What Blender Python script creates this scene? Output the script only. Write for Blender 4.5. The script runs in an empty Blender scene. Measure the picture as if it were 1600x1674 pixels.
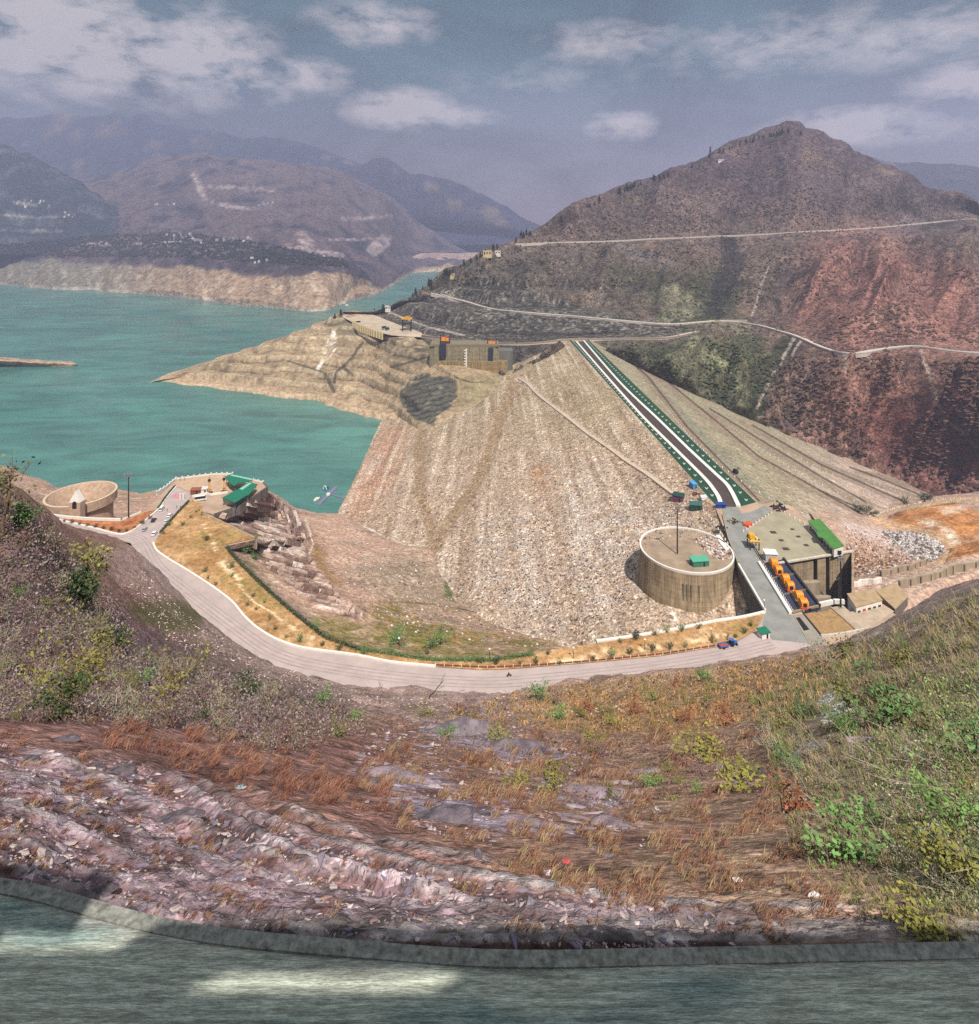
import bpy, bmesh, math, random
import numpy as np
from mathutils import Vector, Matrix
from mathutils.bvhtree import BVHTree

random.seed(7)
RNG = np.random.default_rng(11)
F, CX, HZ = 1000.0, 800.0, 380.0      # focal length, principal point and horizon of the survey photo (pixels)
WATER = -250.0                        # metres below the eye
DECK = -165.0                         # crest, road and terrace level
sc = bpy.context.scene
col = sc.collection

# ------------------------------------------------------------------ points
def P(x, y, Y):
    return np.array([(x - CX) * Y / F, Y, -(y - HZ) * Y / F])

def PZ(x, y, Z=DECK):
    Y = -Z * F / (y - HZ)
    return np.array([(x - CX) * Y / F, Y, Z])

def to_px(p):
    Y = np.maximum(p[..., 1], 0.5)
    return CX + F * p[..., 0] / Y, HZ - F * p[..., 2] / Y

# ------------------------------------------------------------------ noise
_perm = np.random.default_rng(3).permutation(256)
_perm = np.concatenate([_perm, _perm, _perm])
_g = np.random.default_rng(5).normal(size=(256, 3))
_g /= np.linalg.norm(_g, axis=1)[:, None]

def perlin(p):
    p = np.asarray(p, float)
    i = np.floor(p).astype(int)
    f = p - i
    i &= 255
    u = f * f * f * (f * (f * 6 - 15) + 10)
    r = np.zeros(p.shape[:-1])
    for dx in (0, 1):
        for dy in (0, 1):
            for dz in (0, 1):
                h = _perm[_perm[_perm[i[..., 0] + dx] + i[..., 1] + dy] + i[..., 2] + dz]
                d = f - np.array([dx, dy, dz])
                w = (u[..., 0] if dx else 1 - u[..., 0]) * (u[..., 1] if dy else 1 - u[..., 1]) * (u[..., 2] if dz else 1 - u[..., 2])
                r += w * (d * _g[h & 255]).sum(-1)
    return r * 1.5

def fbm(p, octv=4, gain=0.5, lac=2.03):
    p = np.asarray(p, float)
    a, s, n = 1.0, 0.0, 0.0
    for k in range(octv):
        s = s + a * perlin(p + 17.3 * k)
        n += a
        a *= gain
        p = p * lac
    return s / n

def ridged(p, octv=4, gain=0.5):
    p = np.asarray(p, float)
    a, s, n = 1.0, 0.0, 0.0
    for k in range(octv):
        s = s + a * (1 - 2 * np.abs(perlin(p + 31.7 * k)))
        n += a
        a *= gain
        p = p * 2.05
    return s / n

def ss(a, b, x):
    t = np.clip((x - a) / (b - a), 0, 1)
    return t * t * (3 - 2 * t)

# ------------------------------------------------------------------ colour
def lin(c):
    c = np.asarray(c, float) / 255.0
    return np.where(c <= 0.04045, c / 12.92, ((c + 0.055) / 1.055) ** 2.4)

KA = 0.80
def alb(c, k=1.0):
    return np.clip(lin(c) * KA * k, 0.004, 0.85)

def mix(a, b, t):
    t = np.asarray(t)[..., None]
    return a * (1 - t) + b * t

# ------------------------------------------------------------------ masks on the map
def seg_dist(px, py, ax, ay, bx, by):
    dx, dy = bx - ax, by - ay
    L = dx * dx + dy * dy + 1e-9
    t = np.clip(((px - ax) * dx + (py - ay) * dy) / L, 0, 1)
    return np.hypot(px - ax - t * dx, py - ay - t * dy), t

def line_d(px, py, pts):
    d = np.full(px.shape, 1e9)
    for (a, b) in zip(pts[:-1], pts[1:]):
        d = np.minimum(d, seg_dist(px, py, a[0], a[1], b[0], b[1])[0])
    return d

def poly_sd(px, py, poly):
    d = line_d(px, py, list(poly) + [poly[0]])
    ins = np.zeros(px.shape, bool)
    n = len(poly)
    for i in range(n):
        x1, y1 = poly[i]
        x2, y2 = poly[(i + 1) % n]
        if y1 == y2:
            continue
        c = ((y1 > py) != (y2 > py)) & (px < (x2 - x1) * (py - y1) / (y2 - y1) + x1)
        ins ^= c
    return np.where(ins, -d, d)

def poly_m(px, py, poly, soft=6.0):
    return 1 - ss(-soft, soft, poly_sd(px, py, poly))

def line_m(px, py, pts, w):
    return 1 - ss(w * 0.6, w * 1.3, line_d(px, py, pts))

# ------------------------------------------------------------------ grids
def catmull(a, t, tens=0.42):
    n = len(a)
    t = np.clip(t, 0, n - 1 - 1e-9)
    i = np.floor(t).astype(int)
    f = (t - i)[:, None, None] if a.ndim == 3 else (t - i)[:, None]
    g = lambda k: a[np.clip(k, 0, n - 1)]
    p0, p1, p2, p3 = g(i - 1), g(i), g(i + 1), g(i + 2)
    m1, m2 = tens * (p2 - p0), tens * (p3 - p1)
    f2, f3 = f * f, f * f * f
    return (2 * f3 - 3 * f2 + 1) * p1 + (f3 - 2 * f2 + f) * m1 + (-2 * f3 + 3 * f2) * p2 + (f3 - f2) * m2

def loft(ctrl, nu, nv, tens=0.42):
    """ctrl[row][col] -> smooth grid of nv rows by nu columns."""
    a = np.array(ctrl, float)
    g = catmull(a, np.linspace(0, len(a) - 1, nv), tens)
    g = np.swapaxes(g, 0, 1)
    g = catmull(g, np.linspace(0, len(g) - 1, nu), tens)
    return np.swapaxes(g, 0, 1)          # nv, nu, 3

def obj(name, me, mat=None, parent=None):
    o = bpy.data.objects.new(name, me)
    col.objects.link(o)
    if mat is not None:
        me.materials.append(mat)
    if parent is not None:
        o.parent = parent
    return o

def mesh_np(name, v, faces, cols=None, smooth=True):
    v = np.ascontiguousarray(v, np.float32).reshape(-1, 3)
    faces = np.ascontiguousarray(faces, np.int32)
    k = faces.shape[1]
    me = bpy.data.meshes.new(name)
    me.vertices.add(len(v))
    me.vertices.foreach_set('co', v.ravel())
    me.loops.add(faces.size)
    me.loops.foreach_set('vertex_index', faces.ravel())
    me.polygons.add(len(faces))
    me.polygons.foreach_set('loop_start', np.arange(0, faces.size, k, dtype=np.int32))
    me.polygons.foreach_set('loop_total', np.full(len(faces), k, np.int32))
    me.polygons.foreach_set('use_smooth', np.full(len(faces), smooth))
    me.update(calc_edges=True)
    if cols is not None:
        at = me.color_attributes.new('Col', 'FLOAT_COLOR', 'POINT')
        c4 = np.ones((len(v), 4), np.float32)
        c4[:, :3] = np.asarray(cols).reshape(-1, 3)
        at.data.foreach_set('color', c4.ravel())
    return me

def grid_faces(nv, nu):
    i = np.arange(nv * nu).reshape(nv, nu)
    f = np.stack([i[:-1, :-1], i[:-1, 1:], i[1:, 1:], i[1:, :-1]], -1).reshape(-1, 4)
    return f

TERR = []
def terrain(name, g, cols, mat, kind='structure', flip=False, hit=True):
    nv, nu = g.shape[:2]
    f = grid_faces(nv, nu)
    if flip:
        f = f[:, ::-1]
    me = mesh_np(name, g, f, cols)
    o = obj(name, me, mat)
    if kind:
        o['kind'] = kind
    if hit:
        TERR.append((g.reshape(-1, 3), f))
    return o

_bvh = [None, 0]
def bvh():
    if _bvh[0] is None or _bvh[1] != len(TERR):
        vs, fs, n = [], [], 0
        for v, f in TERR:
            vs.append(v)
            fs.append(f + n)
            n += len(v)
        _bvh[0] = BVHTree.FromPolygons(np.concatenate(vs).tolist(), [tuple(q) for f in fs for q in f.tolist()])
        _bvh[1] = len(TERR)
    return _bvh[0]

def at(x, y, far=20000):
    """where the sight line of photo point (x, y) meets the ground"""
    d = Vector(((x - CX) / F, 1, -(y - HZ) / F))
    h = bvh().ray_cast(Vector((0, 0, 0)), d.normalized(), far)
    return h[0]

def drop(x, y, z=600):
    h = bvh().ray_cast(Vector((x, y, z)), Vector((0, 0, -1)), 3000)
    return h[0], h[1]

# ------------------------------------------------------------------ materials
def nodes(name):
    m = bpy.data.materials.new(name)
    m.use_nodes = True
    nt = m.node_tree
    b = nt.nodes['Principled BSDF']
    b.inputs['Specular IOR Level'].default_value = 0.25
    return m, nt, b

def N(nt, t, **kw):
    n = nt.nodes.new(t)
    for k, v in kw.items():
        if k in n.inputs.keys():
            n.inputs[k].default_value = v
        else:
            setattr(n, k, v)
    return n

def ramp(nt, stops, interp='LINEAR'):
    r = nt.nodes.new('ShaderNodeValToRGB')
    r.color_ramp.interpolation = interp
    e = r.color_ramp.elements
    while len(e) > len(stops):
        e.remove(e[-1])
    while len(e) < len(stops):
        e.new(0.5)
    for k, (p, c) in zip(e, stops):
        k.position = p
        k.color = (c, c, c, 1) if np.isscalar(c) else (c[0], c[1], c[2], 1)
    return r

def mul(nt, a, b):
    m = nt.nodes.new('ShaderNodeMix')
    m.data_type = 'RGBA'
    m.blend_type = 'MULTIPLY'
    m.inputs[0].default_value = 1
    nt.links.new(a, m.inputs[6])
    nt.links.new(b, m.inputs[7])
    return m.outputs[2]

def terrain_mat(name, layers, bump=(), rough=0.95, stretch=(1, 1, 1)):
    """layers: (kind, scale, [(pos, value)...]) multiply the ground colour; bump: (scale, strength, distance)"""
    m, nt, b = nodes(name)
    a = N(nt, 'ShaderNodeAttribute', attribute_name='Col')
    tc = nt.nodes.new('ShaderNodeTexCoord')
    mp = nt.nodes.new('ShaderNodeMapping')
    mp.inputs['Scale'].default_value = stretch
    nt.links.new(tc.outputs['Object'], mp.inputs['Vector'])
    c = a.outputs['Color']
    for kind, scale, stops in layers:
        if kind == 'noise':
            n = N(nt, 'ShaderNodeTexNoise', Scale=scale, Detail=5.0, Roughness=0.62)
            out = n.outputs['Fac']
        elif kind == 'cell':
            n = N(nt, 'ShaderNodeTexVoronoi', Scale=scale, Randomness=1.0)
            sep = nt.nodes.new('ShaderNodeSeparateColor')
            nt.links.new(n.outputs['Color'], sep.inputs[0])
            out = sep.outputs[0]
        elif kind == 'edge':
            n = N(nt, 'ShaderNodeTexVoronoi', Scale=scale, feature='DISTANCE_TO_EDGE')
            out = n.outputs['Distance']
        else:
            n = N(nt, 'ShaderNodeTexVoronoi', Scale=scale)
            out = n.outputs['Distance']
        nt.links.new(mp.outputs[0], n.inputs['Vector'])
        r = ramp(nt, stops)
        nt.links.new(out, r.inputs[0])
        c = mul(nt, c, r.outputs[0])
    nt.links.new(c, b.inputs['Base Color'])
    b.inputs['Roughness'].default_value = rough
    b.inputs['Specular IOR Level'].default_value = 0.1
    prev = None
    for kind, scale, strength, dist in bump:
        if kind == 'noise':
            n = N(nt, 'ShaderNodeTexNoise', Scale=scale, Detail=6.0, Roughness=0.65)
            out = n.outputs['Fac']
        else:
            n = N(nt, 'ShaderNodeTexVoronoi', Scale=scale)
            out = n.outputs['Distance']
        nt.links.new(mp.outputs[0], n.inputs['Vector'])
        bn = N(nt, 'ShaderNodeBump', Strength=strength, Distance=dist)
        nt.links.new(out, bn.inputs['Height'])
        if prev:
            nt.links.new(prev, bn.inputs['Normal'])
        prev = bn.outputs[0]
    if prev:
        nt.links.new(prev, b.inputs['Normal'])
    return m

_mc = {}
def paint(name, rgb, rough=0.6, metal=0.0, var=0.18, scale=0.6, k=1.0, streak=False, bump=0.0):
    """an ordinary surface: base colour with mottling and grime of its own"""
    if name in _mc:
        return _mc[name]
    m, nt, b = nodes(name)
    base = alb(rgb, k)
    tc = nt.nodes.new('ShaderNodeTexCoord')
    mp = nt.nodes.new('ShaderNodeMapping')
    mp.inputs['Scale'].default_value = (1, 1, 0.12) if streak else (1, 1, 1)
    nt.links.new(tc.outputs['Object'], mp.inputs[0])
    n = N(nt, 'ShaderNodeTexNoise', Scale=scale, Detail=6.0, Roughness=0.65)
    nt.links.new(mp.outputs[0], n.inputs['Vector'])
    r = ramp(nt, [(0.3, tuple(base * (1 - 1.6 * var))), (0.7, tuple(np.minimum(base * (1 + var), 0.85)))])
    nt.links.new(n.outputs['Fac'], r.inputs[0])
    nt.links.new(r.outputs[0], b.inputs['Base Color'])
    b.inputs['Roughness'].default_value = rough
    b.inputs['Metallic'].default_value = metal
    if bump:
        bn = N(nt, 'ShaderNodeBump', Strength=0.6, Distance=bump)
        nt.links.new(n.outputs['Fac'], bn.inputs['Height'])
        nt.links.new(bn.outputs[0], b.inputs['Normal'])
    _mc[name] = m
    return m

def formwork(name, rgb, dz=2.4, rays=0, dx=4.0, k=1.0):
    """weathered cast concrete: lift joints, panel joints, run-off streaks and a paler tide band"""
    m, nt, b = nodes(name)
    tc = nt.nodes.new('ShaderNodeTexCoord')
    L = nt.links.new
    def mt(op, *a):
        n = nt.nodes.new('ShaderNodeMath'); n.operation = op
        for i, q in enumerate(a):
            if hasattr(q, 'is_output'): L(q, n.inputs[i])
            else: n.inputs[i].default_value = q
        return n.outputs[0]
    sep = nt.nodes.new('ShaderNodeSeparateXYZ')
    L(tc.outputs['Object'], sep.inputs[0])
    base = alb(rgb, k)
    def noise(scale, st, lo, hi, p0=.35, p1=.65):
        mp = nt.nodes.new('ShaderNodeMapping'); mp.inputs['Scale'].default_value = st
        L(tc.outputs['Object'], mp.inputs[0])
        n = N(nt, 'ShaderNodeTexNoise', Scale=scale, Detail=6.0, Roughness=.65)
        L(mp.outputs[0], n.inputs['Vector'])
        r = ramp(nt, [(p0, lo), (p1, hi)])
        L(n.outputs['Fac'], r.inputs[0])
        return r.outputs[0]
    c = mul(nt, noise(.5, (1, 1, .07), tuple(base * .62), tuple(np.minimum(base * 1.2, .8)), .3, .7), noise(.25, (1, 1, 1), (.78, .76, .72), (1.12, 1.12, 1.12)))
    c = mul(nt, c, noise(1.3, (1, 1, .03), (.62, .60, .58), (1, 1, 1), .36, .5))
    c = mul(nt, c, noise(3.0, (1, 1, 1), (.8, .8, .8), (1.1, 1.1, 1.1)))
    fz = mt('FRACT', mt('DIVIDE', sep.outputs[2], dz))
    r = ramp(nt, [(0.0, .6), (.055, .62), (.10, 1.0)])
    L(fz, r.inputs[0]); c = mul(nt, c, r.outputs[0])
    if rays:
        a = mt('MULTIPLY', mt('ARCTAN2', sep.outputs[1], sep.outputs[0]), rays / 6.2832)
    else:
        a = mt('DIVIDE', mt('ADD', sep.outputs[0], mt('MULTIPLY', sep.outputs[1], .35)), dx)
    r = ramp(nt, [(0.0, .68), (.05, .7), (.09, 1.0)])
    L(mt('FRACT', mt('ADD', a, 50.0)), r.inputs[0]); c = mul(nt, c, r.outputs[0])
    L(c, b.inputs['Base Color'])
    b.inputs['Roughness'].default_value = .92
    return m

# ------------------------------------------------------------------ mesh builder
class MB:
    def __init__(s):
        s.v, s.f = [], []

    def add(s, v, f):
        n = len(s.v)
        s.v += [tuple(map(float, p)) for p in v]
        s.f += [tuple(i + n for i in q) for q in f]

    def box(s, c, size, rz=0.0, taper=1.0):
        x, y, z = size[0] / 2, size[1] / 2, size[2]
        ca, sa = math.cos(rz), math.sin(rz)
        v = []
        for k, zz in ((1.0, 0), (taper, z)):
            for (a, b) in ((-x, -y), (x, -y), (x, y), (-x, y)):
                a, b = a * k, b * k
                v.append((c[0] + a * ca - b * sa, c[1] + a * sa + b * ca, c[2] + zz))
        s.add(v, [(3, 2, 1, 0), (4, 5, 6, 7), (0, 1, 5, 4), (1, 2, 6, 5), (2, 3, 7, 6), (3, 0, 4, 7)])
        return s

    def tube(s, pts, r, n=6, r2=None, cap=True):
        pts = [Vector(p) for p in pts]
        m = len(pts)
        vs, fs = [], []
        for i, p in enumerate(pts):
            t = (pts[min(i + 1, m - 1)] - pts[max(i - 1, 0)])
            if t.length < 1e-9:
                t = Vector((0, 0, 1))
            t.normalize()
            a = t.orthogonal().normalized() if abs(t.z) > 0.95 else Vector((0, 0, 1)).cross(t).normalized()
            b = t.cross(a)
            rr = r if r2 is None else r + (r2 - r) * i / max(m - 1, 1)
            for k in range(n):
                w = 2 * math.pi * k / n
                vs.append(p + (a * math.cos(w) + b * math.sin(w)) * rr)
        for i in range(m - 1):
            for k in range(n):
                fs.append((i * n + k, i * n + (k + 1) % n, (i + 1) * n + (k + 1) % n, (i + 1) * n + k))
        if cap:
            fs.append(tuple(range(n))[::-1])
            fs.append(tuple((m - 1) * n + k for k in range(n)))
        s.add(vs, fs)
        return s

    def prism(s, poly, z0, z1):
        n = len(poly)
        a = sum(poly[i][0] * poly[(i + 1) % n][1] - poly[(i + 1) % n][0] * poly[i][1] for i in range(n))
        if a < 0:
            poly = poly[::-1]
        v = [(p[0], p[1], z0) for p in poly] + [(p[0], p[1], z1) for p in poly]
        f = [tuple(range(n))[::-1], tuple(range(n, 2 * n))] + [(i, (i + 1) % n, n + (i + 1) % n, n + i) for i in range(n)]
        s.add(v, f)
        return s

    def lathe(s, prof, c=(0, 0, 0), n=32, a0=0.0, a1=2 * math.pi):
        full = abs(a1 - a0 - 2 * math.pi) < 1e-6
        m = n if full else n + 1
        v, f = [], []
        for k in range(m):
            w = a0 + (a1 - a0) * k / n
            for (r, z) in prof:
                v.append((c[0] + r * math.cos(w), c[1] + r * math.sin(w), c[2] + z))
        L = len(prof)
        for k in range(n):
            for j in range(L - 1):
                p, q = k * L, ((k + 1) % m) * L
                f.append((p + j, q + j, q + j + 1, p + j + 1))
        s.add(v, f)
        return s

    def blob(s, c, r, seed=0, flat=1.0, sub=1, rough=0.25):
        rnd = random.Random(seed)
        t = (1 + 5 ** 0.5) / 2
        bm = bmesh.new()
        bmesh.ops.create_icosphere(bm, subdivisions=sub, radius=1)
        for v in bm.verts:
            k = 1 + rough * (rnd.random() * 2 - 1)
            v.co = Vector((v.co.x * r[0] * k, v.co.y * r[1] * k, v.co.z * r[2] * k))
        vs = [(v.co.x + c[0], v.co.y + c[1], v.co.z + c[2]) for v in bm.verts]
        fs = [tuple(v.index for v in f.verts) for f in bm.faces]
        bm.free()
        s.add(vs, fs)
        return s

    def build(s, name, mat, parent=None, smooth=False, tri=False):
        me = bpy.data.meshes.new(name)
        me.from_pydata(s.v, [], s.f)
        if tri:
            bm = bmesh.new()
            bm.from_mesh(me)
            bmesh.ops.triangulate(bm, faces=[f for f in bm.faces if len(f.verts) > 4])
            bm.to_mesh(me)
            bm.free()
        if smooth:
            me.polygons.foreach_set('use_smooth', [True] * len(me.polygons))
        me.update()
        return obj(name, me, mat, parent)

def tag(o, label=None, cat=None, group=None, kind=None):
    if label: o['label'] = label
    if cat: o['category'] = cat
    if group: o['group'] = group
    if kind: o['kind'] = kind
    return o

def empty(name, loc, rz=0.0, label=None, cat=None, group=None):
    o = bpy.data.objects.new(name, None)
    col.objects.link(o)
    o.location = [float(q) for q in loc]
    o.rotation_euler = (0, 0, rz)
    o.empty_display_size = 0.5
    return tag(o, label, cat, group)

KIDS = {}
def copy_tree(o, loc=None, rz=None, label=None, group=None, scale=None):
    c = o.copy()
    col.objects.link(c)
    if loc is not None: c.location = [float(q) for q in loc]
    if rz is not None: c.rotation_euler = (0, 0, rz)
    if scale is not None: c.scale = (scale,) * 3 if np.isscalar(scale) else scale
    if label: c['label'] = label
    if group: c['group'] = group
    for ch in list(o.children):
        d = ch.copy()
        col.objects.link(d)
        d.parent = c
        for g in list(ch.children):
            e = g.copy()
            col.objects.link(e)
            e.parent = d
    return c

def resample(pts, step):
    pts = np.array(pts, float)
    L = np.concatenate([[0], np.cumsum(np.linalg.norm(np.diff(pts, axis=0), axis=1))])
    n = max(int(L[-1] / step), 1)
    t = np.linspace(0, L[-1], n + 1)
    return np.stack([np.interp(t, L, pts[:, k]) for k in range(pts.shape[1])], 1)

def smooth_line(pts, n=8):
    a = np.array(pts, float)
    return catmull(a, np.linspace(0, len(a) - 1, (len(a) - 1) * n + 1), 0.45)

def ribbon(line, w, dz=0.0, thick=None):
    """flat band of width w along a 3-D line"""
    p = np.array(line, float)
    t = np.gradient(p[:, :2], axis=0)
    t /= np.linalg.norm(t, axis=1)[:, None] + 1e-9
    nrm = np.stack([-t[:, 1], t[:, 0]], 1)
    w = np.broadcast_to(np.asarray(w, float), (len(p),))
    l, r = p.copy(), p.copy()
    l[:, :2] += nrm * w[:, None] / 2
    r[:, :2] -= nrm * w[:, None] / 2
    l[:, 2] += dz
    r[:, 2] += dz
    return l, r

def band(mb, l, r):
    v = np.concatenate([l, r])
    n = len(l)
    mb.add(v, [(i, n + i, n + i + 1, i + 1) for i in range(n - 1)])

def wall(mb, line, w, h, below=0.3):
    """upright wall following a 3-D line"""
    l, r = ribbon(line, w)
    n = len(l)
    v = []
    for q, dz in ((l, -below), (r, -below), (r, h), (l, h)):
        q = q.copy()
        q[:, 2] += dz
        v.append(q)
    v = np.concatenate(v)
    f = []
    for i in range(n - 1):
        for a, b in ((0, 1), (1, 2), (2, 3), (3, 0)):
            f.append((a * n + i, b * n + i, b * n + i + 1, a * n + i + 1))
    f += [(0, 3 * n, 2 * n, n), (n - 1, 2 * n - 1, 3 * n - 1, 4 * n - 1)]
    mb.add(v, f)

def on_deck(pts, Z=DECK):
    return [PZ(x, y, Z) for x, y in pts]
# =================================================================== CAMERA, LIGHT, SKY
cam = bpy.data.cameras.new('camera')
cam.sensor_fit = 'VERTICAL'
cam.sensor_height = 36.0
cam.sensor_width = 36.0
cam.lens = 36.0 * F / 1674.0
cam.shift_y = (HZ - 837.0) / 1674.0
cam.clip_start = 0.2
cam.clip_end = 60000
camo = bpy.data.objects.new('camera', cam)
col.objects.link(camo)
camo.location = (0, 0, 0)
camo.rotation_euler = (math.radians(90), 0, 0)
sc.camera = camo

SUN_EL = math.radians(54)
SUN_DIR = Vector((0.34, -0.94, 0)).normalized()      # towards the sun, on the ground plan
sun = bpy.data.lights.new('sun', 'SUN')
sun.energy = 4.7
sun.angle = math.radians(0.45)
sun.color = (1.0, 0.93, 0.86)
so = bpy.data.objects.new('sun', sun)
col.objects.link(so)
sd = Vector((SUN_DIR.x * math.cos(SUN_EL), SUN_DIR.y * math.cos(SUN_EL), math.sin(SUN_EL)))
so.rotation_euler = sd.to_track_quat('Z', 'Y').to_euler()
so.location = (0, -50, 400)

w = bpy.data.worlds.new('World')
sc.world = w
w.use_nodes = True
nt = w.node_tree
bg = nt.nodes['Background']
sky = nt.nodes.new('ShaderNodeTexSky')
sky.sky_type = 'NISHITA'
sky.sun_disc = False
sky.sun_elevation = SUN_EL
sky.sun_rotation = math.atan2(SUN_DIR.x, SUN_DIR.y)
sky.altitude = 900
sky.air_density = 1.2
sky.dust_density = 2.0
sky.ozone_density = 1.0
tc = nt.nodes.new('ShaderNodeTexCoord')
L = nt.links.new

def wmath(op, a, b=None):
    n = nt.nodes.new('ShaderNodeMath')
    n.operation = op
    for i, q in enumerate((a, b)):
        if q is None: continue
        if hasattr(q, 'is_output'): L(q, n.inputs[i])
        else: n.inputs[i].default_value = q
    return n.outputs[0]

def wmix(fac, a, b, mode='MIX'):
    n = nt.nodes.new('ShaderNodeMix')
    n.data_type = 'RGBA'
    n.blend_type = mode
    for i, q in ((0, fac), (6, a), (7, b)):
        if hasattr(q, 'is_output'): L(q, n.inputs[i])
        elif i == 0: n.inputs[0].default_value = q
        else: n.inputs[i].default_value = (*q, 1)
    return n.outputs[2]

sep = nt.nodes.new('ShaderNodeSeparateXYZ')
L(tc.outputs['Generated'], sep.inputs[0])
# the cloud layer seen from below: flatten the sky direction on to a slab so that cloud bands lie over the hills
elev = wmath('MAXIMUM', sep.outputs[2], 0.0)
mp = nt.nodes.new('ShaderNodeMapping')
mp.inputs['Scale'].default_value = (1.0, 1.0, 2.2)
L(tc.outputs['Generated'], mp.inputs[0])
n1 = N(nt, 'ShaderNodeTexNoise', Scale=3.4, Detail=9.0, Roughness=0.58, Distortion=0.5)
L(mp.outputs[0], n1.inputs['Vector'])
n2 = N(nt, 'ShaderNodeTexNoise', Scale=15.0, Detail=10.0, Roughness=0.62, Distortion=0.15)
L(mp.outputs[0], n2.inputs['Vector'])

def sdir(x, y):
    return Vector(((x - CX) / F, 1, (HZ - y) / F)).normalized()

# banks of cloud: (direction, half-width, half-height, brightness)
PUFF = [(120, 70, .18, .075, 1.1), (250, 110, .12, .05, .7), (1500, 60, .16, .04, .6), (60, 100, .09, .03, .8), (345, 95, .10, .075, 0.9), (385, 140, .10, .03, .7), (505, 125, .07, .03, .8), (610, 40, .10, .035, .7),
        (655, 180, .085, .034, 1.15), (730, 190, .09, .02, .7), (1015, 205, .055, .025, 0.9), (990, 70, .12, .035, .55), (1290, 70, .20, .05, .5), (1390, 205, .11, .026, 1.15),
        (1580, 140, .07, .03, 1.0), (200, 150, .2, .04, .35), (900, 130, .3, .05, .22), (1310, 205, .04, .02, .8), (1480, 215, .14, .02, .6)]
tot = None
for (x, y, a, h, k) in PUFF:
    d = sdir(x, y)
    vm = nt.nodes.new('ShaderNodeVectorMath')
    vm.operation = 'SUBTRACT'
    L(tc.outputs['Generated'], vm.inputs[0])
    vm.inputs[1].default_value = d
    vs = nt.nodes.new('ShaderNodeVectorMath')
    vs.operation = 'MULTIPLY'
    L(vm.outputs[0], vs.inputs[0])
    vs.inputs[1].default_value = (1 / a, 1 / a, 1 / h)
    vl = nt.nodes.new('ShaderNodeVectorMath')
    vl.operation = 'LENGTH'
    L(vs.outputs[0], vl.inputs[0])
    q = wmath('MULTIPLY', wmath('MAXIMUM', wmath('SUBTRACT', 1.35, vl.outputs['Value']), 0.0), k)
    tot = q if tot is None else wmath('MAXIMUM', tot, q)
cl = wmath('MULTIPLY', tot, wmath('ADD', wmath('MULTIPLY', n2.outputs['Fac'], 3.3), -.98))
crm = ramp(nt, [(0.12, 0.0), (0.36, 0.48), (0.72, 1.0)])
L(cl, crm.inputs[0])
veil = ramp(nt, [(0.36, 0.0), (0.62, 0.55), (0.8, 0.8)])
L(n1.outputs['Fac'], veil.inputs[0])
er = ramp(nt, [(0.0, 0.0), (0.08, 0.2), (0.24, 1.0)])
L(elev, er.inputs[0])
# hazy air near the skyline is mauve, higher up a deep teal blue shows between the clouds
up = wmix(er.outputs[0], (3.0, 2.0, 2.65), (0.03, 0.86, 1.02))
skyc = wmix(0.86, sky.outputs[0], up)
sk2 = wmix(wmath('MULTIPLY', veil.outputs[0], 0.45), skyc, (1.75, 1.85, 2.2))
dk = ramp(nt, [(0.38, 0.42), (0.6, 1.15)])
L(n1.outputs['Fac'], dk.inputs[0])
sk3 = wmix(0.8, sk2, dk.outputs[0], 'MULTIPLY')
ov = ramp(nt, [(.40, 0.0), (.62, 1.0)])
L(elev, ov.inputs[0])
sk3 = wmix(wmath('MULTIPLY', ov.outputs[0], .85), sk3, (6.5, 7.0, 7.4))      # sky above the view brightened for fill light
sk4 = wmix(wmath('MULTIPLY', crm.outputs[0], 0.78), sk3, (6.8, 6.0, 5.9))
L(sk4, bg.inputs['Color'])
bg.inputs['Strength'].default_value = 0.075
sc.view_settings.view_transform = 'Standard'
sc.view_settings.look = 'None'
sc.view_settings.exposure = 0.58
sc.view_settings.gamma = 1.0
sc.cycles.use_denoising = False
sc.cycles.max_bounces = 5
sc.cycles.diffuse_bounces = 2
sc.cycles.glossy_bounces = 2
sc.cycles.transmission_bounces = 2
sc.cycles.transparent_max_bounces = 6
sc.cycles.volume_bounces = 0
sc.cycles.use_adaptive_sampling = True
sc.cycles.adaptive_threshold = 0.02

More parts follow.
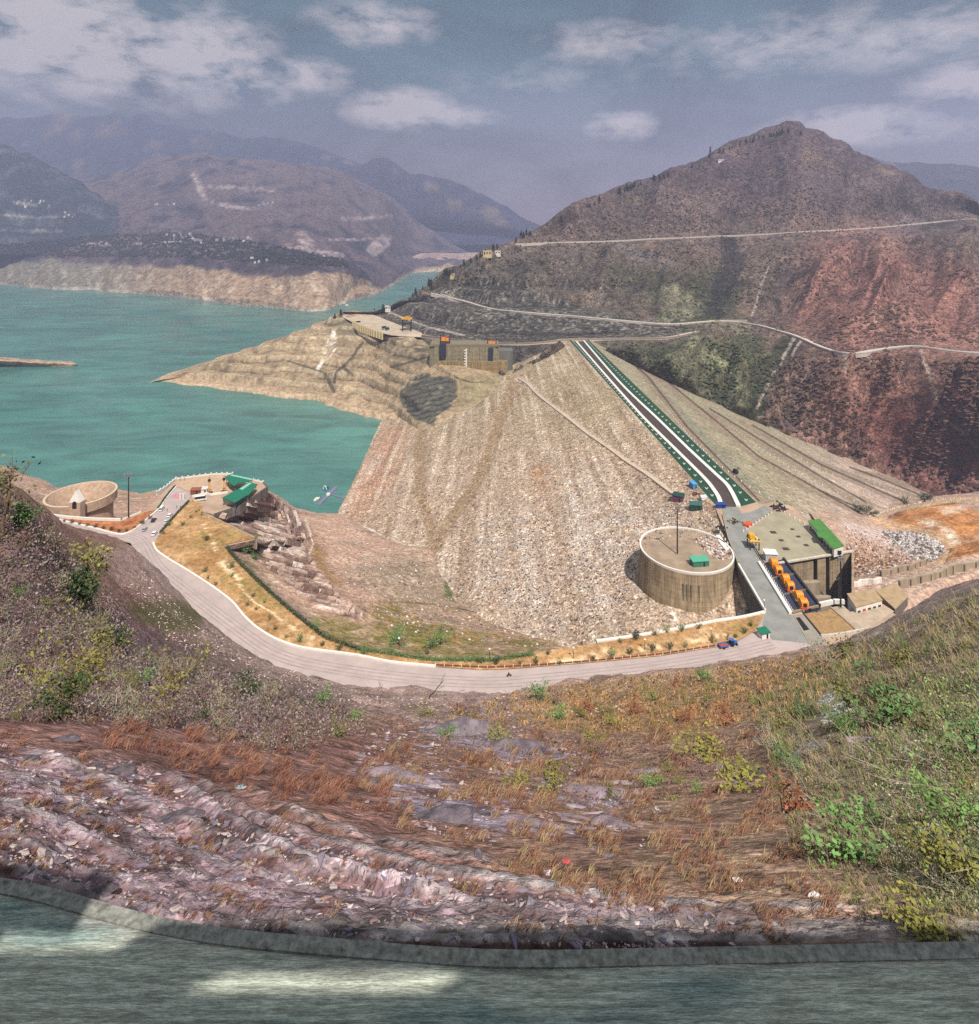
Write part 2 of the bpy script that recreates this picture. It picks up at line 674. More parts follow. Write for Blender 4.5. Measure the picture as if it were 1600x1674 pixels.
# =================================================================== WATER
def make_water():
    m, nt, b = nodes('reservoir_water')
    tc = nt.nodes.new('ShaderNodeTexCoord')
    n = N(nt, 'ShaderNodeTexNoise', Scale=0.004, Detail=4.0)
    nt.links.new(tc.outputs['Object'], n.inputs['Vector'])
    r = ramp(nt, [(0.3, tuple(alb((62, 116, 106), .9))), (0.7, tuple(alb((88, 142, 128), .9)))])
    nt.links.new(n.outputs['Fac'], r.inputs[0])
    nt.links.new(r.outputs[0], b.inputs['Base Color'])
    b.inputs['Roughness'].default_value = 0.22
    b.inputs['Specular IOR Level'].default_value = 0.4
    st = nt.nodes.new('ShaderNodeMapping'); st.inputs['Scale'].default_value = (.010, .028, .01)
    nt.links.new(tc.outputs['Object'], st.inputs[0])
    sn = N(nt, 'ShaderNodeTexNoise', Scale=1.0, Detail=6.0, Roughness=.65, Distortion=.6)
    nt.links.new(st.outputs[0], sn.inputs['Vector'])
    sr = ramp(nt, [(.35, .66), (.65, 1.22)])
    nt.links.new(sn.outputs['Fac'], sr.inputs[0])
    nt.links.new(mul(nt, r.outputs[0], sr.outputs[0]), b.inputs['Base Color'])
    wp = N(nt, 'ShaderNodeTexNoise', Scale=0.010, Detail=3.0, Distortion=1.2)
    nt.links.new(tc.outputs['Object'], wp.inputs['Vector'])
    wr = ramp(nt, [(.35, .14), (.65, .42)])
    nt.links.new(wp.outputs['Fac'], wr.inputs[0])
    nt.links.new(wr.outputs[0], b.inputs['Roughness'])
    mp = nt.nodes.new('ShaderNodeMapping')
    mp.inputs['Scale'].default_value = (0.10, 0.22, 0.2)
    nt.links.new(tc.outputs['Object'], mp.inputs[0])
    n2 = N(nt, 'ShaderNodeTexNoise', Scale=1.0, Detail=5.0, Roughness=0.7)
    nt.links.new(mp.outputs[0], n2.inputs['Vector'])
    bn = N(nt, 'ShaderNodeBump', Strength=0.30, Distance=1.8)
    nt.links.new(n2.outputs['Fac'], bn.inputs['Height'])
    nt.links.new(bn.outputs[0], b.inputs['Normal'])
    mb = MB()
    mb.add([(-9000, 300, WATER), (60, 300, WATER), (60, 1300, WATER), (500, 9000, WATER), (-9000, 9000, WATER)], [(0, 1, 2, 3, 4)])
    o = mb.build('reservoir_water', m)
    tag(o, kind='structure')
make_water()

# =================================================================== FAR RANGES
VEG = terrain_mat('far_forest', [('noise', 0.010, [(0.3, 0.66), (0.7, 1.25)]), ('noise', 0.05, [(0.35, 0.55), (0.6, 1.2)])], [('noise', 0.03, 0.9, 14.0)])
VEGM = terrain_mat('hill_scrub', [('noise', 0.012, [(0.3, 0.75), (0.7, 1.2)]), ('noise', 0.075, [(0.36, 0.42), (0.62, 1.3)]), ('noise', 0.30, [(0.38, 0.5), (0.6, 1.25)])],
                   [('noise', 0.05, 0.9, 9.0), ('noise', 0.28, 0.8, 2.4)])

def rows(xs, *data):
    """xs: photo columns; each row: list of (y, Y) or (y, None, Z)"""
    out = []
    for r in data:
        line = []
        for x, q in zip(xs, r):
            if len(q) == 3 and q[1] is None:
                line.append(PZ(x, q[0], q[2]))
            elif len(q) == 3:
                line.append(P(q[0], q[1], q[2]))
            else:
                line.append(P(x, q[0], q[1]))
        out.append(line)
    return out

def hill(name, ctrl, nu, nv, amp, scale, colf, mat, seed=0, hold=0.12, tens=0.42, gul=1.0, wl=None, hit=True):
    g = loft(ctrl, nu, nv, tens)
    v = np.linspace(0, 1, nv)[:, None]
    env = ss(0, hold, v) * (0.35 + 0.65 * ss(0, 0.12, 1 - v))
    q = g.copy()
    q[..., 2] *= 0.6
    px0, py0 = to_px(g)
    gv = ridged(np.stack([px0 * .022 + .5 * fbm(q * scale * .6 + seed, 2), v * 1.6 + 0 * px0, 0 * px0 + seed], -1), 4) if gul > 1 else 0
    d = ridged(q * scale + seed, 5, 0.55) * min(gul, 1) + gv * (gul - 1) * 1.3 + fbm(q * scale * 0.45 + seed + 9, 3) * 0.8
    g[..., 2] += d * amp * env
    px, py = to_px(g)
    return terrain(name, g, colf(px, py, g), mat, hit=hit)

def ctl(pairs, xs):
    p = np.array(pairs, float)
    return np.interp(xs, p[:, 0], p[:, 1])

# farthest range, left: hazy blue
xs = np.array([-700, -350, -150, 0, 60, 95, 125, 165, 190, 212, 232, 262, 340, 375, 430, 480, 520, 555, 600, 700, 860, 1000])
top = ctl([(-700, 260), (-350, 215), (-150, 205), (0, 200), (60, 197), (95, 194), (125, 201), (165, 198), (190, 189), (212, 202), (232, 194), (262, 213), (340, 223), (375, 233), (430, 239),
           (480, 242), (520, 252), (555, 264), (600, 282), (700, 330), (860, 392), (1000, 420)], xs)
ctrl = [[P(x, 400, 5200) for x in xs], [P(x, y * .5 + 195, 5600) for x, y in zip(xs, top)], [P(x, y, 6000) for x, y in zip(xs, top)], [P(x, y + 80, 6400) for x, y in zip(xs, top)]]
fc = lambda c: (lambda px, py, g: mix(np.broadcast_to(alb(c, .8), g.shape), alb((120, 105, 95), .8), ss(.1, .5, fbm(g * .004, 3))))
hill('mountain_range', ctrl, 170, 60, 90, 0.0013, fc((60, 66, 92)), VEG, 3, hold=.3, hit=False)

# second range with the knob
xs = np.array([250, 420, 540, 590, 612, 628, 645, 670, 700, 735, 770, 800, 830, 860, 900, 960, 1100])
top = ctl([(250, 330), (420, 300), (540, 285), (590, 276), (612, 267), (628, 265), (645, 273), (670, 290), (700, 292), (735, 301), (770, 316), (800, 330), (830, 346), (860, 365), (900, 385), (960, 400), (1100, 420)], xs)
ctrl = [[PZ(x, 425, WATER) for x in xs], [P(x, y * .45 + 225, 5300) for x, y in zip(xs, top)], [P(x, y, 5600) for x, y in zip(xs, top)], [P(x, y + 60, 6100) for x, y in zip(xs, top)]]
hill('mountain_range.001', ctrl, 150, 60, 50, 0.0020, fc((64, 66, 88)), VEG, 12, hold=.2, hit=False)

# low far shore at the end of the channel
xs = np.array([560, 600, 640, 680, 720, 752, 780, 850])
ctrl = [[PZ(x, y, WATER - 3) for x, y in zip(xs, (443, 442, 442, 442, 441, 440, 440, 440))], [PZ(x, y, WATER + 70) for x, y in zip(xs, (424, 420, 419, 419, 420, 420, 420, 420))],
        [PZ(x, 414, WATER + 90) for x in xs]]
hill('far_shore', ctrl, 60, 14, 10, 0.006, lambda px, py, g: np.broadcast_to(alb((176, 150, 138)), g.shape).copy(), VEG, 5, hit=False)

# middle mountain over the left bank (front face and its bare drawdown band)
xs = np.array([-900, -400, -120, 0, 75, 150, 210, 262, 320, 380, 450, 500, 540, 575, 625, 675, 725, 770])
r0 = ctl([(-900, 455), (-400, 458), (-120, 460), (0, 464), (75, 471), (150, 474), (210, 478), (262, 482), (320, 488), (380, 496), (450, 502), (500, 507), (540, 504), (575, 490), (625, 476), (675, 446), (725, 443), (770, 440)], xs)
r1 = ctl([(-900, 420), (-120, 422), (0, 424), (75, 428), (150, 430), (210, 432), (262, 434), (320, 438), (380, 447), (450, 452), (500, 450), (540, 448), (575, 452), (625, 470), (675, 440), (725, 436), (770, 434)], xs)
r2 = ctl([(-900, 400), (0, 392), (150, 394), (262, 396), (380, 404), (450, 412), (500, 418), (540, 424), (575, 432), (625, 434), (675, 425), (725, 424), (770, 426)], xs)
r3 = ctl([(-900, 370), (0, 352), (150, 350), (262, 345), (380, 345), (500, 362), (575, 385), (625, 400), (675, 410), (725, 416), (770, 423)], xs)
r4 = ctl([(-900, 330), (-400, 320), (-120, 315), (0, 312), (75, 310), (150, 300), (210, 282), (262, 262), (320, 257), (380, 267), (450, 272), (500, 272), (540, 281), (575, 295), (625, 322), (675, 355), (725, 390), (770, 421)], xs)
dW = [PZ(x, y, WATER - 2) for x, y in zip(xs, r0)]
Yw = np.array([q[1] for q in dW])
k1 = np.where(xs < 560, 1.10, 1.03)
ctrl = [[P(x, y + 12, Yy * .97) for x, y, Yy in zip(xs, r0, Yw)], dW, [P(x, y, Yy * k) for x, y, Yy, k in zip(xs, r1, Yw, k1)], [P(x, y, Yy * 1.10 + 350) for x, y, Yy in zip(xs, r2, Yw)],
        [P(x, y, Yy * .8 + 1600) for x, y, Yy in zip(xs, r3, Yw)], [P(x, y, Yy * .5 + 3600) for x, y, Yy in zip(xs, r4, Yw)], [P(x, y + 60, Yy * .5 + 4400) for x, y, Yy in zip(xs, r4, Yw)]]

def col_bank(px, py, g):
    gl = ridged(np.stack([px * .020 + .4 * fbm(g * .003, 2), py * .006, 0 * px], -1), 4)
    n = fbm(g * .006, 4)
    n2 = fbm(g * .02 + 40, 3)
    c = mix(np.broadcast_to(alb((78, 74, 88), .8), g.shape), alb((116, 100, 104), .8), ss(-.05, .4, n + .5 * gl))
    c = mix(c, alb((46, 50, 58), .8), ss(.0, .35, -n - .4 * gl) * .9)
    # bare slides, terraced fields and hill tracks
    for pts, wd in (([(318, 285), (325, 300), (335, 325)], 5), ([(345, 332), (380, 338), (415, 342)], 3), ([(560, 358), (620, 355), (640, 352)], 3), ([(605, 408), (628, 390), (632, 398), (612, 412)], 7),
                    ([(490, 385), (505, 398)], 9), ([(340, 305), (450, 310)], 2.2), ([(540, 392), (640, 390)], 2.2), ([(80, 395), (200, 400), (330, 392)], 2.5), ([(0, 378), (130, 382)], 2), ([(470, 402), (560, 418)], 4)):
        c = mix(c, alb((178, 160, 158), .95), line_m(px + 5 * n2, py + 3 * n, pts, wd) * np.clip(.55 + 1.6 * n2, 0, 1))
    hgt = g[..., 2] - WATER
    line = np.interp(px, xs, r1) + 5 * n2 + 5 * n + 13 * fbm(np.stack([px * .028, 0 * px, 0 * px + 3], -1), 3)
    bare = ss(-3, 3, py - line)
    bc = mix(np.broadcast_to(alb((172, 146, 120), .95), g.shape), alb((122, 124, 110), .9), ss(330, 120, px + 40 * n) * .8)
    sv = perlin(np.stack([px * .11, hgt * .010, 0 * px], -1))
    bc = mix(bc, alb((206, 190, 168)), ss(.05, .5, n2 + .6 * sv) * .4)
    bc = mix(bc, alb((128, 106, 86)), ss(.05, .5, -.7 * sv + .6 * n2) * .5)
    bc = mix(bc, alb((196, 186, 170)), ss(14, 4, hgt) * .6)
    c = mix(c, bc, bare)
    dark = ss(16, 2, np.abs(py - (line - 12))) * (1 - bare) * ss(620, 520, px)
    c = mix(c, alb((50, 46, 48), .8), dark * np.clip(.45 + n2, 0, 1))
    return c
SHORE = terrain_mat('far_bank', [('noise', 0.012, [(0.3, 0.8), (0.7, 1.15)]), ('noise', 0.06, [(0.36, 0.55), (0.62, 1.22)])], [('noise', 0.02, 0.8, 14.0), ('noise', .08, .6, 4.)])
hill('left_bank_mountain', ctrl, 320, 190, 34, 0.0036, col_bank, SHORE, 21, hold=.06, gul=1.5)

# nearer mountain at the far left
xs = np.array([-900, -500, -200, 0, 30, 75, 110, 150, 180, 230, 300, 380])
top = ctl([(-900, 180), (-500, 200), (-200, 225), (0, 247), (30, 257), (75, 275), (110, 296), (150, 322), (180, 345), (230, 366), (300, 384), (380, 400)], xs)
ctrl = [[P(x, 416, 3080) for x in xs], [P(x, y * .42 + 228, 3350) for x, y in zip(xs, top)], [P(x, y, 3700) for x, y in zip(xs, top)], [P(x, y + 40, 4100) for x, y in zip(xs, top)]]
def col_left(px, py, g):
    n = fbm(g * .007 + 70, 4)
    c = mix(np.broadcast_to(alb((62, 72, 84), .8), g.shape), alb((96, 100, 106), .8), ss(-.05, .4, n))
    for pts, wd in (([(20, 330), (80, 338)], 2.5), ([(0, 352), (60, 356), (120, 352)], 2.5), ([(0, 376), (100, 378)], 2)):
        c = mix(c, alb((165, 160, 158)), line_m(px, py + 4 * n, pts, wd) * np.clip(.4 + 2 * n, 0, 1))
    return c
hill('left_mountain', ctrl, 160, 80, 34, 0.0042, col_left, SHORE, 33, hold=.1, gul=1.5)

# range behind the right shoulder
xs = np.array([1250, 1350, 1410, 1450, 1500, 1560, 1600, 1700, 1900, 2300])
top = (275, 262, 259, 266, 269, 272, 277, 284, 300, 320)
ctrl = [[P(x, 400, 3300) for x in xs], [P(x, y * .5 + 190, 3900) for x, y in zip(xs, top)], [P(x, y, 4500) for x, y in zip(xs, top)], [P(x, y + 40, 5000) for x, y in zip(xs, top)]]
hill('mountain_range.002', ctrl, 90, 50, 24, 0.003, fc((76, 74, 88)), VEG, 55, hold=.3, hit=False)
# =================================================================== RIGHT-BANK MOUNTAIN
cx = [None] * 17
sil = [(560, 513, 1230), (612, 511, 1225), (665, 488, 1250), (735, 445, 1330), (800, 412, 1420), (900, 365, 1540), (1015, 312, 1660), (1125, 275, 1760), (1215, 232, 1850), (1298, 212, 1900), (1410, 260, 1850), (1525, 312, 1750),
       (1600, 337, 1680), (1700, 380, 1600), (1900, 450, 1400), (2300, 520, 1300)]
upr = [(565, 515, 1215), (614, 514, 1200), (672, 497, 1215), (745, 457, 1290), (815, 426, 1370), (900, 397, 1450), (1015, 394, 1480), (1125, 388, 1500), (1200, 386, 1500), (1290, 381, 1500), (1400, 376, 1540), (1520, 363, 1640),
       (1600, 358, 1640), (1700, 400, 1560), (1900, 465, 1370), (2300, 540, 1250)]
spr = [(568, 517, 1205), (616, 516, 1190), (676, 504, 1190), (750, 470, 1255), (820, 448, 1310), (900, 430, 1370), (1015, 425, 1390), (1120, 425, 1390), (1205, 422, 1390), (1290, 412, 1370), (1405, 384, 1440), (1500, 402, 1300),
       (1600, 438, 1180), (1700, 478, 1080), (1900, 540, 950), (2300, 600, 900)]
mid = [(572, 519, 1195), (620, 518, 1180), (682, 511, 1165), (755, 485, 1225), (820, 468, 1250), (900, 462, 1270), (1015, 462, 1270), (1120, 468, 1250), (1210, 472, 1240), (1295, 460, 1200), (1410, 455, 1160), (1500, 465, 1090),
       (1600, 485, 1010), (1700, 520, 960), (1900, 570, 850), (2300, 640, 800)]
lwr = [(575, 521, 1185), (625, 521, 1165), (690, 521, 1130), (755, 505, 1120), (815, 507, 1090), (900, 515, 1055), (1000, 523, 1015), (1105, 531, 1008), (1230, 531, 1000), (1310, 553, 910), (1390, 580, 825), (1495, 566, 815),
       (1600, 579, 775), (1720, 590, 740), (1900, 620, 690), (2300, 690, 640)]
cst = [(578, 524, 1170), (632, 532, 1105), (695, 551, 1010), (760, 559, 962), (815, 559, 940), (880, 559, 930), (945, 556, 945), (1080, 556, 935), (1220, 578, 870), (1310, 600, 820), (1390, 622, 775), (1495, 625, 745),
       (1600, 640, 710), (1720, 655, 680), (1900, 680, 640), (2300, 760, 580)]
con = [(580, 530, 1150), (638, 545, 1085), (700, 575, 985), (765, 600, 930), (830, 612, 870), (890, 592, 905), (948, 564, 940), (1045, 598, 860), (1180, 668, 800), (1245, 694, 790), (1330, 742, 782), (1430, 772, 775),
       (1520, 802, 765), (1610, 818, 755), (1900, 850, 700), (2300, 900, 600)]
blo = [(x, y + 22, Y - 25) for x, y, Y in con]
bck = [(x, y + 45, Y + 500) for x, y, Y in sil]
ctrl = [[P(*q) for q in r] for r in (blo, con, cst, lwr, mid, spr, upr, sil, bck)]
MTN = terrain_mat('mountain_scrub', [('noise', 0.010, [(0.3, 0.78), (0.7, 1.18)]), ('noise', 0.085, [(0.38, 0.55), (0.62, 1.25)]), ('noise', 0.32, [(0.40, 0.42), (0.58, 1.3)])],
                  [('noise', 0.045, 0.8, 8.0), ('noise', 0.25, 0.9, 2.2)])
g = loft(ctrl, 520, 400, .40)
v = np.linspace(0, 1, 400)[:, None]
px, py = to_px(g)
q = g.copy(); q[..., 2] *= 0.55
env = ss(0, .06, v) * (0.25 + .75 * ss(.0, .15, 1 - v)) * ss(620, 760, px)
CRD = [(640, 541), (690, 549), (760, 557), (815, 562), (865, 562), (900, 558.5), (925, 555.5), (1000, 554.5), (1095, 553.5), (1130, 545), (1150, 540)]
LRD = [(700, 479), (760, 493), (800, 506), (845, 510), (890, 514), (930, 516.5), (965, 520), (1030, 526), (1090, 531), (1130, 529), (1150, 526), (1190, 525), (1230, 530), (1255, 536), (1280, 544), (1310, 552), (1328, 562), (1345, 571), (1380, 579), (1400, 579), (1440, 571), (1495, 565), (1530, 571), (1560, 575), (1620, 579), (1720, 583)]
URD = [(832, 400), (865, 399), (900, 397), (1000, 395), (1060, 391), (1120, 389), (1180, 386), (1250, 384), (1310, 379), (1370, 377), (1410, 374), (1445, 372), (1480, 368), (1520, 364), (1560, 360), (1610, 358)]
rdm = np.ones(px.shape)
for r_ in (CRD, LRD, URD):
    rdm = np.minimum(rdm, .03 + .97 * ss(11, 44, line_d(px, py, r_)))
env = env * rdm * (1 - .35 * ss(.72, .9, v))
GUL = ridged(np.stack([px * .0105 + .55 * fbm(q * .004, 3) + py * .004, v * 1.7 + 0 * px, 0 * px + 2.7], -1), 5, .55)
d = ridged(q * .0060 + 4, 5, .55) * 13 + fbm(q * .0028, 3) * 14 + fbm(q * .03, 3) * 3.2 + (GUL - .15) * 48
g[..., 1] -= (GUL - .15) * 36 * env * (0.3 + .7 * ss(16, 60, np.abs(py - 545)))
g[..., 2] += d * env * (0.35 + .65 * ss(16, 50, np.abs(py - 545)))
# gullies (negative) and spurs (positive) that cross the face
for pts, wd, am in (([(1190, 392), (1195, 430), (1180, 470), (1165, 515)], 26, -26), ([(1290, 565), (1255, 610), (1238, 660)], 24, -24), ([(1215, 545), (1222, 600), (1220, 650)], 18, -16), ([(1160, 570), (1190, 610), (1215, 655)], 18, 14),
                    ([(1420, 385), (1420, 440), (1450, 500), (1480, 560)], 34, 22), ([(1440, 400), (1500, 460), (1560, 540)], 30, -14), ([(1330, 420), (1290, 480), (1240, 530)], 28, -15), ([(1310, 390), (1340, 470), (1380, 560)], 30, 16),
                    ([(1550, 590), (1535, 640), (1560, 690), (1600, 730)], 20, -12), ([(1100, 470), (1075, 500)], 22, 9), ([(940, 430), (930, 470), (905, 500)], 22, -10), ([(1000, 440), (990, 490)], 24, 9), ([(1400, 640), (1450, 740)], 30, 10),
                    ([(1310, 620), (1330, 700)], 30, 10), ([(870, 420), (850, 480)], 22, 8)):
    dd = line_d(px + 5 * fbm(g * .01, 2), py, pts)
    g[..., 2] += am * rdm * np.exp(-(dd / wd) ** 2)
# benches blasted into the left abutment (dark rock faces one above the other)
bn = ss(640, 690, px) * ss(1090, 960, px) * ss(455, 480, py) * ss(562, 552, py)
step = 26.0
zz = (g[..., 2] + 400 + 5 * fbm(g * .01, 2)) / step
fr = zz - np.floor(zz)
g[..., 2] += bn * step * (ss(.45, 1.0, fr) - fr) * .8
px, py = to_px(g)

def col_mtn(px, py, g):
    n = fbm(g * .008, 4)
    n2 = fbm(g * .03 + 20, 3)
    n3 = fbm(g * .09 + 50, 2)
    c = np.broadcast_to(alb((120, 104, 94), .9), g.shape).copy()
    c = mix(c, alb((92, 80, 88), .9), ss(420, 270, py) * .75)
    c = mix(c, alb((104, 98, 88), .9), ss(1120, 950, px) * ss(380, 440, py) * .9)
    c = mix(c, alb((146, 112, 102), .95), poly_m(px + 30 * n, py + 20 * n, [(1330, 385), (1440, 385), (1600, 450), (1620, 580), (1400, 585), (1300, 540), (1300, 450)], 50))
    c = mix(c, alb((150, 120, 108), .95), ss(570, 640, py) * ss(1230, 1330, px))
    c = mix(c, alb((146, 104, 96), .9), poly_m(px, py, [(1380, 680), (1500, 660), (1640, 700), (1640, 830), (1500, 800), (1400, 750)], 40) * .8)
    c = mix(c, alb((150, 128, 108), .95), ss(.12, .5, n) * .6)
    c = mix(c, alb((70, 78, 58), .85), poly_m(px + 40 * n, py + 25 * n2, [(1010, 440), (1190, 440), (1215, 520), (1140, 525), (1050, 500)], 30) * .75)
    c = mix(c, alb((92, 98, 72), .9), poly_m(px + 20 * n, py + 15 * n2, [(1000, 560), (1100, 560), (1150, 545), (1225, 545), (1270, 590), (1230, 690), (1160, 660), (1050, 600)], 18) * .75)
    c = mix(c, alb((132, 134, 104)), line_m(px + 10 * n2, py, [(1140, 560), (1195, 610), (1220, 655)], 13) * np.clip(.5 + 2 * n2, 0, 1) * .8)
    c = mix(c, alb((66, 76, 52), .8), line_m(px + 12 * n2, py, [(1290, 560), (1250, 610), (1236, 665)], 16) * .8)
    c = mix(c, alb((52, 50, 54), .75), line_m(px + 14 * n2, py, [(1190, 395), (1195, 430), (1180, 470), (1165, 515)], 15) * .75)
    c = mix(c, alb((60, 52, 56), .8), ss(.12, .45, -n) * .65)
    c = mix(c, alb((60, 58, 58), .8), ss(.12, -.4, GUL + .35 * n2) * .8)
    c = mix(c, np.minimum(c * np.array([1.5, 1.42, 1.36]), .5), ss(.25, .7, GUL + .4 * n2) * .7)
    # bare scars below the upper road and above the abutment
    for poly, cc, k in (([(1000, 398), (1010, 396), (1105, 428), (1095, 440), (1050, 430)], (128, 124, 122), .8), ([(1080, 470), (1108, 465), (1150, 500), (1130, 528), (1075, 528), (1085, 500)], (150, 146, 118), .9), ([(965, 452), (980, 455), (1000, 515), (975, 520), (960, 490)], (150, 134, 120), .75),
                        ([(905, 400), (935, 425), (930, 462), (915, 470), (900, 440)], (132, 114, 108), .7), ([(860, 448), (890, 445), (905, 470), (900, 500), (870, 480)], (142, 126, 112), .7), ([(1290, 320), (1325, 335), (1315, 345)], (160, 130, 120), .6),
                        ([(1448, 378), (1475, 345), (1490, 352), (1500, 372), (1520, 392), (1500, 395)], (140, 120, 122), .6), ([(1135, 528), (1225, 522), (1232, 545), (1180, 540)], (146, 138, 116), .8), ([(1370, 372), (1400, 374), (1380, 394)], (176, 138, 122), .7)):
        c = mix(c, alb(cc), poly_m(px + 8 * n2, py + 6 * n3, poly, 6) * k * np.clip(.75 + n2, 0, 1))
    # dark benched rock cut with pale vertical seepage
    cut = poly_m(px + 6 * n2, py + 4 * n2, [(630, 520), (700, 480), (790, 450), (870, 470), (950, 500), (1020, 520), (1130, 535), (1140, 552), (930, 556), (760, 558), (690, 548)], 8)
    st = perlin(np.stack([g[..., 0] * .16, g[..., 2] * .012, g[..., 1] * .16], -1))
    rk = mix(np.broadcast_to(alb((98, 94, 88), .9), g.shape), alb((172, 166, 150)), ss(.05, .5, st + .4 * n2) * .75)
    rk = mix(rk, alb((44, 42, 44), .8), ss(.1, .5, -st + .5 * n) * .6)
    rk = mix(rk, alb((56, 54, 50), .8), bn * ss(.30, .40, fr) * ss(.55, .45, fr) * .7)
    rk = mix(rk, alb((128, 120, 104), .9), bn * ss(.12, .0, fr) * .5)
    c = mix(c, rk, cut * .85)
    c = np.minimum(c * .88, .7)
    c = mix(c, c * np.array([1.14, 1.0, .97]), poly_m(px + 30 * n, py + 20 * n, [(1330, 385), (1440, 385), (1640, 450), (1640, 800), (1500, 780), (1400, 700), (1300, 540)], 60) * .8)
    # tracks worn down the slope
    for pts, wd in (([(1300, 548), (1285, 575), (1262, 615), (1245, 650), (1236, 668)], 2.6), ([(1505, 572), (1515, 600), (1530, 650), (1545, 690), (1570, 705), (1600, 735)], 2.4), ([(1385, 582), (1382, 605)], 2.4), ([(1418, 580), (1430, 600)], 3), ([(1256, 435), (1240, 480), (1230, 515)], 1.8),
                    ([(1310, 553), (1295, 580)], 2.), ([(600, 506), (640, 512), (700, 535), (760, 548)], 1.6), ([(690, 478), (740, 487), (800, 505)], 2.0)):
        c = mix(c, alb((186, 172, 158)), line_m(px + 4 * n2, py, pts, wd) * .8)
    return c
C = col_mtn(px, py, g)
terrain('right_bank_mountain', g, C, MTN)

# =================================================================== ROCKFILL DAM
SU, SD = 3.15, 2.5
X0 = lambda Y: 136 - (Y - 386) * .026
X1 = lambda Y: 163.5 - (Y - 370) * .0196
def plane_up(x, y):
    t = np.full(np.shape(y), .5)
    for _ in range(20):
        t = (165 + (X0(t * 1000)) / SU) / ((y - HZ) + (x - CX) / SU)
    return t * 1000

dam = empty('rockfill_dam', (0, 650, -250), 0, 'long pale rockfill dam embankment with a straight road along its crest', 'dam')
def dam_child(o):
    o.parent = dam
    o.matrix_parent_inverse = Matrix.Translation((0, -650, 250))

nY, nX = 520, 330
Yv = np.linspace(235, 1010, nY)
Xv = np.linspace(0, 1, nX)
g = np.zeros((nY, nX, 3))
g[..., 1] = Yv[:, None]
xt = X0(Yv)[:, None]
g[..., 0] = -175 + (xt + 175) * Xv[None, :]
g[..., 2] = DECK - (xt - g[..., 0]) / SU
px, py = to_px(g)
lift = fbm(np.stack([g[..., 0] * .13, g[..., 1] * .004, 0 * g[..., 0]], -1), 4, .6)      # placement lanes run along the dam
rough = fbm(g * .22, 3)
g[..., 2] += (rough * .8 + lift * .9) * ss(0, 6, xt - g[..., 0])
T1 = [(842, 622), (832, 645), (812, 700), (790, 765), (765, 810), (742, 838), (722, 872), (714, 892)]
T2 = [(690, 702), (684, 740), (684, 790), (694, 830), (704, 868), (714, 890)]
T3 = [(845, 618), (858, 622), (880, 646), (905, 665), (935, 688), (960, 708), (1000, 735), (1022, 752), (1060, 776), (1108, 812)]
g[..., 2] -= 12 * np.exp(-((g[..., 0] - 112) / 24) ** 2 - ((g[..., 1] - 280) / 20) ** 2)
t1, t2, t3 = line_m(px, py, T1, 10), line_m(px, py, T2, 9), line_m(px, py, T3, 5.0)
g[..., 2] -= (t1 + t2) * .8
def col_dam(px, py, g):
    n = fbm(g * .02, 3)
    n2 = fbm(g * .09 + 9, 3)
    c = np.broadcast_to(alb((192, 168, 144)), g.shape).copy()
    c = mix(c, alb((172, 154, 122)), ss(780, 640, py) * .75)
    c = mix(c, alb((196, 152, 124)), poly_m(px, py, [(630, 700), (665, 700), (640, 790), (590, 850), (545, 840)], 20) * .8)
    c = mix(c, alb((222, 202, 180)), ss(-.02, .36, lift + .4 * n + .25 * n2) * .7)
    c = mix(c, alb((150, 124, 98)), ss(.02, .4, -lift + .4 * n2 + .3 * n) * .62)
    c = mix(c, alb((176, 124, 78)), poly_m(px + 10 * n2, py, [(860, 760), (900, 760), (940, 1000), (900, 990)], 18) * np.clip(.3 + 2 * n2, 0, 1) * .7)
    c = mix(c, alb((206, 194, 182)), poly_m(px + 14 * n, py + 10 * n2, [(740, 960), (800, 850), (980, 780), (1060, 800), (1200, 900), (1080, 900), (1040, 980), (1010, 1010), (920, 1045), (860, 1030)], 50) * np.clip(.45 + 1.3 * n2 + .6 * lift, 0, 1) * .7)
    tk = np.maximum(t1, t2)
    c = mix(c, alb((168, 142, 112)), tk * .92)
    c = mix(c, alb((198, 178, 156)), t3)
    c = mix(c, alb((110, 92, 78)), line_m(px, py - 5, T3, 1.8) * .6 * np.clip(.5 + 2 * n2, 0, 1))
    return c
ROCKF = terrain_mat('rockfill', [('noise', .05, [(.3, .86), (.7, 1.12)]), ('cell', .62, [(0.0, .38), (.14, .8), (.78, 1.0), (.92, 1.3), (1., 1.75)]), ('noise', .9, [(.36, .6), (.5, 1.0), (.64, 1.3)]), ('cell', 1.5, [(0, .6), (.3, .95), (.88, 1.08), (1, 1.5)])],
                    [('noise', .7, .9, 1.3), ('cells', .8, .5, .6)])
o = terrain('upstream_face', g, col_dam(px, py, g), ROCKF, kind=None)
dam_child(o)

# downstream face with its berm roads
Yv = np.linspace(372, 985, 420)
g = np.zeros((420, 420, 3))
g[..., 1] = Yv[:, None]
xa = X1(Yv)[:, None]
g[..., 0] = xa + (820 - xa) * (np.linspace(0, 1, 420)[None, :] ** 1.35)
g[..., 2] = DECK - (g[..., 0] - xa) / SD
px, py = to_px(g)
BERM = [([(1045, 600), (1075, 640), (1125, 706), (1200, 784), (1250, 822)], 7), ([(1060, 606), (1120, 655), (1180, 703), (1240, 752), (1311, 791), (1400, 838)], 5), ([(1150, 672), (1240, 722), (1337, 781), (1405, 826), (1425, 828), (1410, 815)], 5),
        ([(1210, 690), (1280, 730), (1343, 765), (1420, 797), (1474, 822)], 4), ([(1290, 735), (1350, 762), (1400, 780), (1460, 801), (1513, 818)], 4), ([(1400, 772), (1440, 778), (1500, 800), (1560, 815)], 4)]
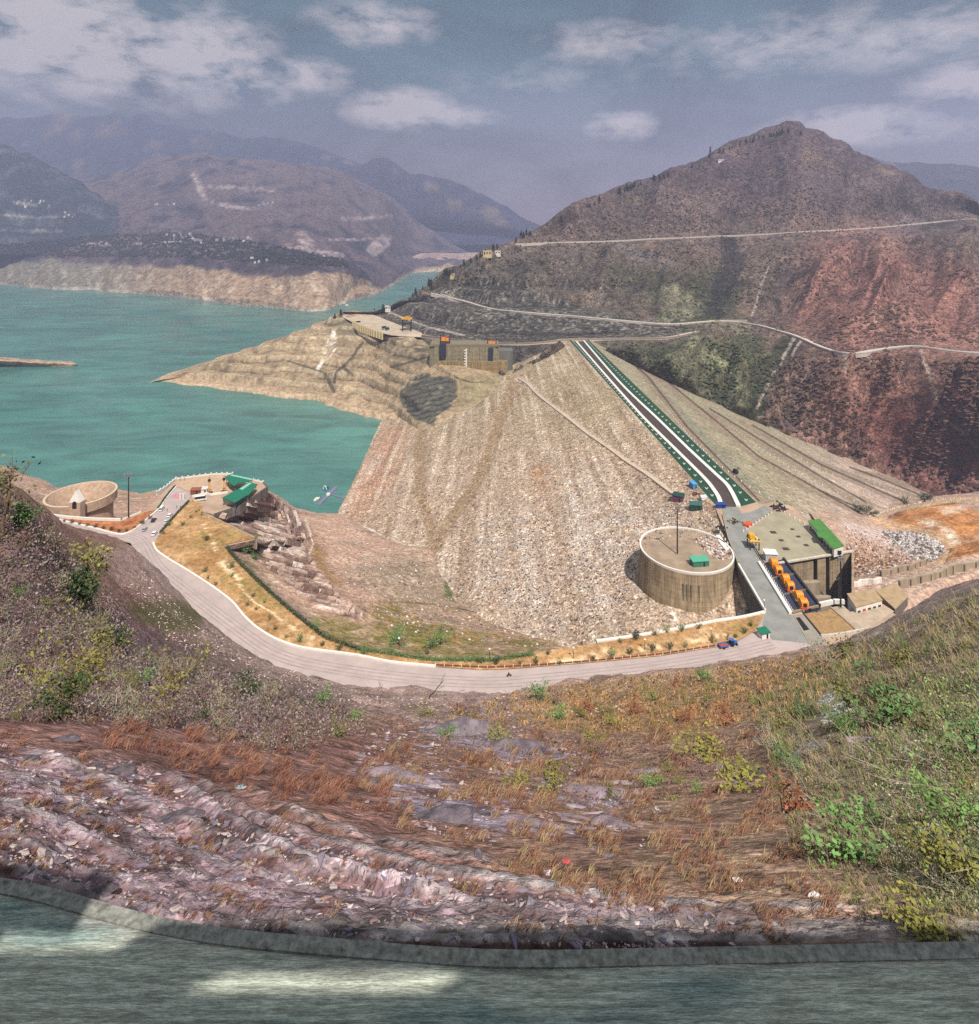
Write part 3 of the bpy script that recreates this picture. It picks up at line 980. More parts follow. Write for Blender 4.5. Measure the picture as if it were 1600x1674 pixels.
DARK = [[(1030, 590), (1060, 617), (1125, 700), (1200, 776), (1240, 818)], [(1062, 600), (1180, 696), (1240, 746), (1311, 785), (1427, 851)], [(1160, 668), (1240, 717), (1337, 776), (1414, 820)], [(1230, 695), (1343, 760), (1474, 818)], [(1390, 764), (1429, 778), (1513, 813)], [(1340, 802), (1416, 836)]]
bm_ = np.zeros(px.shape)
for pts, wd in BERM:
    bm_ = np.maximum(bm_, line_m(px, py, pts, wd))
g[..., 2] += fbm(g * .2, 3) * .7 * (1 - bm_) * ss(0, 8, g[..., 0] - xa)
def col_down(px, py, g):
    n = fbm(g * .02 + 5, 3)
    n2 = fbm(g * .08, 3)
    c = np.broadcast_to(alb((160, 150, 124)), g.shape).copy()
    c = mix(c, alb((186, 162, 146)), ss(1240, 1420, px) * .9)
    c = mix(c, alb((212, 196, 186)), ss(.05, .4, n2) * ss(1280, 1400, px) * .7)
    c = mix(c, alb((122, 116, 92)), ss(.1, .5, -n) * .5)
    c = mix(c, alb((142, 138, 118)), poly_m(px, py, [(1045, 596), (1075, 630), (1215, 770), (1262, 820), (1235, 824), (1180, 775), (1060, 625)], 3))
    c = mix(c, alb((150, 132, 112)), bm_ * .8)
    for pts in DARK:
        c = mix(c, alb((72, 58, 48)), line_m(px, py, pts, 1.6) * .75)  # shadow of each berm cut, painted as a dark line
    return c
ROCKD = terrain_mat('rockfill_downstream', [('noise', .05, [(.3, .86), (.7, 1.12)]), ('cell', .5, [(0.0, .55), (.2, .85), (.75, 1.0), (.95, 1.3)]), ('cell', 1.2, [(0, .65), (.3, .95), (.85, 1.1), (1, 1.3)])],
                    [('cells', .5, .8, 1.0), ('noise', .9, .6, .5)])
o = terrain('downstream_face', g, col_down(px, py, g), ROCKD, kind=None, flip=True)
dam_child(o)
# =================================================================== BARE SPUR BETWEEN THE CHANNEL AND THE DAM
W0 = [(246, 627.5), (318, 637), (377, 645), (450, 656), (512, 664), (548, 677), (588, 689), (634, 702), (692, 706), (772, 668), (840, 640), (900, 612)]
tops = [(247, 624, 1024), (335, 597, 1050), (400, 575, 1066), (452, 558, 1085), (506, 537, 1112), (556, 516, 1175), (604, 527, 1122), (642, 546, 1000), (694, 580, 905), (765, 619, 800), (830, 617, 838), (900, 596, 880)]
lowY = [PZ(x, y, WATER - 3) for x, y in W0]
for k in (8, 9, 10, 11):
    x, y = W0[k]
    lowY[k] = P(x, y, float(plane_up(x, y)) + 6)
top = [P(*q) for q in tops]
rows_ = [[a + np.array([0, -14, -10]) for a in lowY]]
for t in (0, .2, .42, .64, .84, 1.0):
    rows_.append([a * (1 - t) + b * t + np.array([0, 0, -3.5 * math.sin(t * math.pi)]) for a, b in zip(lowY, top)])
rows_.append([b + np.array([0, 90, -4]) for b in top])
rows_.append([b + np.array([0, 220, -70]) for b in top])
g = loft(rows_, 420, 240, .40)
px, py = to_px(g)
u = np.linspace(0, 1, 420)[None, :]
v = np.linspace(0, 1, 240)[:, None]
env = ss(0, .1, u) * ss(.05, .18, v) * ss(1.0, .8, v)
zz = (g[..., 2] - WATER - 4 + 4.5 * fbm(g * .010, 2) - .016 * (g[..., 0] + 300)) / 12.0
fr = zz - np.floor(zz)
bench = ss(720, 640, px)
brk = np.clip(.55 + 1.6 * fbm(g * .014 + 4, 2), .15, 1.2)
g[..., 2] += (ss(.74, .98, fr) - fr) * 12 * env * bench * np.clip(brk + .25, .4, 1)
g[..., 1] += 9 * fbm(np.stack([g[..., 0] * .07, 0 * px, 0 * px], -1), 3) * ss(.26, .1, v) * ss(0, .08, u)
g[..., 2] += (fbm(g * .03, 4) * 3.2 + ridged(g * .012, 3) * 2.5) * env
edge_ = fbm(g * .09, 2)
px, py = to_px(g)
DKP = [(652, 650), (664, 628), (690, 612), (738, 616), (750, 634), (736, 662), (706, 694), (672, 682)]
def col_spur(px, py, g):
    n = fbm(g * .018 + 3, 4)
    n2 = fbm(g * .07, 3)
    c = np.broadcast_to(alb((168, 146, 116)), g.shape).copy()
    c = mix(c, alb((190, 164, 132)), ss(0, .4, n) * .7)
    c = mix(c, alb((122, 108, 86)), ss(.05, .45, -n) * .6)
    c = mix(c, alb((110, 104, 84)), poly_m(px + 10 * n, py + 8 * n2, [(540, 510), (580, 528), (600, 545), (560, 545), (530, 540)], 6) * .8)
    c = mix(c, alb((92, 86, 72)), poly_m(px + 12 * n, py + 8 * n2, [(610, 552), (650, 552), (720, 570), (700, 596), (640, 590)], 8) * np.clip(.55 + 1.5 * n2, 0, 1))
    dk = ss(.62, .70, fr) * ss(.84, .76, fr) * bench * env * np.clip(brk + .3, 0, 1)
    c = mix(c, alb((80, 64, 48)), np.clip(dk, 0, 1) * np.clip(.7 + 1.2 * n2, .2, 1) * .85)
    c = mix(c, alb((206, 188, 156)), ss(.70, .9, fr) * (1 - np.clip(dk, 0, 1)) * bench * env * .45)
    svv = perlin(np.stack([g[..., 0] * .09, g[..., 2] * .012, g[..., 1] * .02], -1))
    c = mix(c, alb((110, 94, 72)), ss(.15, .6, svv) * .5)
    c = mix(c, alb((206, 178, 146)), ss(9, 4, g[..., 2] - WATER) * .6)
    for pts, wd in (([(545, 545), (530, 575)], 4), ([(530, 585), (518, 605)], 3), ([(549, 555), (536, 566)], 3.5), ([(548, 570), (535, 590)], 1.5)):
        c = mix(c, alb((226, 220, 208)), line_m(px, py, pts, wd) * np.clip(.5 + 2 * n2, 0, 1))
    for pts, wd in (([(592, 560), (575, 585), (548, 610), (546, 625)], 2.4), ([(560, 600), (575, 612)], 3.), ([(532, 612), (545, 640)], 3.2), ([(470, 590), (540, 612)], 1.4), ([(640, 600), (705, 582)], 2.)):
        c = mix(c, alb((70, 68, 56)), line_m(px + 3 * n2, py, pts, wd) * .8)
    dkp = poly_m(px + 16 * n2 + 10 * n, py + 12 * n2 + 8 * n, DKP, 2.5)
    ly = np.sin((py + .25 * px) * .75 + 5 * n2)
    c = mix(c, mix(np.broadcast_to(alb((88, 90, 82)), g.shape), alb((54, 58, 56)), ss(-.2, .9, ly)), dkp * .9)
    c = mix(c, alb((150, 142, 120)), dkp * ss(.2, .5, n2) * .6)
    c = mix(c, alb((148, 136, 104)), poly_m(px, py, [(750, 615), (900, 600), (870, 640), (745, 668)], 8) * .7)
    return c
SPUR = terrain_mat('bare_rock', [('noise', .03, [(.3, .85), (.7, 1.15)]), ('noise', .16, [(.36, .68), (.62, 1.22)]), ('noise', .6, [(.36, .75), (.64, 1.2)])], [('noise', .1, .8, 3.0), ('noise', .5, .7, 1.0)])
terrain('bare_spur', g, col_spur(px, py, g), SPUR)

# small bare island tip at the far left
xs = np.array([-260, -120, -20, 40, 90, 118, 128])
ctrl = [[PZ(x, y, WATER - 3) for x, y in zip(xs, (596, 597, 599, 601, 602, 601, 598))], [PZ(x, y, WATER + h) for x, y, h in zip(xs, (580, 582, 588, 592, 594, 595, 597), (26, 22, 15, 9, 6, 3, 0))],
        [PZ(x, y, WATER - 6) for x, y in zip(xs, (572, 576, 583, 588, 590, 592, 596))]]
hill('bare_islet', ctrl, 70, 24, 3.5, .03, lambda px, py, g: mix(np.broadcast_to(alb((186, 160, 134)), g.shape), alb((130, 112, 90)), ss(0, .4, fbm(g * .05, 3))), SPUR, 7, hold=.2)

# =================================================================== NEAR BANK: TERRACE EDGE DOWN TO THE VALLEY
EDGE = [(-500, 800), (-250, 800), (-60, 826), (50, 838), (100, 845), (150, 849), (197, 850), (236, 836), (289, 783), (345, 776), (372, 775), (430, 789), (437, 797), (392, 828), (350, 842), (329, 838), (372, 858), (419, 882), (368, 893), (391, 921), (438, 966), (477, 1000), (530, 1042), (585, 1062),
        (700, 1079), (800, 1081), (880, 1069), (1000, 1050), (1100, 1031), (1170, 1017), (1252, 1001)]
BOT = [(-500, 640), (-250, 690), (-60, 738), (40, 772), (90, 793), (180, 800), (230, 806), (262, 800), (300, 783), (346, 774), (380, 775), (446, 806), (478, 826), (520, 839), (548, 840), (556, 840), (570, 850), (590, 858), (612, 866), (640, 880), (676, 892), (706, 905), (722, 940), (748, 985),
       (800, 1015), (868, 1040), (930, 1052), (1000, 1042), (1060, 1015), (1120, 1000), (1200, 985)]
NE = len(EDGE)
DIP = {26: 2, 27: 5, 28: 10, 29: 14, 30: 15}
e3 = [PZ(x, y) for x, y in EDGE]
b3 = []
for i, (x, y) in enumerate(BOT):
    if i <= 15: b3.append(PZ(x, y, WATER - 2))
    else: b3.append(P(x, y, float(plane_up(x, y)) - 1.0) - np.array([0, 0, DIP.get(i, 0)]))
WH = np.interp(np.arange(NE), [0, 2, 3, 6, 8, 11, 13, 15, 17, 19, 23, 27, 30], [1, 1, 6, 6, 5, 4, 3, 2.5, 2.5, 2.5, 2, 1.5, 3])
rows_ = [e3, [e + np.array([0, .5, -h]) + (b - e) / np.linalg.norm(b - e) * .9 for e, b, h in zip(e3, b3, WH)]]
for t in (.25, .5, .75, 1.0):
    rows_.append([(e + np.array([0, 0, -h])) * (1 - t) + b * t + np.array([0, 0, -2.5 * math.sin(t * math.pi)]) for e, b, h in zip(e3, b3, WH)])
rows_.append([b + np.array([(b - e)[0] * .35, (b - e)[1] * .35, -26]) for e, b in zip(e3, b3)])
a = np.array(rows_)
# linear between the corners of the walls, many columns
tcol = np.linspace(0, NE - 1, 760)
a = np.stack([[np.interp(tcol, np.arange(NE), a[r, :, k]) for k in range(3)] for r in range(len(a))]).transpose(0, 2, 1)
tr = np.concatenate([[0, .5, .999], np.linspace(1.0, 5, 220), np.linspace(5.05, 6, 10)])
g = np.stack([[np.interp(tr, np.arange(len(a)), a[:, j, k]) for k in range(3)] for j in range(a.shape[1])]).transpose(2, 0, 1)
px, py = to_px(g)
V = tr[:, None]
env = ss(1.0, 1.35, V) * (0.25 + .75 * ss(5.4, 4.6, V))
BEN = [(345, 835), (392, 830), (436, 800), (470, 826), (492, 850), (505, 880), (502, 902), (528, 940), (560, 972), (552, 985), (600, 1005), (575, 1012), (520, 985), (470, 955), (420, 915), (395, 895), (420, 882), (372, 858)]
def strata(px, py, g):
    # tilted beds: one set dips to the right, the other (water side) dips back
    n = fbm(g * .05, 2)
    a = (py * .92 - (px - 400) * .28 + 6 * n) / 9.5
    b = (py * .45 + (px - 400) * .88 + 6 * n) / 13.0
    d = ss(-6, 6, (px - 445) * .80 - (py - 830) * .62)
    return a, b, d
sa, sb, dd = strata(px, py, g)
fa, fb = sa - np.floor(sa), sb - np.floor(sb)
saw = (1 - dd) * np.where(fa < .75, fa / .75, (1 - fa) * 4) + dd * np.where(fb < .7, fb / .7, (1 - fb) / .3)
bm = poly_m(px + 3 * fbm(g * .1, 2), py, BEN, 5)
g[..., 2] += bm * env * (saw - .5) * 2.0
g[..., 2] += env * (fbm(g * .05, 4) * 2.4 + fbm(g * .016, 3) * 4) * (1 - .6 * bm)
px, py = to_px(g)
def col_near(px, py, g):
    n = fbm(g * .03 + 3, 4)
    n2 = fbm(g * .12, 3)
    c = np.broadcast_to(alb((182, 150, 128)), g.shape).copy()
    c = mix(c, alb((196, 162, 140)), poly_m(px, py, [(490, 840), (560, 845), (660, 900), (640, 960), (540, 920)], 25))
    c = mix(c, alb((158, 140, 118)), poly_m(px + 12 * n, py + 10 * n, [(570, 930), (660, 900), (730, 930), (760, 1000), (640, 990)], 20) * .8)
    c = mix(c, alb((140, 122, 104)), ss(.05, .4, -n) * .6)
    c = mix(c, alb((212, 192, 174)), ss(.1, .5, n2) * .5)
    c = mix(c, alb((146, 112, 62)), poly_m(px + 10 * n2, py + 8 * n, [(505, 870), (530, 900), (535, 930), (560, 960), (540, 960), (508, 915)], 10) * .75)
    gr = poly_m(px + 25 * n, py + 10 * n2, [(590, 990), (650, 985), (760, 1000), (860, 1035), (930, 1050), (860, 1068), (700, 1062), (620, 1040)], 14)
    c = mix(c, mix(np.broadcast_to(alb((104, 106, 44)), g.shape), alb((150, 118, 62)), ss(-.1, .3, n2)), gr * np.clip(.45 + 1.8 * n + n2, 0, .85))
    c = mix(c, alb((70, 92, 40)), poly_m(px + 4 * n2, py + 3 * n2, [(710, 910), (735, 908), (735, 960), (745, 985), (725, 975), (728, 935)], 4) * .8)
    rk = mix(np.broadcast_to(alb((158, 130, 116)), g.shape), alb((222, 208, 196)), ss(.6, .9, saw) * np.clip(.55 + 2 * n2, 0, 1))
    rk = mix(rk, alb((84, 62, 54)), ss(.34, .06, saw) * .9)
    rk = mix(rk, alb((134, 110, 96)), ss(.05, .5, n) * .6)
    c = mix(c, rk, bm)
    c = mix(c, alb((150, 128, 118)), ss(1.35, 1.05, V) * np.ones_like(px) * .8)
    c = mix(c, alb((100, 96, 50)), poly_m(px + 8 * n2, py + 6 * n2, [(385, 905), (420, 925), (460, 960), (440, 962), (400, 925)], 5) * np.clip(.4 + 2 * n, 0, 1) * .8)
    c = mix(c, mix(np.broadcast_to(alb((128, 118, 58)), g.shape), alb((176, 150, 120)), ss(-.1, .3, n2)), poly_m(px + 10 * n, py, [(500, 1005), (560, 1010), (650, 1040), (800, 1062), (880, 1062), (800, 1082), (580, 1062), (530, 1042)], 8) * .8)
    for pts, wd in (([(585, 855), (620, 872), (660, 890), (700, 893)], 1.6), ([(575, 845), (600, 862), (640, 875)], 1.4), ([(500, 850), (512, 890), (505, 905)], 1.6)):
        c = mix(c, alb((226, 210, 194)), line_m(px + 3 * n2, py + 2 * n, pts, wd) * .8)
    for pts, wd in (([(620, 985), (680, 985), (760, 996), (860, 1030)], 1.2), ([(1018, 988), (1030, 1008), (1042, 1022)], 2.2), ([(585, 990), (620, 1012), (700, 1030)], 1.2)):
        c = mix(c, alb((96, 80, 64)), line_m(px + 6 * n2, py + 3 * n, pts, wd) * .7)
    return c
NEAR = terrain_mat('rubble_ground', [('noise', .06, [(.3, .84), (.7, 1.14)]), ('noise', .4, [(.36, .66), (.62, 1.24)]), ('cell', .9, [(0, .7), (.3, .95), (.85, 1.08), (1, 1.35)])], [('noise', .3, .8, 1.6), ('noise', 1.4, .6, .4)])
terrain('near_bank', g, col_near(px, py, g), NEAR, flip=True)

# =================================================================== DECK LEVEL: the flat terrace that carries roads, gardens and spillway
PIT = [(1270, 921), (1392, 901), (1392, 970), (1334, 1003), (1312, 1003)]
NEARE = [(-500, 822), (-200, 828), (60, 848), (130, 868), (213, 888), (244, 938), (290, 985), (330, 1014), (372, 1048), (402, 1072), (440, 1093), (484, 1107), (540, 1118), (600, 1128), (700, 1136), (800, 1137), (880, 1130), (950, 1119), (1050, 1106), (1150, 1092), (1240, 1078), (1330, 1062), (1400, 1042)]
deck_out = on_deck(NEARE) + on_deck([(1470, 1010), (1440, 985), (1392, 1000), (1340, 1003), (1312, 1003), (1262, 921), (1392, 899), (1380, 880), (1322, 850), (1290, 826), (1262, 822), (1242, 824)])
crest_r = [np.array([X1(Y), Y, DECK]) for Y in (400, 470, 560, 680, 800, 950)]
crest_l = [np.array([X0(Y), Y, DECK]) for Y in (950, 800, 680, 560, 470, 400, 372)]
side_l = on_deck([(1190, 880), (1208, 925), (1252, 1001)])
poly = deck_out + crest_r + crest_l + side_l + e3[::-1][1:]
mb = MB()
mb.add([tuple(p) for p in poly], [tuple(range(len(poly)))])
CONC = paint('deck_concrete', (150, 142, 128), .9, var=.16, scale=.12)
o = mb.build('terrace_ground', paint('terrace_dirt', (176, 150, 128), .95, var=.2, scale=.08, bump=.1), tri=True)
if sum(p.normal.z for p in o.data.polygons) < 0:
    o.data.flip_normals()
tag(o, kind='structure')
me = o.data
TERR.append((np.array([v.co[:] for v in me.vertices]), np.array([tuple(p.vertices) for p in me.polygons])))

# =================================================================== GROUND RIGHT OF THE SPILLWAY
xr = [(1330, 1450, 1600, 1850, 2300)]
R = [[PZ(1340, 1085, -170), PZ(1420, 1052, -172), PZ(1500, 1010, -172), PZ(1620, 945, -174), PZ(1850, 855, -178), PZ(2300, 760, -180)],
     [PZ(1392, 1002, -166.5), PZ(1440, 985, -167), PZ(1510, 962, -168), PZ(1620, 925, -170), PZ(1850, 838, -176), PZ(2300, 745, -180)],
     [PZ(1393, 962, -176), PZ(1450, 940, -178), PZ(1510, 926, -178), PZ(1620, 896, -180), PZ(1850, 816, -186), PZ(2300, 730, -190)],
     [PZ(1394, 925, -190), PZ(1460, 908, -190), PZ(1530, 905, -188), PZ(1620, 872, -192), PZ(1850, 800, -198), PZ(2300, 720, -200)],
     [PZ(1390, 890, -180), PZ(1455, 880, -202), PZ(1530, 862, -204), PZ(1620, 845, -206), PZ(1850, 785, -214), PZ(2300, 705, -220)],
     [PZ(1340, 856, -176), PZ(1440, 850, -214), PZ(1525, 828, -224), PZ(1620, 815, -232), PZ(1850, 770, -246), PZ(2300, 695, -250)],
     [PZ(1300, 815, -196), PZ(1430, 822, -250), PZ(1515, 812, -262), PZ(1620, 800, -272), PZ(1850, 755, -290), PZ(2300, 680, -290)]]
g = loft(R, 230, 200, .3)
v = np.linspace(0, 1, 200)[:, None]
px, py = to_px(g)
ORA = [(1452, 846), (1480, 833), (1525, 826), (1560, 822), (1600, 836), (1720, 830), (1720, 890), (1600, 912), (1545, 924), (1556, 895), (1548, 880), (1510, 866), (1470, 858)]
LOOP = [(1425, 845), (1452, 858), (1500, 866), (1540, 878), (1553, 895), (1548, 910), (1530, 922), (1500, 932)]
om = poly_m(px + 4 * fbm(g * .05, 2), py, ORA, 4)
g[..., 2] += (fbm(g * .05, 4) * 2.2 + fbm(g * .2, 2) * .6) * ss(.12, .25, v) + om * fbm(g * .02 + 7, 3) * 7
px, py = to_px(g)
def col_r(px, py, g):
    n = fbm(g * .04 + 3, 4)
    n2 = fbm(g * .14, 3)
    c = np.broadcast_to(alb((190, 160, 140)), g.shape).copy()
    c = mix(c, alb((156, 128, 106)), ss(0, .4, -n) * .6)
    c = mix(c, alb((210, 194, 184)), poly_m(px + 6 * n2, py, [(1370, 850), (1450, 870), (1490, 905), (1500, 915), (1440, 890), (1390, 870)], 8) * .8)
    c = mix(c, mix(np.broadcast_to(alb((222, 216, 210)), g.shape), alb((88, 76, 70)), ss(-.05, .18, fbm(g * .35, 2))), poly_m(px, py, [(1440, 868), (1500, 870), (1535, 884), (1545, 900), (1525, 918), (1490, 912), (1455, 884)], 4))
    c = mix(c, alb((128, 92, 60)), poly_m(px + 8 * n2, py + 5 * n, [(1385, 905), (1450, 905), (1500, 915), (1470, 928), (1385, 945)], 6) * np.clip(.4 + 2.2 * n2, 0, 1))
    rim_ = np.sin(poly_sd(px, py, ORA) * .42 + 2 * n)
    oc = mix(np.broadcast_to(alb((200, 142, 92)), g.shape), alb((172, 112, 64)), ss(-.1, .3, n))
    oc = mix(oc, alb((140, 92, 56)), ss(.75, .98, rim_) * .55)
    oc = mix(oc, alb((238, 222, 198)), poly_m(px + 8 * n2, py + 5 * n2, [(1498, 852), (1520, 850), (1550, 862), (1572, 884), (1610, 876), (1560, 893), (1535, 872)], 6) * np.clip(.6 + 2 * n2, 0, 1))
    oc = mix(oc, alb((230, 206, 176)), poly_m(px + 8 * n2, py + 4 * n2, [(1535, 832), (1575, 824), (1580, 832), (1545, 842)], 5) * .8)
    oc = mix(oc, alb((228, 160, 84)), line_m(px, py + 2 * n, [(1560, 862), (1600, 862), (1660, 858)], 2) * .8)
    c = mix(c, oc, om)
    c = mix(c, alb((120, 84, 52)), line_m(px, py, [(1452, 846), (1480, 833), (1525, 826), (1562, 822)], 2.0) * .8)
    c = mix(c, alb((208, 170, 132)), line_m(px, py, LOOP, 5.5))
    c = mix(c, alb((204, 172, 140)), line_m(px, py, [(1425, 845), (1470, 832), (1520, 822), (1560, 816), (1640, 818)], 5))
    c = mix(c, alb((198, 170, 150)), poly_m(px, py, [(1390, 965), (1440, 945), (1500, 932), (1600, 905), (1700, 890), (1700, 912), (1600, 930), (1450, 985), (1390, 1005)], 5))
    return c
terrain('downstream_ground', g, col_r(px, py, g), NEAR)

# =================================================================== FOREGROUND HILLSIDE, FROM THE VERGE AT OUR FEET DOWN TO THE ROAD
xs = np.array([-900, -420, 0, 120, 220, 330, 450, 600, 800, 1000, 1200, 1400, 1600, 2000, 2500], float)
I = lambda a, b: np.interp(xs, a, b)
X_ = [0, 120, 220, 330, 450, 600, 800, 1000, 1200, 1400, 1600]
y0 = I([-900, -420, 0, 60, 120, 220, 330, 450, 600, 800, 1000, 1200, 1400, 1600, 2000, 2500], [1180, 1300, 1430, 1466, 1493, 1525, 1545, 1557, 1567, 1572, 1576, 1578, 1576, 1556, 1520, 1480])
y1 = I([-900, -420] + X_ + [2500], [1120, 1230, 1350, 1415, 1445, 1475, 1496, 1510, 1522, 1526, 1528, 1524, 1505, 1430])
y2 = I([-900, -420] + X_ + [2500], [1060, 1160, 1255, 1305, 1355, 1400, 1440, 1467, 1490, 1485, 1480, 1462, 1430, 1330])
y3 = I([-900, -420] + X_ + [2500], [980, 1080, 1180, 1210, 1240, 1275, 1310, 1350, 1390, 1400, 1395, 1370, 1330, 1200])
y4 = I([-900, -420] + X_ + [2500], [880, 980, 1090, 1120, 1150, 1180, 1210, 1250, 1290, 1310, 1300, 1260, 1210, 1080])
y5 = I([-900, -420] + X_ + [2500], [720, 820, 950, 1040, 1090, 1120, 1150, 1190, 1220, 1230, 1205, 1150, 1095, 900])
y6 = I([-900, -420] + X_ + [2500], [560, 680, 800, 905, 1000, 1066, 1112, 1158, 1172, 1166, 1132, 1072, 985, 780])
nE = np.array(NEARE + [(1470, 1012), (1560, 965), (1640, 930), (1850, 860), (2500, 740)], float)
y7 = np.interp(xs, nE[:, 0], nE[:, 1]) + 3
y7[:2] = (800, 818)
Z7 = np.where(xs < 1350, DECK - .6, -170.5)
Z7 = np.where(xs > 1500, -174.5, Z7)
dep = [(None, y0, -4.95), (I([-900, 0, 450, 800, 2500], [6.2, 5.4, 4.75, 4.58, 4.9]), y1), (I([-900, 0, 450, 800, 1600, 2500], [8.5, 6.9, 5.6, 5.15, 5.5, 6.5]), y2), (I([-900, 0, 450, 800, 1600, 2500], [13, 10, 7.6, 6.8, 7.6, 9]), y3),
       (I([-900, 0, 450, 800, 1600, 2500], [26, 20, 14, 12.5, 16, 20]), y4), (I([-900, 0, 800, 1600, 2500], [50, 40, 34, 36, 40]), y5), (I([-900, 0, 220, 450, 800, 1200, 1600, 2500], [85, 78, 92, 135, 175, 172, 140, 110]), y6)]
ctrl = []
ctrl.append([PZ(x, y, -4.95) + np.array([0, 0, -.3]) for x, y in zip(xs, y0)])
ctrl.append([PZ(x, y, -4.95) + np.array([0, .03, -.10]) for x, y in zip(xs, y0)])
for d_, y_ in dep[1:]:
    ctrl.append([P(x, y, Y) for x, y, Y in zip(xs, y_, d_)])
ctrl.append([PZ(x, y, z) for x, y, z in zip(xs, y7, Z7)])
ctrl.append([PZ(x, y - 2, z - 6) + np.array([0, 5, 0]) for x, y, z in zip(xs, y7, Z7)])
nu, nv = 640, 620
g = loft(ctrl, nu, nv, .38)
px, py = to_px(g)
v = np.linspace(0, 1, nv)[:, None]
dist = g[..., 1]
LEDGE = [[(0, 1350), (50, 1375), (100, 1410), (200, 1440), (280, 1470), (400, 1490), (500, 1502), (650, 1515), (800, 1522), (1000, 1526), (1250, 1528)],
         [(0, 1255), (75, 1280), (150, 1322), (250, 1370), (350, 1410), (450, 1440), (550, 1460), (650, 1475), (800, 1490), (1000, 1494), (1250, 1500)],
         [(275, 1262), (350, 1315), (425, 1360), (500, 1395), (600, 1430), (700, 1455), (800, 1475), (900, 1484), (1100, 1492), (1300, 1500)],
         [(330, 1272), (400, 1320), (475, 1350), (575, 1380), (700, 1415), (800, 1432), (920, 1448), (1100, 1470), (1300, 1480), (1450, 1478)],
         [(420, 1288), (500, 1330), (600, 1360), (720, 1390), (860, 1405)], [(0, 1405), (100, 1450), (220, 1484), (400, 1516), (600, 1532), (800, 1542), (1000, 1545)],
         [(60, 1225), (180, 1275), (300, 1335), (400, 1385), (520, 1420), (640, 1440), (760, 1460)], [(0, 1305), (80, 1335), (180, 1385), (300, 1432), (420, 1462), (540, 1480), (700, 1496)]]
lm = np.zeros(px.shape)
lip_shade = np.zeros(px.shape)
jit = fbm(g * .9, 2)
mpp = dist / F
for pts in LEDGE:
    # a lip trodden along the slope: a pale ramp on the near side, a sharp drop beyond it
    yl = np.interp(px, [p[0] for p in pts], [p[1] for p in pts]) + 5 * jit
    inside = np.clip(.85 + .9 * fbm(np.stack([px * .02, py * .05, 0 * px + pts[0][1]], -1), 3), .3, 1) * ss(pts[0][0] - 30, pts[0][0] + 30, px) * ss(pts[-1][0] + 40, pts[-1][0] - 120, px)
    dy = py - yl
    g[..., 2] += inside * mpp * np.where(dy >= 0, 14 * ss(26, 4, dy), 14 * ss(-3, 0, dy) - 11 * np.exp(-np.maximum(-dy, 0) / 20) * ss(0, -4, dy))
    lm = np.maximum(lm, inside * ss(-2, 1, dy) * ss(15, 8, dy) * np.clip(.8 + .9 * jit, .2, 1))
    lip_shade = np.maximum(lip_shade, inside * ss(14, 20, dy) * ss(40, 26, dy))  # dark ground colour under each lip, standing in for its shadow
amp = np.clip(dist * .022, .05, 3.2)
e0 = ss(.09, .22, v) * ss(1.0, .93, v)
sN = 1.0 / np.clip(dist, 5, 200)
g[..., 2] += e0 * (fbm(g * .9, 3) * .05 * np.clip(dist / 8, .5, 2.5) + fbm(g * .22, 3) * np.clip(dist * .02, .08, .9) + fbm(g * .06, 4) * np.clip((dist - 8) * .04, 0, 2.6) + ridged(g * .02, 3) * np.clip((dist - 30) * .03, 0, 3.0))
px, py = to_px(g)
ROCKS_P = [[(690, 1185), (760, 1180), (860, 1215), (930, 1235), (850, 1245), (740, 1215), (690, 1200)], [(575, 1260), (650, 1250), (720, 1270), (760, 1290), (680, 1290), (600, 1285)], [(890, 1270), (960, 1290), (1050, 1310), (1000, 1320), (920, 1310), (880, 1290)],
           [(640, 1310), (760, 1310), (870, 1340), (950, 1365), (840, 1360), (700, 1340)], [(1330, 1140), (1380, 1135), (1400, 1160), (1350, 1175)], [(790, 1330), (850, 1335), (900, 1360), (830, 1355)]]
GRV = [(0, 1230), (120, 1235), (300, 1270), (420, 1330), (600, 1400), (800, 1450), (1200, 1490), (1250, 1570), (800, 1572), (500, 1562), (300, 1545), (120, 1495), (0, 1430)]
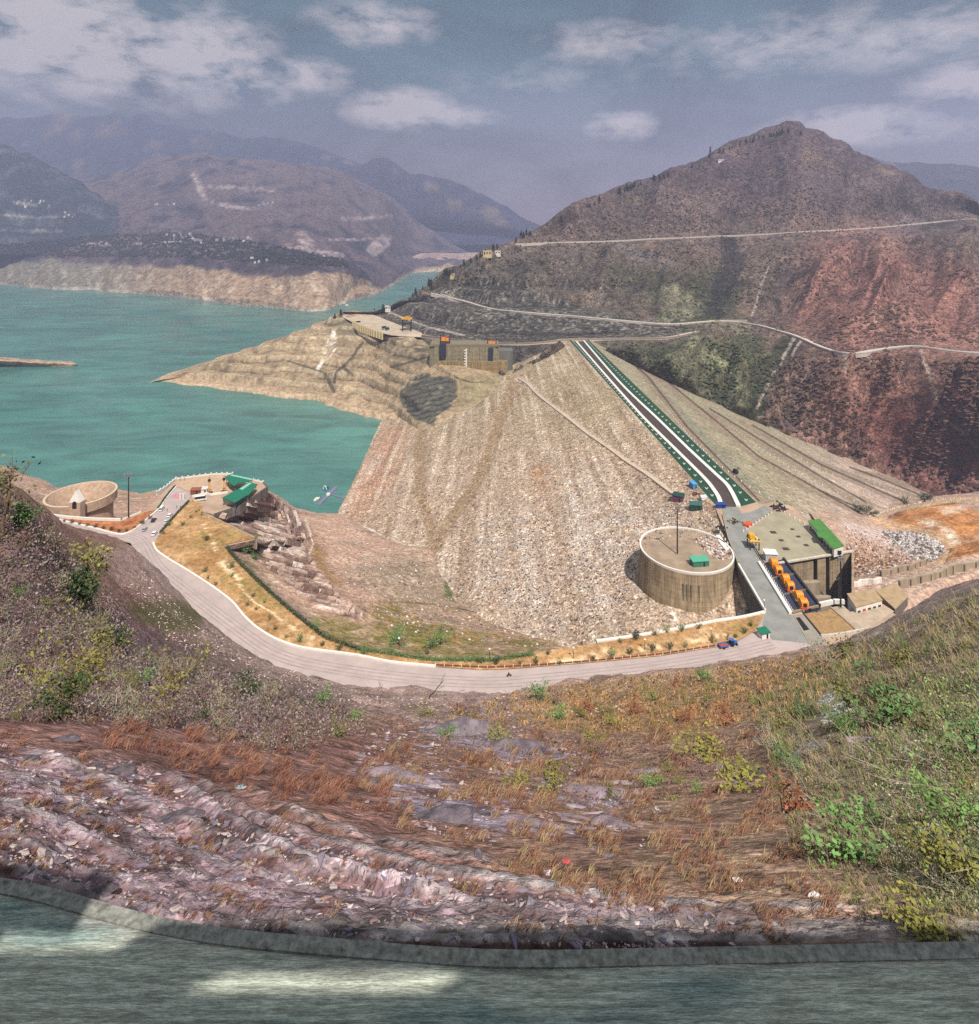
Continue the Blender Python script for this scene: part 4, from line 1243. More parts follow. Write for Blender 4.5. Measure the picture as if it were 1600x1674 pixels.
def col_fg(px, py, g):
    n = fbm(g * .10 + 3, 4)
    n2 = fbm(g * .55, 4)
    n3 = fbm(g * 2.4, 2) * ss(40, 12, dist)
    nl = fbm(np.stack([px * .012, py * .030, 0 * px], -1), 4)
    c = np.broadcast_to(alb((150, 116, 100), .95), g.shape).copy()
    # dry grass: rust on the left, straw on the right
    dry = mix(np.broadcast_to(alb((144, 106, 96), .95), g.shape), alb((168, 138, 112), .95), ss(500, 1200, px + 300 * nl))
    c = mix(c, dry, np.clip(.65 + 1.5 * n2, 0, 1) * ss(1090, 1150, py))
    gv = poly_m(px + 20 * n2, py + 12 * n2, GRV, 24)
    c = mix(c, mix(np.broadcast_to(alb((146, 124, 128), .95), g.shape), alb((120, 90, 84), .95), ss(-.05, .3, nl + .4 * n2)), gv * .9)
    c = mix(c, alb((166, 156, 152)), lm * np.clip(.75 + .9 * n2, 0, 1) * .9)
    c = mix(c, mix(np.broadcast_to(alb((118, 86, 78)), g.shape), alb((84, 68, 66)), ss(-.1, .3, n2)), lip_shade * np.clip(.6 + 1.4 * n2, 0, 1) * .85)
    vg = ss(1496, 1508, py - 10 * n2) * ss(250, 500, px)
    c = mix(c, mix(np.broadcast_to(alb((150, 140, 134)), g.shape), alb((116, 106, 100)), ss(-.1, .3, nl)), vg * ss(1545, 1535, py) * .9)
    c = mix(c, alb((74, 56, 50)), ss(1534, 1546, py + 10 * nl) * ss(200, 420, px) * .9)
    for p in ROCKS_P:
        c = mix(c, alb((158, 144, 152)), poly_m(px + 20 * n2, py + 9 * n2, p, 7) * np.clip(.8 + n2, 0, 1))
    # strip beside the road below
    rd = np.interp(px, nE[:, 0], nE[:, 1])
    low = ss(75, 20, py - rd) * ss(180, 240, px)
    c = mix(c, mix(np.broadcast_to(alb((178, 152, 138)), g.shape), alb((132, 112, 98)), ss(-.1, .35, n)), low * .85)
    gold = poly_m(px + 30 * nl, py + 12 * n2, [(900, 1125), (1150, 1095), (1330, 1070), (1420, 1060), (1400, 1090), (1230, 1150), (1150, 1200), (900, 1190), (850, 1150)], 20)
    c = mix(c, mix(np.broadcast_to(alb((190, 150, 104)), g.shape), alb((142, 116, 78)), ss(-.1, .3, n2)), gold * .85)
    # green and grey right-hand slope
    gr = poly_m(px + 40 * nl, py + 20 * n2, [(1330, 1080), (1450, 1030), (1700, 930), (1700, 1560), (1500, 1500), (1350, 1300), (1250, 1180)], 60)
    c = mix(c, mix(np.broadcast_to(alb((152, 140, 116), .95), g.shape), alb((112, 114, 78), .95), ss(-.05, .3, n2 + nl * .5)), gr * .65)
    c = mix(c, alb((152, 152, 146)), poly_m(px + 10 * n2, py + 8 * n2, [(1335, 1140), (1385, 1130), (1400, 1160), (1345, 1180)], 6) * .7)
    c = mix(c, alb((178, 146, 108)), line_m(px + 5 * n2, py, [(1400, 1120), (1440, 1100), (1480, 1065), (1520, 1030), (1560, 985)], 6) * .7)
    # dark brush slope on the left
    br = poly_m(px + 30 * nl, py + 15 * n2, [(-400, 600), (0, 800), (120, 900), (215, 1010), (420, 1100), (570, 1150), (420, 1200), (200, 1180), (0, 1170), (-400, 1150)], 25)
    c = mix(c, mix(np.broadcast_to(alb((126, 102, 104), .9), g.shape), alb((104, 104, 80), .9), ss(-.1, .3, n + .5 * n2)), br * .9)
    t = poly_m(px + 14 * n, py + 8 * n2, [(215, 895), (240, 940), (330, 1015), (320, 1045), (255, 985), (190, 950), (150, 900)], 8)
    c = mix(c, mix(np.broadcast_to(alb((190, 158, 144)), g.shape), alb((150, 120, 104)), ss(-.05, .3, n2)), t * .9)
    g2 = poly_m(px + 12 * n, py + 8 * n2, [(215, 985), (280, 980), (335, 995), (325, 1035), (260, 1030), (215, 1005)], 8)
    c = mix(c, alb((104, 100, 58)), g2 * .85)
    c = np.minimum(c * (1 + .10 * ss(1110, 1200, py))[..., None] * np.array([.95, .97, 1.03]), .8)
    c = mix(c, c * .72, ss(.05, .4, -n2) * .8)
    c = mix(c, np.minimum(c * 1.3, .8), ss(.1, .4, n3) * .6)
    return c
HILLM = terrain_mat('dry_hillside', [('noise', .12, [(.3, .82), (.7, 1.15)]), ('noise', 1.3, [(.36, .58), (.62, 1.25)]), ('noise', 7.0, [(.36, .68), (.62, 1.25)]), ('cell', 15., [(0, .62), (.2, .95), (.85, 1.05), (1, 1.45)]), ('cell', 3.6, [(0, .62), (.25, .94), (.85, 1.05), (.97, 1.5)])],
                    [('noise', .8, .7, .6), ('noise', 6.0, .7, .08), ('cells', 9.0, .5, .05)])
FG = g
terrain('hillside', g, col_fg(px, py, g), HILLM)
LIPX = lambda x, y: min([1e3] + [abs(y - 7 - np.interp(x, [p[0] for p in pts], [p[1] for p in pts])) for pts in LEDGE if pts[0][0] - 10 < x < pts[-1][0] - 60])
# =================================================================== ROADS, LAWNS, CREST
WHITE = paint('whitewash', (226, 220, 210), .8, var=.08, scale=.4)
ROAD = paint('pale_asphalt', (176, 160, 154), .9, var=.10, scale=.16, bump=.03)
BROAD = paint('grey_asphalt', (138, 138, 132), .9, var=.16, scale=.14)
ASPH = paint('crest_asphalt', (78, 66, 60), .85, var=.14, scale=.25)
GREENV = paint('green_verge', (34, 74, 52), .95, var=.22, scale=.5, bump=.1)
STONE = paint('wall_concrete', (162, 146, 124), .9, var=.16, scale=.35, streak=True)
DARKC = paint('damp_concrete', (104, 100, 92), .9, var=.2, scale=.3, streak=True)
STEEL = paint('dark_steel', (62, 58, 56), .5, metal=.4, var=.2, scale=1)
GREY = paint('grey_metal', (150, 150, 150), .45, metal=.3, var=.1)
ORANGE = paint('orange_paint', (244, 152, 34), .45, var=.08, scale=1.2)
YELLOW = paint('yellow_paint', (222, 166, 44), .5, var=.12, scale=1.0)
BLACK = paint('black_opening', (34, 32, 34), .8, var=.1)
NAVY = paint('navy_panel', (58, 58, 78), .6, var=.15, scale=.6)
RED = paint('rust_red', (184, 74, 44), .7, var=.15, scale=1)
BLUE = paint('blue_paint', (60, 110, 190), .55, var=.12, scale=1)
TEAL = paint('green_sheet_roof', (26, 112, 84), .5, var=.12, scale=.5)
GREENR = paint('grass_green_roof', (76, 128, 58), .6, var=.12, scale=.5)
GLASS = paint('dark_glass', (40, 46, 54), .12, var=.05)
SOIL = paint('brown_soil', (160, 128, 88), .95, var=.22, scale=.7, bump=.1)
LAWNM = terrain_mat('dry_lawn', [('noise', .06, [(.3, .8), (.7, 1.15)]), ('noise', .5, [(.36, .7), (.62, 1.2)]), ('noise', 2.2, [(.36, .75), (.62, 1.2)])], [('noise', .6, .8, .3)])

def sheet(name, px_poly, dz, mat, kind='structure', Z=DECK, parent=None, thick=None):
    pts = [PZ(x, y, Z) for x, y in px_poly]
    mb = MB()
    mb.add([(p[0], p[1], Z + dz) for p in pts], [tuple(range(len(pts)))])
    o = mb.build(name, mat, parent, tri=True)
    if sum(p.normal.z * p.area for p in o.data.polygons) < 0:
        o.data.flip_normals()
    if kind: o['kind'] = kind
    return o

KERB = [(250, 888), (255, 900), (270, 912), (300, 930), (342, 957), (378, 984), (398, 1008), (420, 1028), (450, 1046), (480, 1057), (510, 1063), (585, 1073), (640, 1084), (712, 1091)]
KERB_R = [(712, 1091), (783, 1096), (830, 1095), (880, 1091), (980, 1083), (1080, 1073), (1175, 1058)]
LKERB = [(-500, 812), (-100, 826), (55, 843), (114, 855), (156, 865), (192, 874), (211, 871), (227, 861), (244, 846), (260, 832), (272, 815), (288, 796)]
road_out = [(x, y) for x, y in NEARE if x <= 1330]
road_poly = [(x, y - 1) for x, y in road_out] + [(1322, 1052), (1292, 1003), (1262, 950), (1236, 900), (1222, 868), (1207, 829), (1180, 829), (1190, 880), (1208, 925), (1251, 1001), (1238, 1032), (1205, 1050)] + KERB_R[::-1] + KERB[::-1][1:] + [(263, 871), (286, 843), (307, 820), (312, 808)] + LKERB[::-1]
sheet('road', road_poly, .10, ROAD)
sheet('bridge_road', [(1207, 829), (1180, 829), (1190, 880), (1208, 925), (1251, 1001), (1246, 1022), (1262, 1046), (1322, 1052), (1292, 1003), (1262, 950), (1236, 900), (1222, 868)], .16, BROAD)
LW = [(942, 559), (1000, 626), (1050, 682), (1100, 732), (1150, 782), (1167, 803), (1175, 816), (1179, 829)]
RW = [(954, 557.5), (1012, 625), (1075, 686), (1125, 735), (1170, 777), (1188, 794), (1198, 810), (1207, 829)]
mid = [(-200, 822), (60, 845), (160, 870), (226, 880), (256, 925), (300, 962), (352, 1002), (398, 1036), (440, 1064), (490, 1082), (560, 1095), (640, 1106), (720, 1113), (800, 1116), (880, 1111), (980, 1101), (1080, 1089), (1180, 1072), (1262, 1052)]
WEAR = paint('road_wear', (163, 147, 142), .9, var=.14, scale=.3)
for k_, off in enumerate((-2.4, -.9, 1.0, 2.6)):
    ln_ = smooth_line([PZ(x, y, DECK + .118) for x, y in mid], 6)
    t_ = np.gradient(ln_[:, :2], axis=0); t_ /= np.linalg.norm(t_, axis=1)[:, None]
    ln_[:, 0] += -t_[:, 1] * off; ln_[:, 1] += t_[:, 0] * off
    l, r = ribbon(ln_, .45 + .25 * np.abs(fbm(ln_ * .05 + k_, 2)) * 2); mb = MB(); band(mb, r, l); o = mb.build('road_wear', WEAR); o['kind'] = 'structure'
    if o.data.polygons[5].normal.z < 0: o.data.flip_normals()
sheet('crest_road', LW + RW[::-1], .12, ASPH)
lg = [np.array([X0(Y) + .4, Y, 0]) for Y in (940, 800, 680, 560, 470, 400, 372)]
def poly3(name, pts, z, mat, kind='structure', parent=None):
    mb = MB()
    mb.add([(p[0], p[1], z) for p in pts], [tuple(range(len(pts)))])
    o = mb.build(name, mat, parent, tri=True)
    if sum(p.normal.z * p.area for p in o.data.polygons) < 0:
        o.data.flip_normals()
    if kind: o['kind'] = kind
    return o
poly3('crest_verge', lg + on_deck(LW)[::-1], DECK + .14, GREENV)
poly3('crest_verge.001', [np.array([X1(Y) - .4, Y, 0]) for Y in (940, 800, 680, 560, 470, 400, 374)] + on_deck(RW)[::-1], DECK + .14, GREENV)

def wall_thing(name, px_line, w, h, mat, label, cat, group=None, Z=DECK, below=.3, smooth=True, step=4):
    p = [PZ(x, y, Z) for x, y in px_line]
    if smooth: p = smooth_line(p, 5)
    mb = MB()
    wall(mb, p, w, h, below)
    return tag(mb.build(name, mat), label, cat, group)
wall_thing('parapet', LW, 2.6, 1.1, WHITE, 'broad white parapet along the reservoir side of the dam crest road', 'parapet')
wall_thing('parapet', RW, 2.6, 1.1, WHITE, 'broad white parapet along the valley side of the dam crest road', 'parapet')
wall_thing('kerb_wall', KERB, .9, .75, WHITE, 'long white kerb wall curving between the road and the dry lawn', 'kerb')
wall_thing('kerb_wall', LKERB, .9, .75, WHITE, 'white kerb wall that bends round the flower bed by the parked cars', 'kerb')

# white V-shaped stone markers on the green verges
mb = MB()
for s in (-1, 1):
    mb.tube([(s * .18, 0, 0), (s * .85, 0, 1.0)], .34, 5, .30)
mark0 = mb.build('verge_marker', WHITE)
first = True
def along(pts3, step):
    return resample(pts3, step)
for line, side, lab in ((lg, 0, 'white V-shaped marker on the green verge facing the reservoir'), ([np.array([X1(Y) - .4, Y, 0]) for Y in (940, 800, 680, 560, 470, 400, 376)], 1, 'white V-shaped marker on the green verge facing the valley')):
    other = np.array(on_deck(LW if side == 0 else RW))
    for p in along(np.array(line), 10.5):
        k = np.argmin(np.abs(other[:, 1] - p[1]))
        ox = np.interp(-p[1], -other[:, 1], other[:, 0])
        q = ((p[0] * .55 + ox * .45), p[1], DECK + .15)
        o = mark0 if first else mark0.copy()
        if not first: col.objects.link(o)
        first = False
        o.location = q
        tag(o, lab, 'marker', 'white markers on the crest verges')

# guard stones along the berm roads and kerbs
mb = MB()
mb.box((0, 0, 0), (.75, .75, 1.0), 0, .7)
g0 = mb.build('guard_stone', WHITE)
nst = 0
def stones(px_line, step, lab, grp, deck=None, maxn=200):
    global nst
    pts = []
    for (a, b) in zip(px_line[:-1], px_line[1:]):
        n = 14
        for i in range(n):
            t = i / n
            x, y = a[0] + (b[0] - a[0]) * t, a[1] + (b[1] - a[1]) * t
            pts.append(np.array(at(x, y)) if deck is None else PZ(x, y, deck))
    for p in resample(pts, step)[:maxn]:
        o = g0 if nst == 0 else g0.copy()
        if nst: col.objects.link(o)
        nst += 1
        o.location = [float(p[0]), float(p[1]), float(p[2]) - .1]
        tag(o, lab, 'guard stone', grp)
stones([(1075, 650), (1125, 712), (1170, 757), (1215, 790), (1260, 816)], 6.5, 'white guard stone on the highest berm road below the crest', 'guard stones on the berm roads')
stones([(1196, 698), (1238, 730), (1285, 762), (1337, 790), (1400, 821)], 6.0, 'white guard stone on the second berm road down the dam', 'guard stones on the berm roads')
stones([(1290, 740), (1311, 751), (1364, 779), (1425, 812)], 6.0, 'white guard stone on the middle berm road of the dam', 'guard stones on the berm roads')
stones([(1411, 782), (1456, 800), (1500, 817)], 6.0, 'white guard stone on the lowest berm road of the dam', 'guard stones on the berm roads')
stones([(1421, 845), (1469, 829), (1508, 821), (1553, 815), (1600, 816)], 5.5, 'white guard stone beside the road above the orange earth', 'guard stones above the orange earth')
stones([(1150, 834), (1165, 852), (1178, 872), (1190, 890)], 3.6, 'white guard stone beside the bridge approach above the rubble', 'guard stones on the bridge approach', DECK)
stones([(1282, 838), (1300, 848), (1316, 858)], 3.2, 'white guard stone on the rear rim of the spillway deck', 'guard stones on the spillway deck', DECK)
stones([(1215, 869), (1240, 852), (1262, 838)], 3.6, 'small white guard stone beside the ramp behind the spillway deck', 'guard stones on the spillway deck', DECK)

# ---- lawns on the terrace
LAWN = [(251, 888), (256, 880), (264, 872), (287, 845), (308, 822), (318, 816), (330, 822), (331, 836), (371, 857), (417, 881), (369, 891), (391, 920), (438, 965), (477, 999), (530, 1041), (585, 1060), (700, 1077), (800, 1079), (880, 1067), (1000, 1049), (1100, 1030), (1170, 1016), (1249, 1003), (1236, 1030), (1205, 1048)] + KERB_R[::-1] + KERB[::-1][1:-1] + [(256, 901)]
def fine_sheet(name, px_poly, dz, mat, colf, step=1.6, kind='structure', sink=.25):
    P3 = [PZ(x, y) for x, y in px_poly]
    bm = bmesh.new()
    vs = [bm.verts.new((p[0], p[1], 0)) for p in P3]
    bm.faces.new(vs)
    bmesh.ops.triangulate(bm, faces=bm.faces[:])
    for it in range(7):
        ed = [e for e in bm.edges if e.calc_length() > step * 2.4]
        if not ed: break
        bmesh.ops.subdivide_edges(bm, edges=ed, cuts=1)
        bmesh.ops.triangulate(bm, faces=bm.faces[:])
    me = bpy.data.meshes.new(name)
    bm.to_mesh(me)
    bm.free()
    n = len(me.vertices)
    v = np.zeros(n * 3)
    me.vertices.foreach_get('co', v)
    v = v.reshape(-1, 3)
    v[:, 2] = DECK + dz + .12 * fbm(v * .2, 2)
    me.vertices.foreach_set('co', v.ravel())
    if sum(p.normal.z * p.area for p in me.polygons) < 0:
        me.flip_normals()
    px, py = to_px(v)
    c4 = np.ones((n, 4), np.float32)
    c4[:, :3] = colf(px, py, v)
    a = me.color_attributes.new('Col', 'FLOAT_COLOR', 'POINT')
    a.data.foreach_set('color', c4.ravel())
    me.update()
    o = obj(name, me, mat)
    if kind: o['kind'] = kind
    return o
def col_lawn(px, py, g):
    n = fbm(g * .05, 3)
    n2 = fbm(g * .2, 3)
    c = np.broadcast_to(alb((176, 138, 94)), g.shape).copy()
    c = mix(c, alb((200, 166, 124)), ss(0, .4, n2))
    c = mix(c, alb((150, 108, 62)), ss(.05, .4, -n) * .7)
    for p in ([(330, 868), (400, 872), (380, 895), (300, 900)], [(340, 930), (420, 950), (470, 1000), (400, 985)], [(550, 1050), (700, 1075), (860, 1080), (560, 1070)], [(1200, 1020), (1250, 1004), (1230, 1040), (1190, 1046)]):
        c = mix(c, alb((122, 112, 48)), poly_m(px + 12 * n, py + 6 * n2, p, 9) * np.clip(.35 + 1.6 * n2, 0, 1))
    for p in ([(333, 858), (346, 882), (362, 921), (388, 945), (393, 960), (414, 984), (443, 1000), (482, 1029), (514, 1044)], [(900, 1087), (908, 1081), (947, 1079), (965, 1072), (992, 1065), (1030, 1067), (1060, 1059), (1097, 1057), (1130, 1050), (1160, 1040), (1190, 1040)]):
        wd = 1.1 if p[0][0] < 800 else 1.7
        c = mix(c, alb((232, 206, 164)), line_m(px + n2, py + n2, p, wd))
    c = mix(c, alb((128, 74, 56)), line_m(px, py + 4.2, KERB_R, 1.8) * .85)
    return c
fine_sheet('lawn', LAWN, .30, LAWNM, col_lawn)
fine_sheet('flower_bed', [(62, 843), (114, 853), (156, 863), (192, 872), (211, 869), (226, 859), (243, 844), (256, 833), (236, 838), (197, 853), (150, 852), (100, 848)], .25, LAWNM, lambda px, py, g: mix(np.broadcast_to(alb((184, 120, 78)), g.shape), alb((150, 96, 64)), ss(-.1, .3, fbm(g * .3, 3))))
sheet('pink_paving', [(279, 812), (288, 806), (296, 812), (291, 816)], .14, paint('pink_tiles', (196, 132, 140), .9, var=.2, scale=1.5))
sheet('plaza', [(290, 795), (294, 786), (345, 778), (372, 777), (418, 790), (405, 800), (340, 811), (314, 806)], .12, paint('plaza_stone', (188, 160, 132), .9, var=.14, scale=.3))

wall_thing('bridge_parapet', [(1207, 924), (1229, 962), (1251, 1000)], .8, 1.0, WHITE, 'white parapet along the reservoir side of the bridge road', 'parapet', smooth=False)
wall_thing('bridge_parapet', [(1181, 842), (1190, 880), (1206, 921)], .5, .8, STONE, 'grey parapet of the bridge approach above the rubble', 'parapet', smooth=False)
# ---- retaining walls of the terrace
def edge_wall(a, b, w, h, below, label, mat=STONE):
    return wall_thing('retaining_wall', EDGE[a:b], w, h, mat, label, 'wall', below=below, smooth=False)
edge_wall(14, 18, .8, .5, 5.2, 'grey retaining wall under the point of the dry lawn')
edge_wall(18, 23, .8, .4, 3.2, 'pale retaining wall stepping down behind the hedge of the lawn')
edge_wall(11, 15, .9, .8, 4.5, 'dark retaining wall under the green-roofed pavilion', formwork('pavilion_wall', (112, 104, 98), 2.0, 0, 3.0))
wall_thing('garden_wall', [(975, 1050), (1040, 1041), (1110, 1029), (1170, 1017), (1215, 1010), (1250, 1002)], 1.2, .8, WHITE, 'white wall on the far side of the lawn beside the round bastion', 'wall', below=1.5)
wall_thing('garden_wall', [(55, 839), (100, 846), (150, 850), (197, 851)], .9, 1.3, WHITE, 'white wall in front of the round overflow funnel', 'wall', below=6)
wall_thing('garden_wall', [(200, 850), (216, 844), (230, 838)], .7, .8, WHITE, 'short white wall ending at the tall floodlight mast', 'wall', below=3)
# crenellated white wall round the plaza
def cren(pxl, label):
    p = [PZ(x, y) for x, y in pxl]
    r = empty('perimeter_wall', p[0], 0, label, 'wall')
    base = np.array(p[0])
    mb = MB(); wall(mb, [q - base for q in p], .6, .9, 1.5)
    mb.build('wall_base', WHITE, r)
    for q in resample(p, 3.4):
        m2 = MB(); m2.box(q - base + np.array([0, 0, .9]), (.8, .8, .7))
        m2.build('post', WHITE, r)
    return r
cren([(288, 783.5), (345, 776.5), (380, 775.5)], 'white wall with posts along the water side of the plaza')
cren([(414, 786), (430, 789.5)], 'short white wall with posts beside the pavilion roof')
cren([(256, 806), (272, 796), (287, 784)], 'white wall with posts climbing from the car park to the plaza corner')
wall_thing('plaza_wall', [(314, 813), (338, 808), (344, 810), (372, 806)], .8, 1.2, WHITE, 'plain white wall across the plaza below the two yellow hoists', 'wall', smooth=False)
wall_thing('hedge_kerb', [(264, 869), (287, 842), (308, 819)], .5, .5, WHITE, 'low pale kerb between the car park and the dry lawn', 'kerb')

# =================================================================== SHAFT SPILLWAY
sp = empty('overflow_funnel', (-255, 382, -178), 0, 'round stone overflow funnel standing at the water edge', 'spillway')
def lathe_part(name, prof, mat, parent, n=72, c=(0, 0, 0)):
    mb = MB(); mb.lathe(prof, c, n); return mb.build(name, mat, parent, smooth=False)
FUN = paint('funnel_masonry', (180, 152, 128), .95, var=.22, scale=.5, bump=.2)
lathe_part('outer_wall', [(17.2, -14), (17.2, 8.2), (19.4, 9.6), (19.4, 14.6)], FUN, sp)
lathe_part('rim', [(19.4, 14.6), (19.5, 15.1), (18.2, 15.2), (18.0, 14.2)], paint('rim_stone', (202, 178, 152), .9, var=.1), sp)
lathe_part('inner_bowl', [(18.0, 14.2), (15.5, 10.4), (13.2, 6.4), (12.8, 5.2), (12.4, 5.2), (11.2, 1.8), (10.9, 1.8), (10.0, -3), (9.2, -9), (0, -9)], FUN, sp)
for k in range(16):
    a = 2 * math.pi * k / 16
    mb = MB(); mb.box((12.4 * math.cos(a), 12.4 * math.sin(a), 2.2), (.7, 1.0, 4.0), a)
    mb.build('rib', FUN, sp)
tw = empty('intake_turret', (-243.5, 361.2, -169), 0, 'pointed masonry turret with a dark arch in front of the funnel', 'turret')
mb = MB(); mb.box((0, 0, -6), (6.6, 4.5, 16.5)); mb.build('pier', paint('turret_masonry', (192, 160, 136), .9, var=.16, scale=.8), tw)
mb = MB(); mb.add([(-3.3, -2.25, 10.5), (3.3, -2.25, 10.5), (0, -1.4, 17), (-3.3, 2.25, 10.5), (3.3, 2.25, 10.5), (0, 1.4, 17)], [(0, 1, 2), (5, 4, 3), (0, 2, 5, 3), (1, 4, 5, 2), (0, 3, 4, 1)])
mb.build('gable', WHITE, tw)
mb = MB(); mb.prism([(-1.2, 7.2), (1.2, 7.2), (1.2, 10), (.8, 10.9), (0, 11.3), (-.8, 10.9), (-1.2, 10)], 0, .3)
mb.v = [(x, -2.3 - z, y) for x, y, z in mb.v]; mb.build('arch', BLACK, tw)

# =================================================================== MASTS
def mast(x, y, ytop, label, head, lamps=6, r=.32):
    b = PZ(x, y) if y < 1100 else np.array(at(x, y))
    h = (y - ytop) * b[1] / F
    t = empty('floodlight_mast', b, 0, label, 'light mast')
    mb = MB(); mb.tube([(0, 0, 0), (0, 0, h)], r * 1.3, 8, r * .8); mb.build('pole', STEEL, t)
    mb = MB(); mb.box((0, 0, -.1), (1.6, 1.6, .5)); mb.build('footing', CONC, t)
    fr = MB(); fr.box((0, 0, h), (head, .25, .2)); fr.box((0, 0, h + 1.0), (head, .25, .2))
    f = fr.build('lamp_frame', STEEL, t)
    for k in range(lamps):
        m2 = MB(); m2.box((-head / 2 + head * (k % (lamps // 2) + .5) / (lamps // 2), -.35, h + .05 + 1.0 * (k // (lamps // 2))), (head / lamps * 1.5, .5, .75)); m2.build('lamp', GREY, f)
    return t
mast(210, 847, 779, 'tall floodlight mast between the funnel and the car park', 5.6)
mast(1107, 906, 833, 'tall floodlight mast on top of the round bastion', 2.4)
mast(1374, 994, 917, 'tall dark floodlight mast beside the spillway end wall', 3.0)
def thin(x, y, ytop, label):
    b = PZ(x, y); h = (y - ytop) * b[1] / F
    mb = MB(); mb.tube([(0, 0, 0), (0, 0, h)], .16, 6, .07); mb.tube([(-.8, 0, h * .92), (.8, 0, h * .92)], .06, 5)
    o = mb.build('antenna_pole', GREY); o.location = b
    tag(o, label, 'pole')
thin(294, 787, 762, 'taller thin pole at the water corner of the plaza')
thin(301, 786, 771, 'shorter thin pole at the water corner of the plaza')

# =================================================================== PAVILION
def roof_slab(name, pts, z, th, mat, parent, base, ridge=None):
    q = [PZ(x, y, z) - base for x, y in pts]
    mb = MB(); mb.prism([(p[0], p[1]) for p in q], z - base[2], z - base[2] + th)
    return mb.build(name, mat, parent, tri=True)
base = PZ(392, 806)
pv = empty('pavilion', base, 0, 'open pavilion with two green sheet roofs above the water corner', 'pavilion')
A1 = [(367.5, 780), (379, 775), (414, 783), (408, 788), (390, 790), (383, 795), (374, 789)]
A2 = [(407, 788.5), (421, 792.5), (407, 809), (402, 811), (384, 822.5), (362.5, 814.5), (391, 799)]
roof_slab('roof', A1, -159.5, .35, TEAL, pv, base)
roof_slab('roof', A2, -160.0, .35, TEAL, pv, base)
LT = paint('pale_teal_sheet', (136, 190, 172), .4, var=.08)
roof_slab('skylight', [(379, 775.6), (414, 783.2), (411, 785.2), (376, 777.5)], -159.1, .12, LT, pv, base)
roof_slab('skylight', [(391, 799.4), (407, 789.2), (411, 790.2), (396, 801)], -159.6, .12, LT, pv, base)
for x, y in ((370, 782), (380, 777), (411, 784.5), (384, 793)):
    q = PZ(x, y, -159.6) - base
    mb = MB(); mb.tube([(q[0], q[1], 0), (q[0], q[1], 5.2)], .2, 6); mb.build('post', GREY, pv)
for x, y in ((365, 814), (384, 820.5), (405, 808), (418, 793), (392, 800)):
    q = PZ(x, y, -160.1) - base
    mb = MB(); mb.tube([(q[0], q[1], 0), (q[0], q[1], 4.8)], .2, 6); mb.build('post', GREY, pv)
q = PZ(376, 824) - base
mb = MB(); mb.box((q[0] + .3, q[1], 0), (5.5, 2.6, 3.6), .25); mb.build('wall', WHITE, pv)
q = PZ(368, 820) - base
mb = MB(); mb.box((q[0], q[1], 0), (2.2, 2.2, 2.6), .25); mb.build('store', DARKC, pv)

def hoist_col(x, y, yt, label):
    b = PZ(x, y); h = (y - yt) * b[1] / F
    t = empty('hoist_mast', b, 0, label, 'hoist')
    for s in (-1, 1):
        mb = MB(); mb.tube([(s * .8, 0, 0), (s * .35, 0, h * .78)], .22, 6); mb.build('leg', YELLOW, t)
    mb = MB()
    for k in range(6): mb.tube([(-.8 + .07 * k, 0, h * .13 * k), (.8 - .07 * k, 0, h * .13 * (k + 1))], .09, 4)
    mb.build('bracing', YELLOW, t)
    mb = MB(); mb.box((0, 0, h * .78), (1.5, 1.2, h * .12)); mb.tube([(0, 0, h * .9), (0, 0, h * 1.05)], .15, 5); mb.build('head', STEEL, t)
    mb = MB(); mb.box((0, 0, 0), (3.4, 2.4, 1.0)); mb.build('winch_base', STEEL, t)
hoist_col(342, 807, 781, 'yellow hoist mast in the middle of the plaza')
hoist_col(366, 805, 779, 'yellow hoist mast nearest the pavilion roof')

def hut(name, x, y, size, rz, wallm, roofm, label, cat, Z=None, over=.35, roofh=.3, door=True):
    b = PZ(x, y, Z) if Z is not None else np.array(at(x, y))
    t = empty(name, b, rz, label, cat)
    mb = MB(); mb.box((0, 0, -.5), (size[0], size[1], size[2] + .5)); mb.build('wall', wallm, t)
    mb = MB(); sx, sy, z = size[0] / 2 + over, size[1] / 2 + over, size[2]
    mb.add([(-sx, -sy, z), (sx, -sy, z), (sx, sy, z + .5), (-sx, sy, z + .5), (-sx, -sy, z + roofh), (sx, -sy, z + roofh), (sx, sy, z + roofh + .5), (-sx, sy, z + roofh + .5)],
           [(3, 2, 1, 0), (4, 5, 6, 7), (0, 1, 5, 4), (1, 2, 6, 5), (2, 3, 7, 6), (3, 0, 4, 7)])
    mb.build('roof', roofm, t)
    if door:
        mb = MB(); mb.box((size[0] * .2, -size[1] / 2 - .03, 0), (.9, .08, min(2.0, size[2] * .8))); mb.build('door', BLACK, t)
    return t
hut('shed', 320, 807, (5.5, 3, 2.6), .1, paint('brown_boards', (132, 78, 58), .8), paint('brown_roof', (146, 84, 66), .7), 'small red-brown shed at the corner of the plaza', 'shed', DECK)
hut('kiosk', 334, 805, (3.6, 2.4, 2.4), .1, WHITE, paint('white_sheet', (214, 206, 200), .5), 'small white kiosk between the brown shed and the hoist', 'kiosk', DECK)
for x, lab in ((295, 'white gate pillar nearest the pink paving'), (300, 'white gate pillar at the entrance of the plaza')):
    mb = MB(); mb.box((0, 0, 0), (.9, .9, 3.0)); mb.box((0, 0, 3.0), (1.2, 1.2, .3)); o = mb.build('gate_pillar', WHITE); o.location = PZ(x, 816); tag(o, lab, 'pillar')

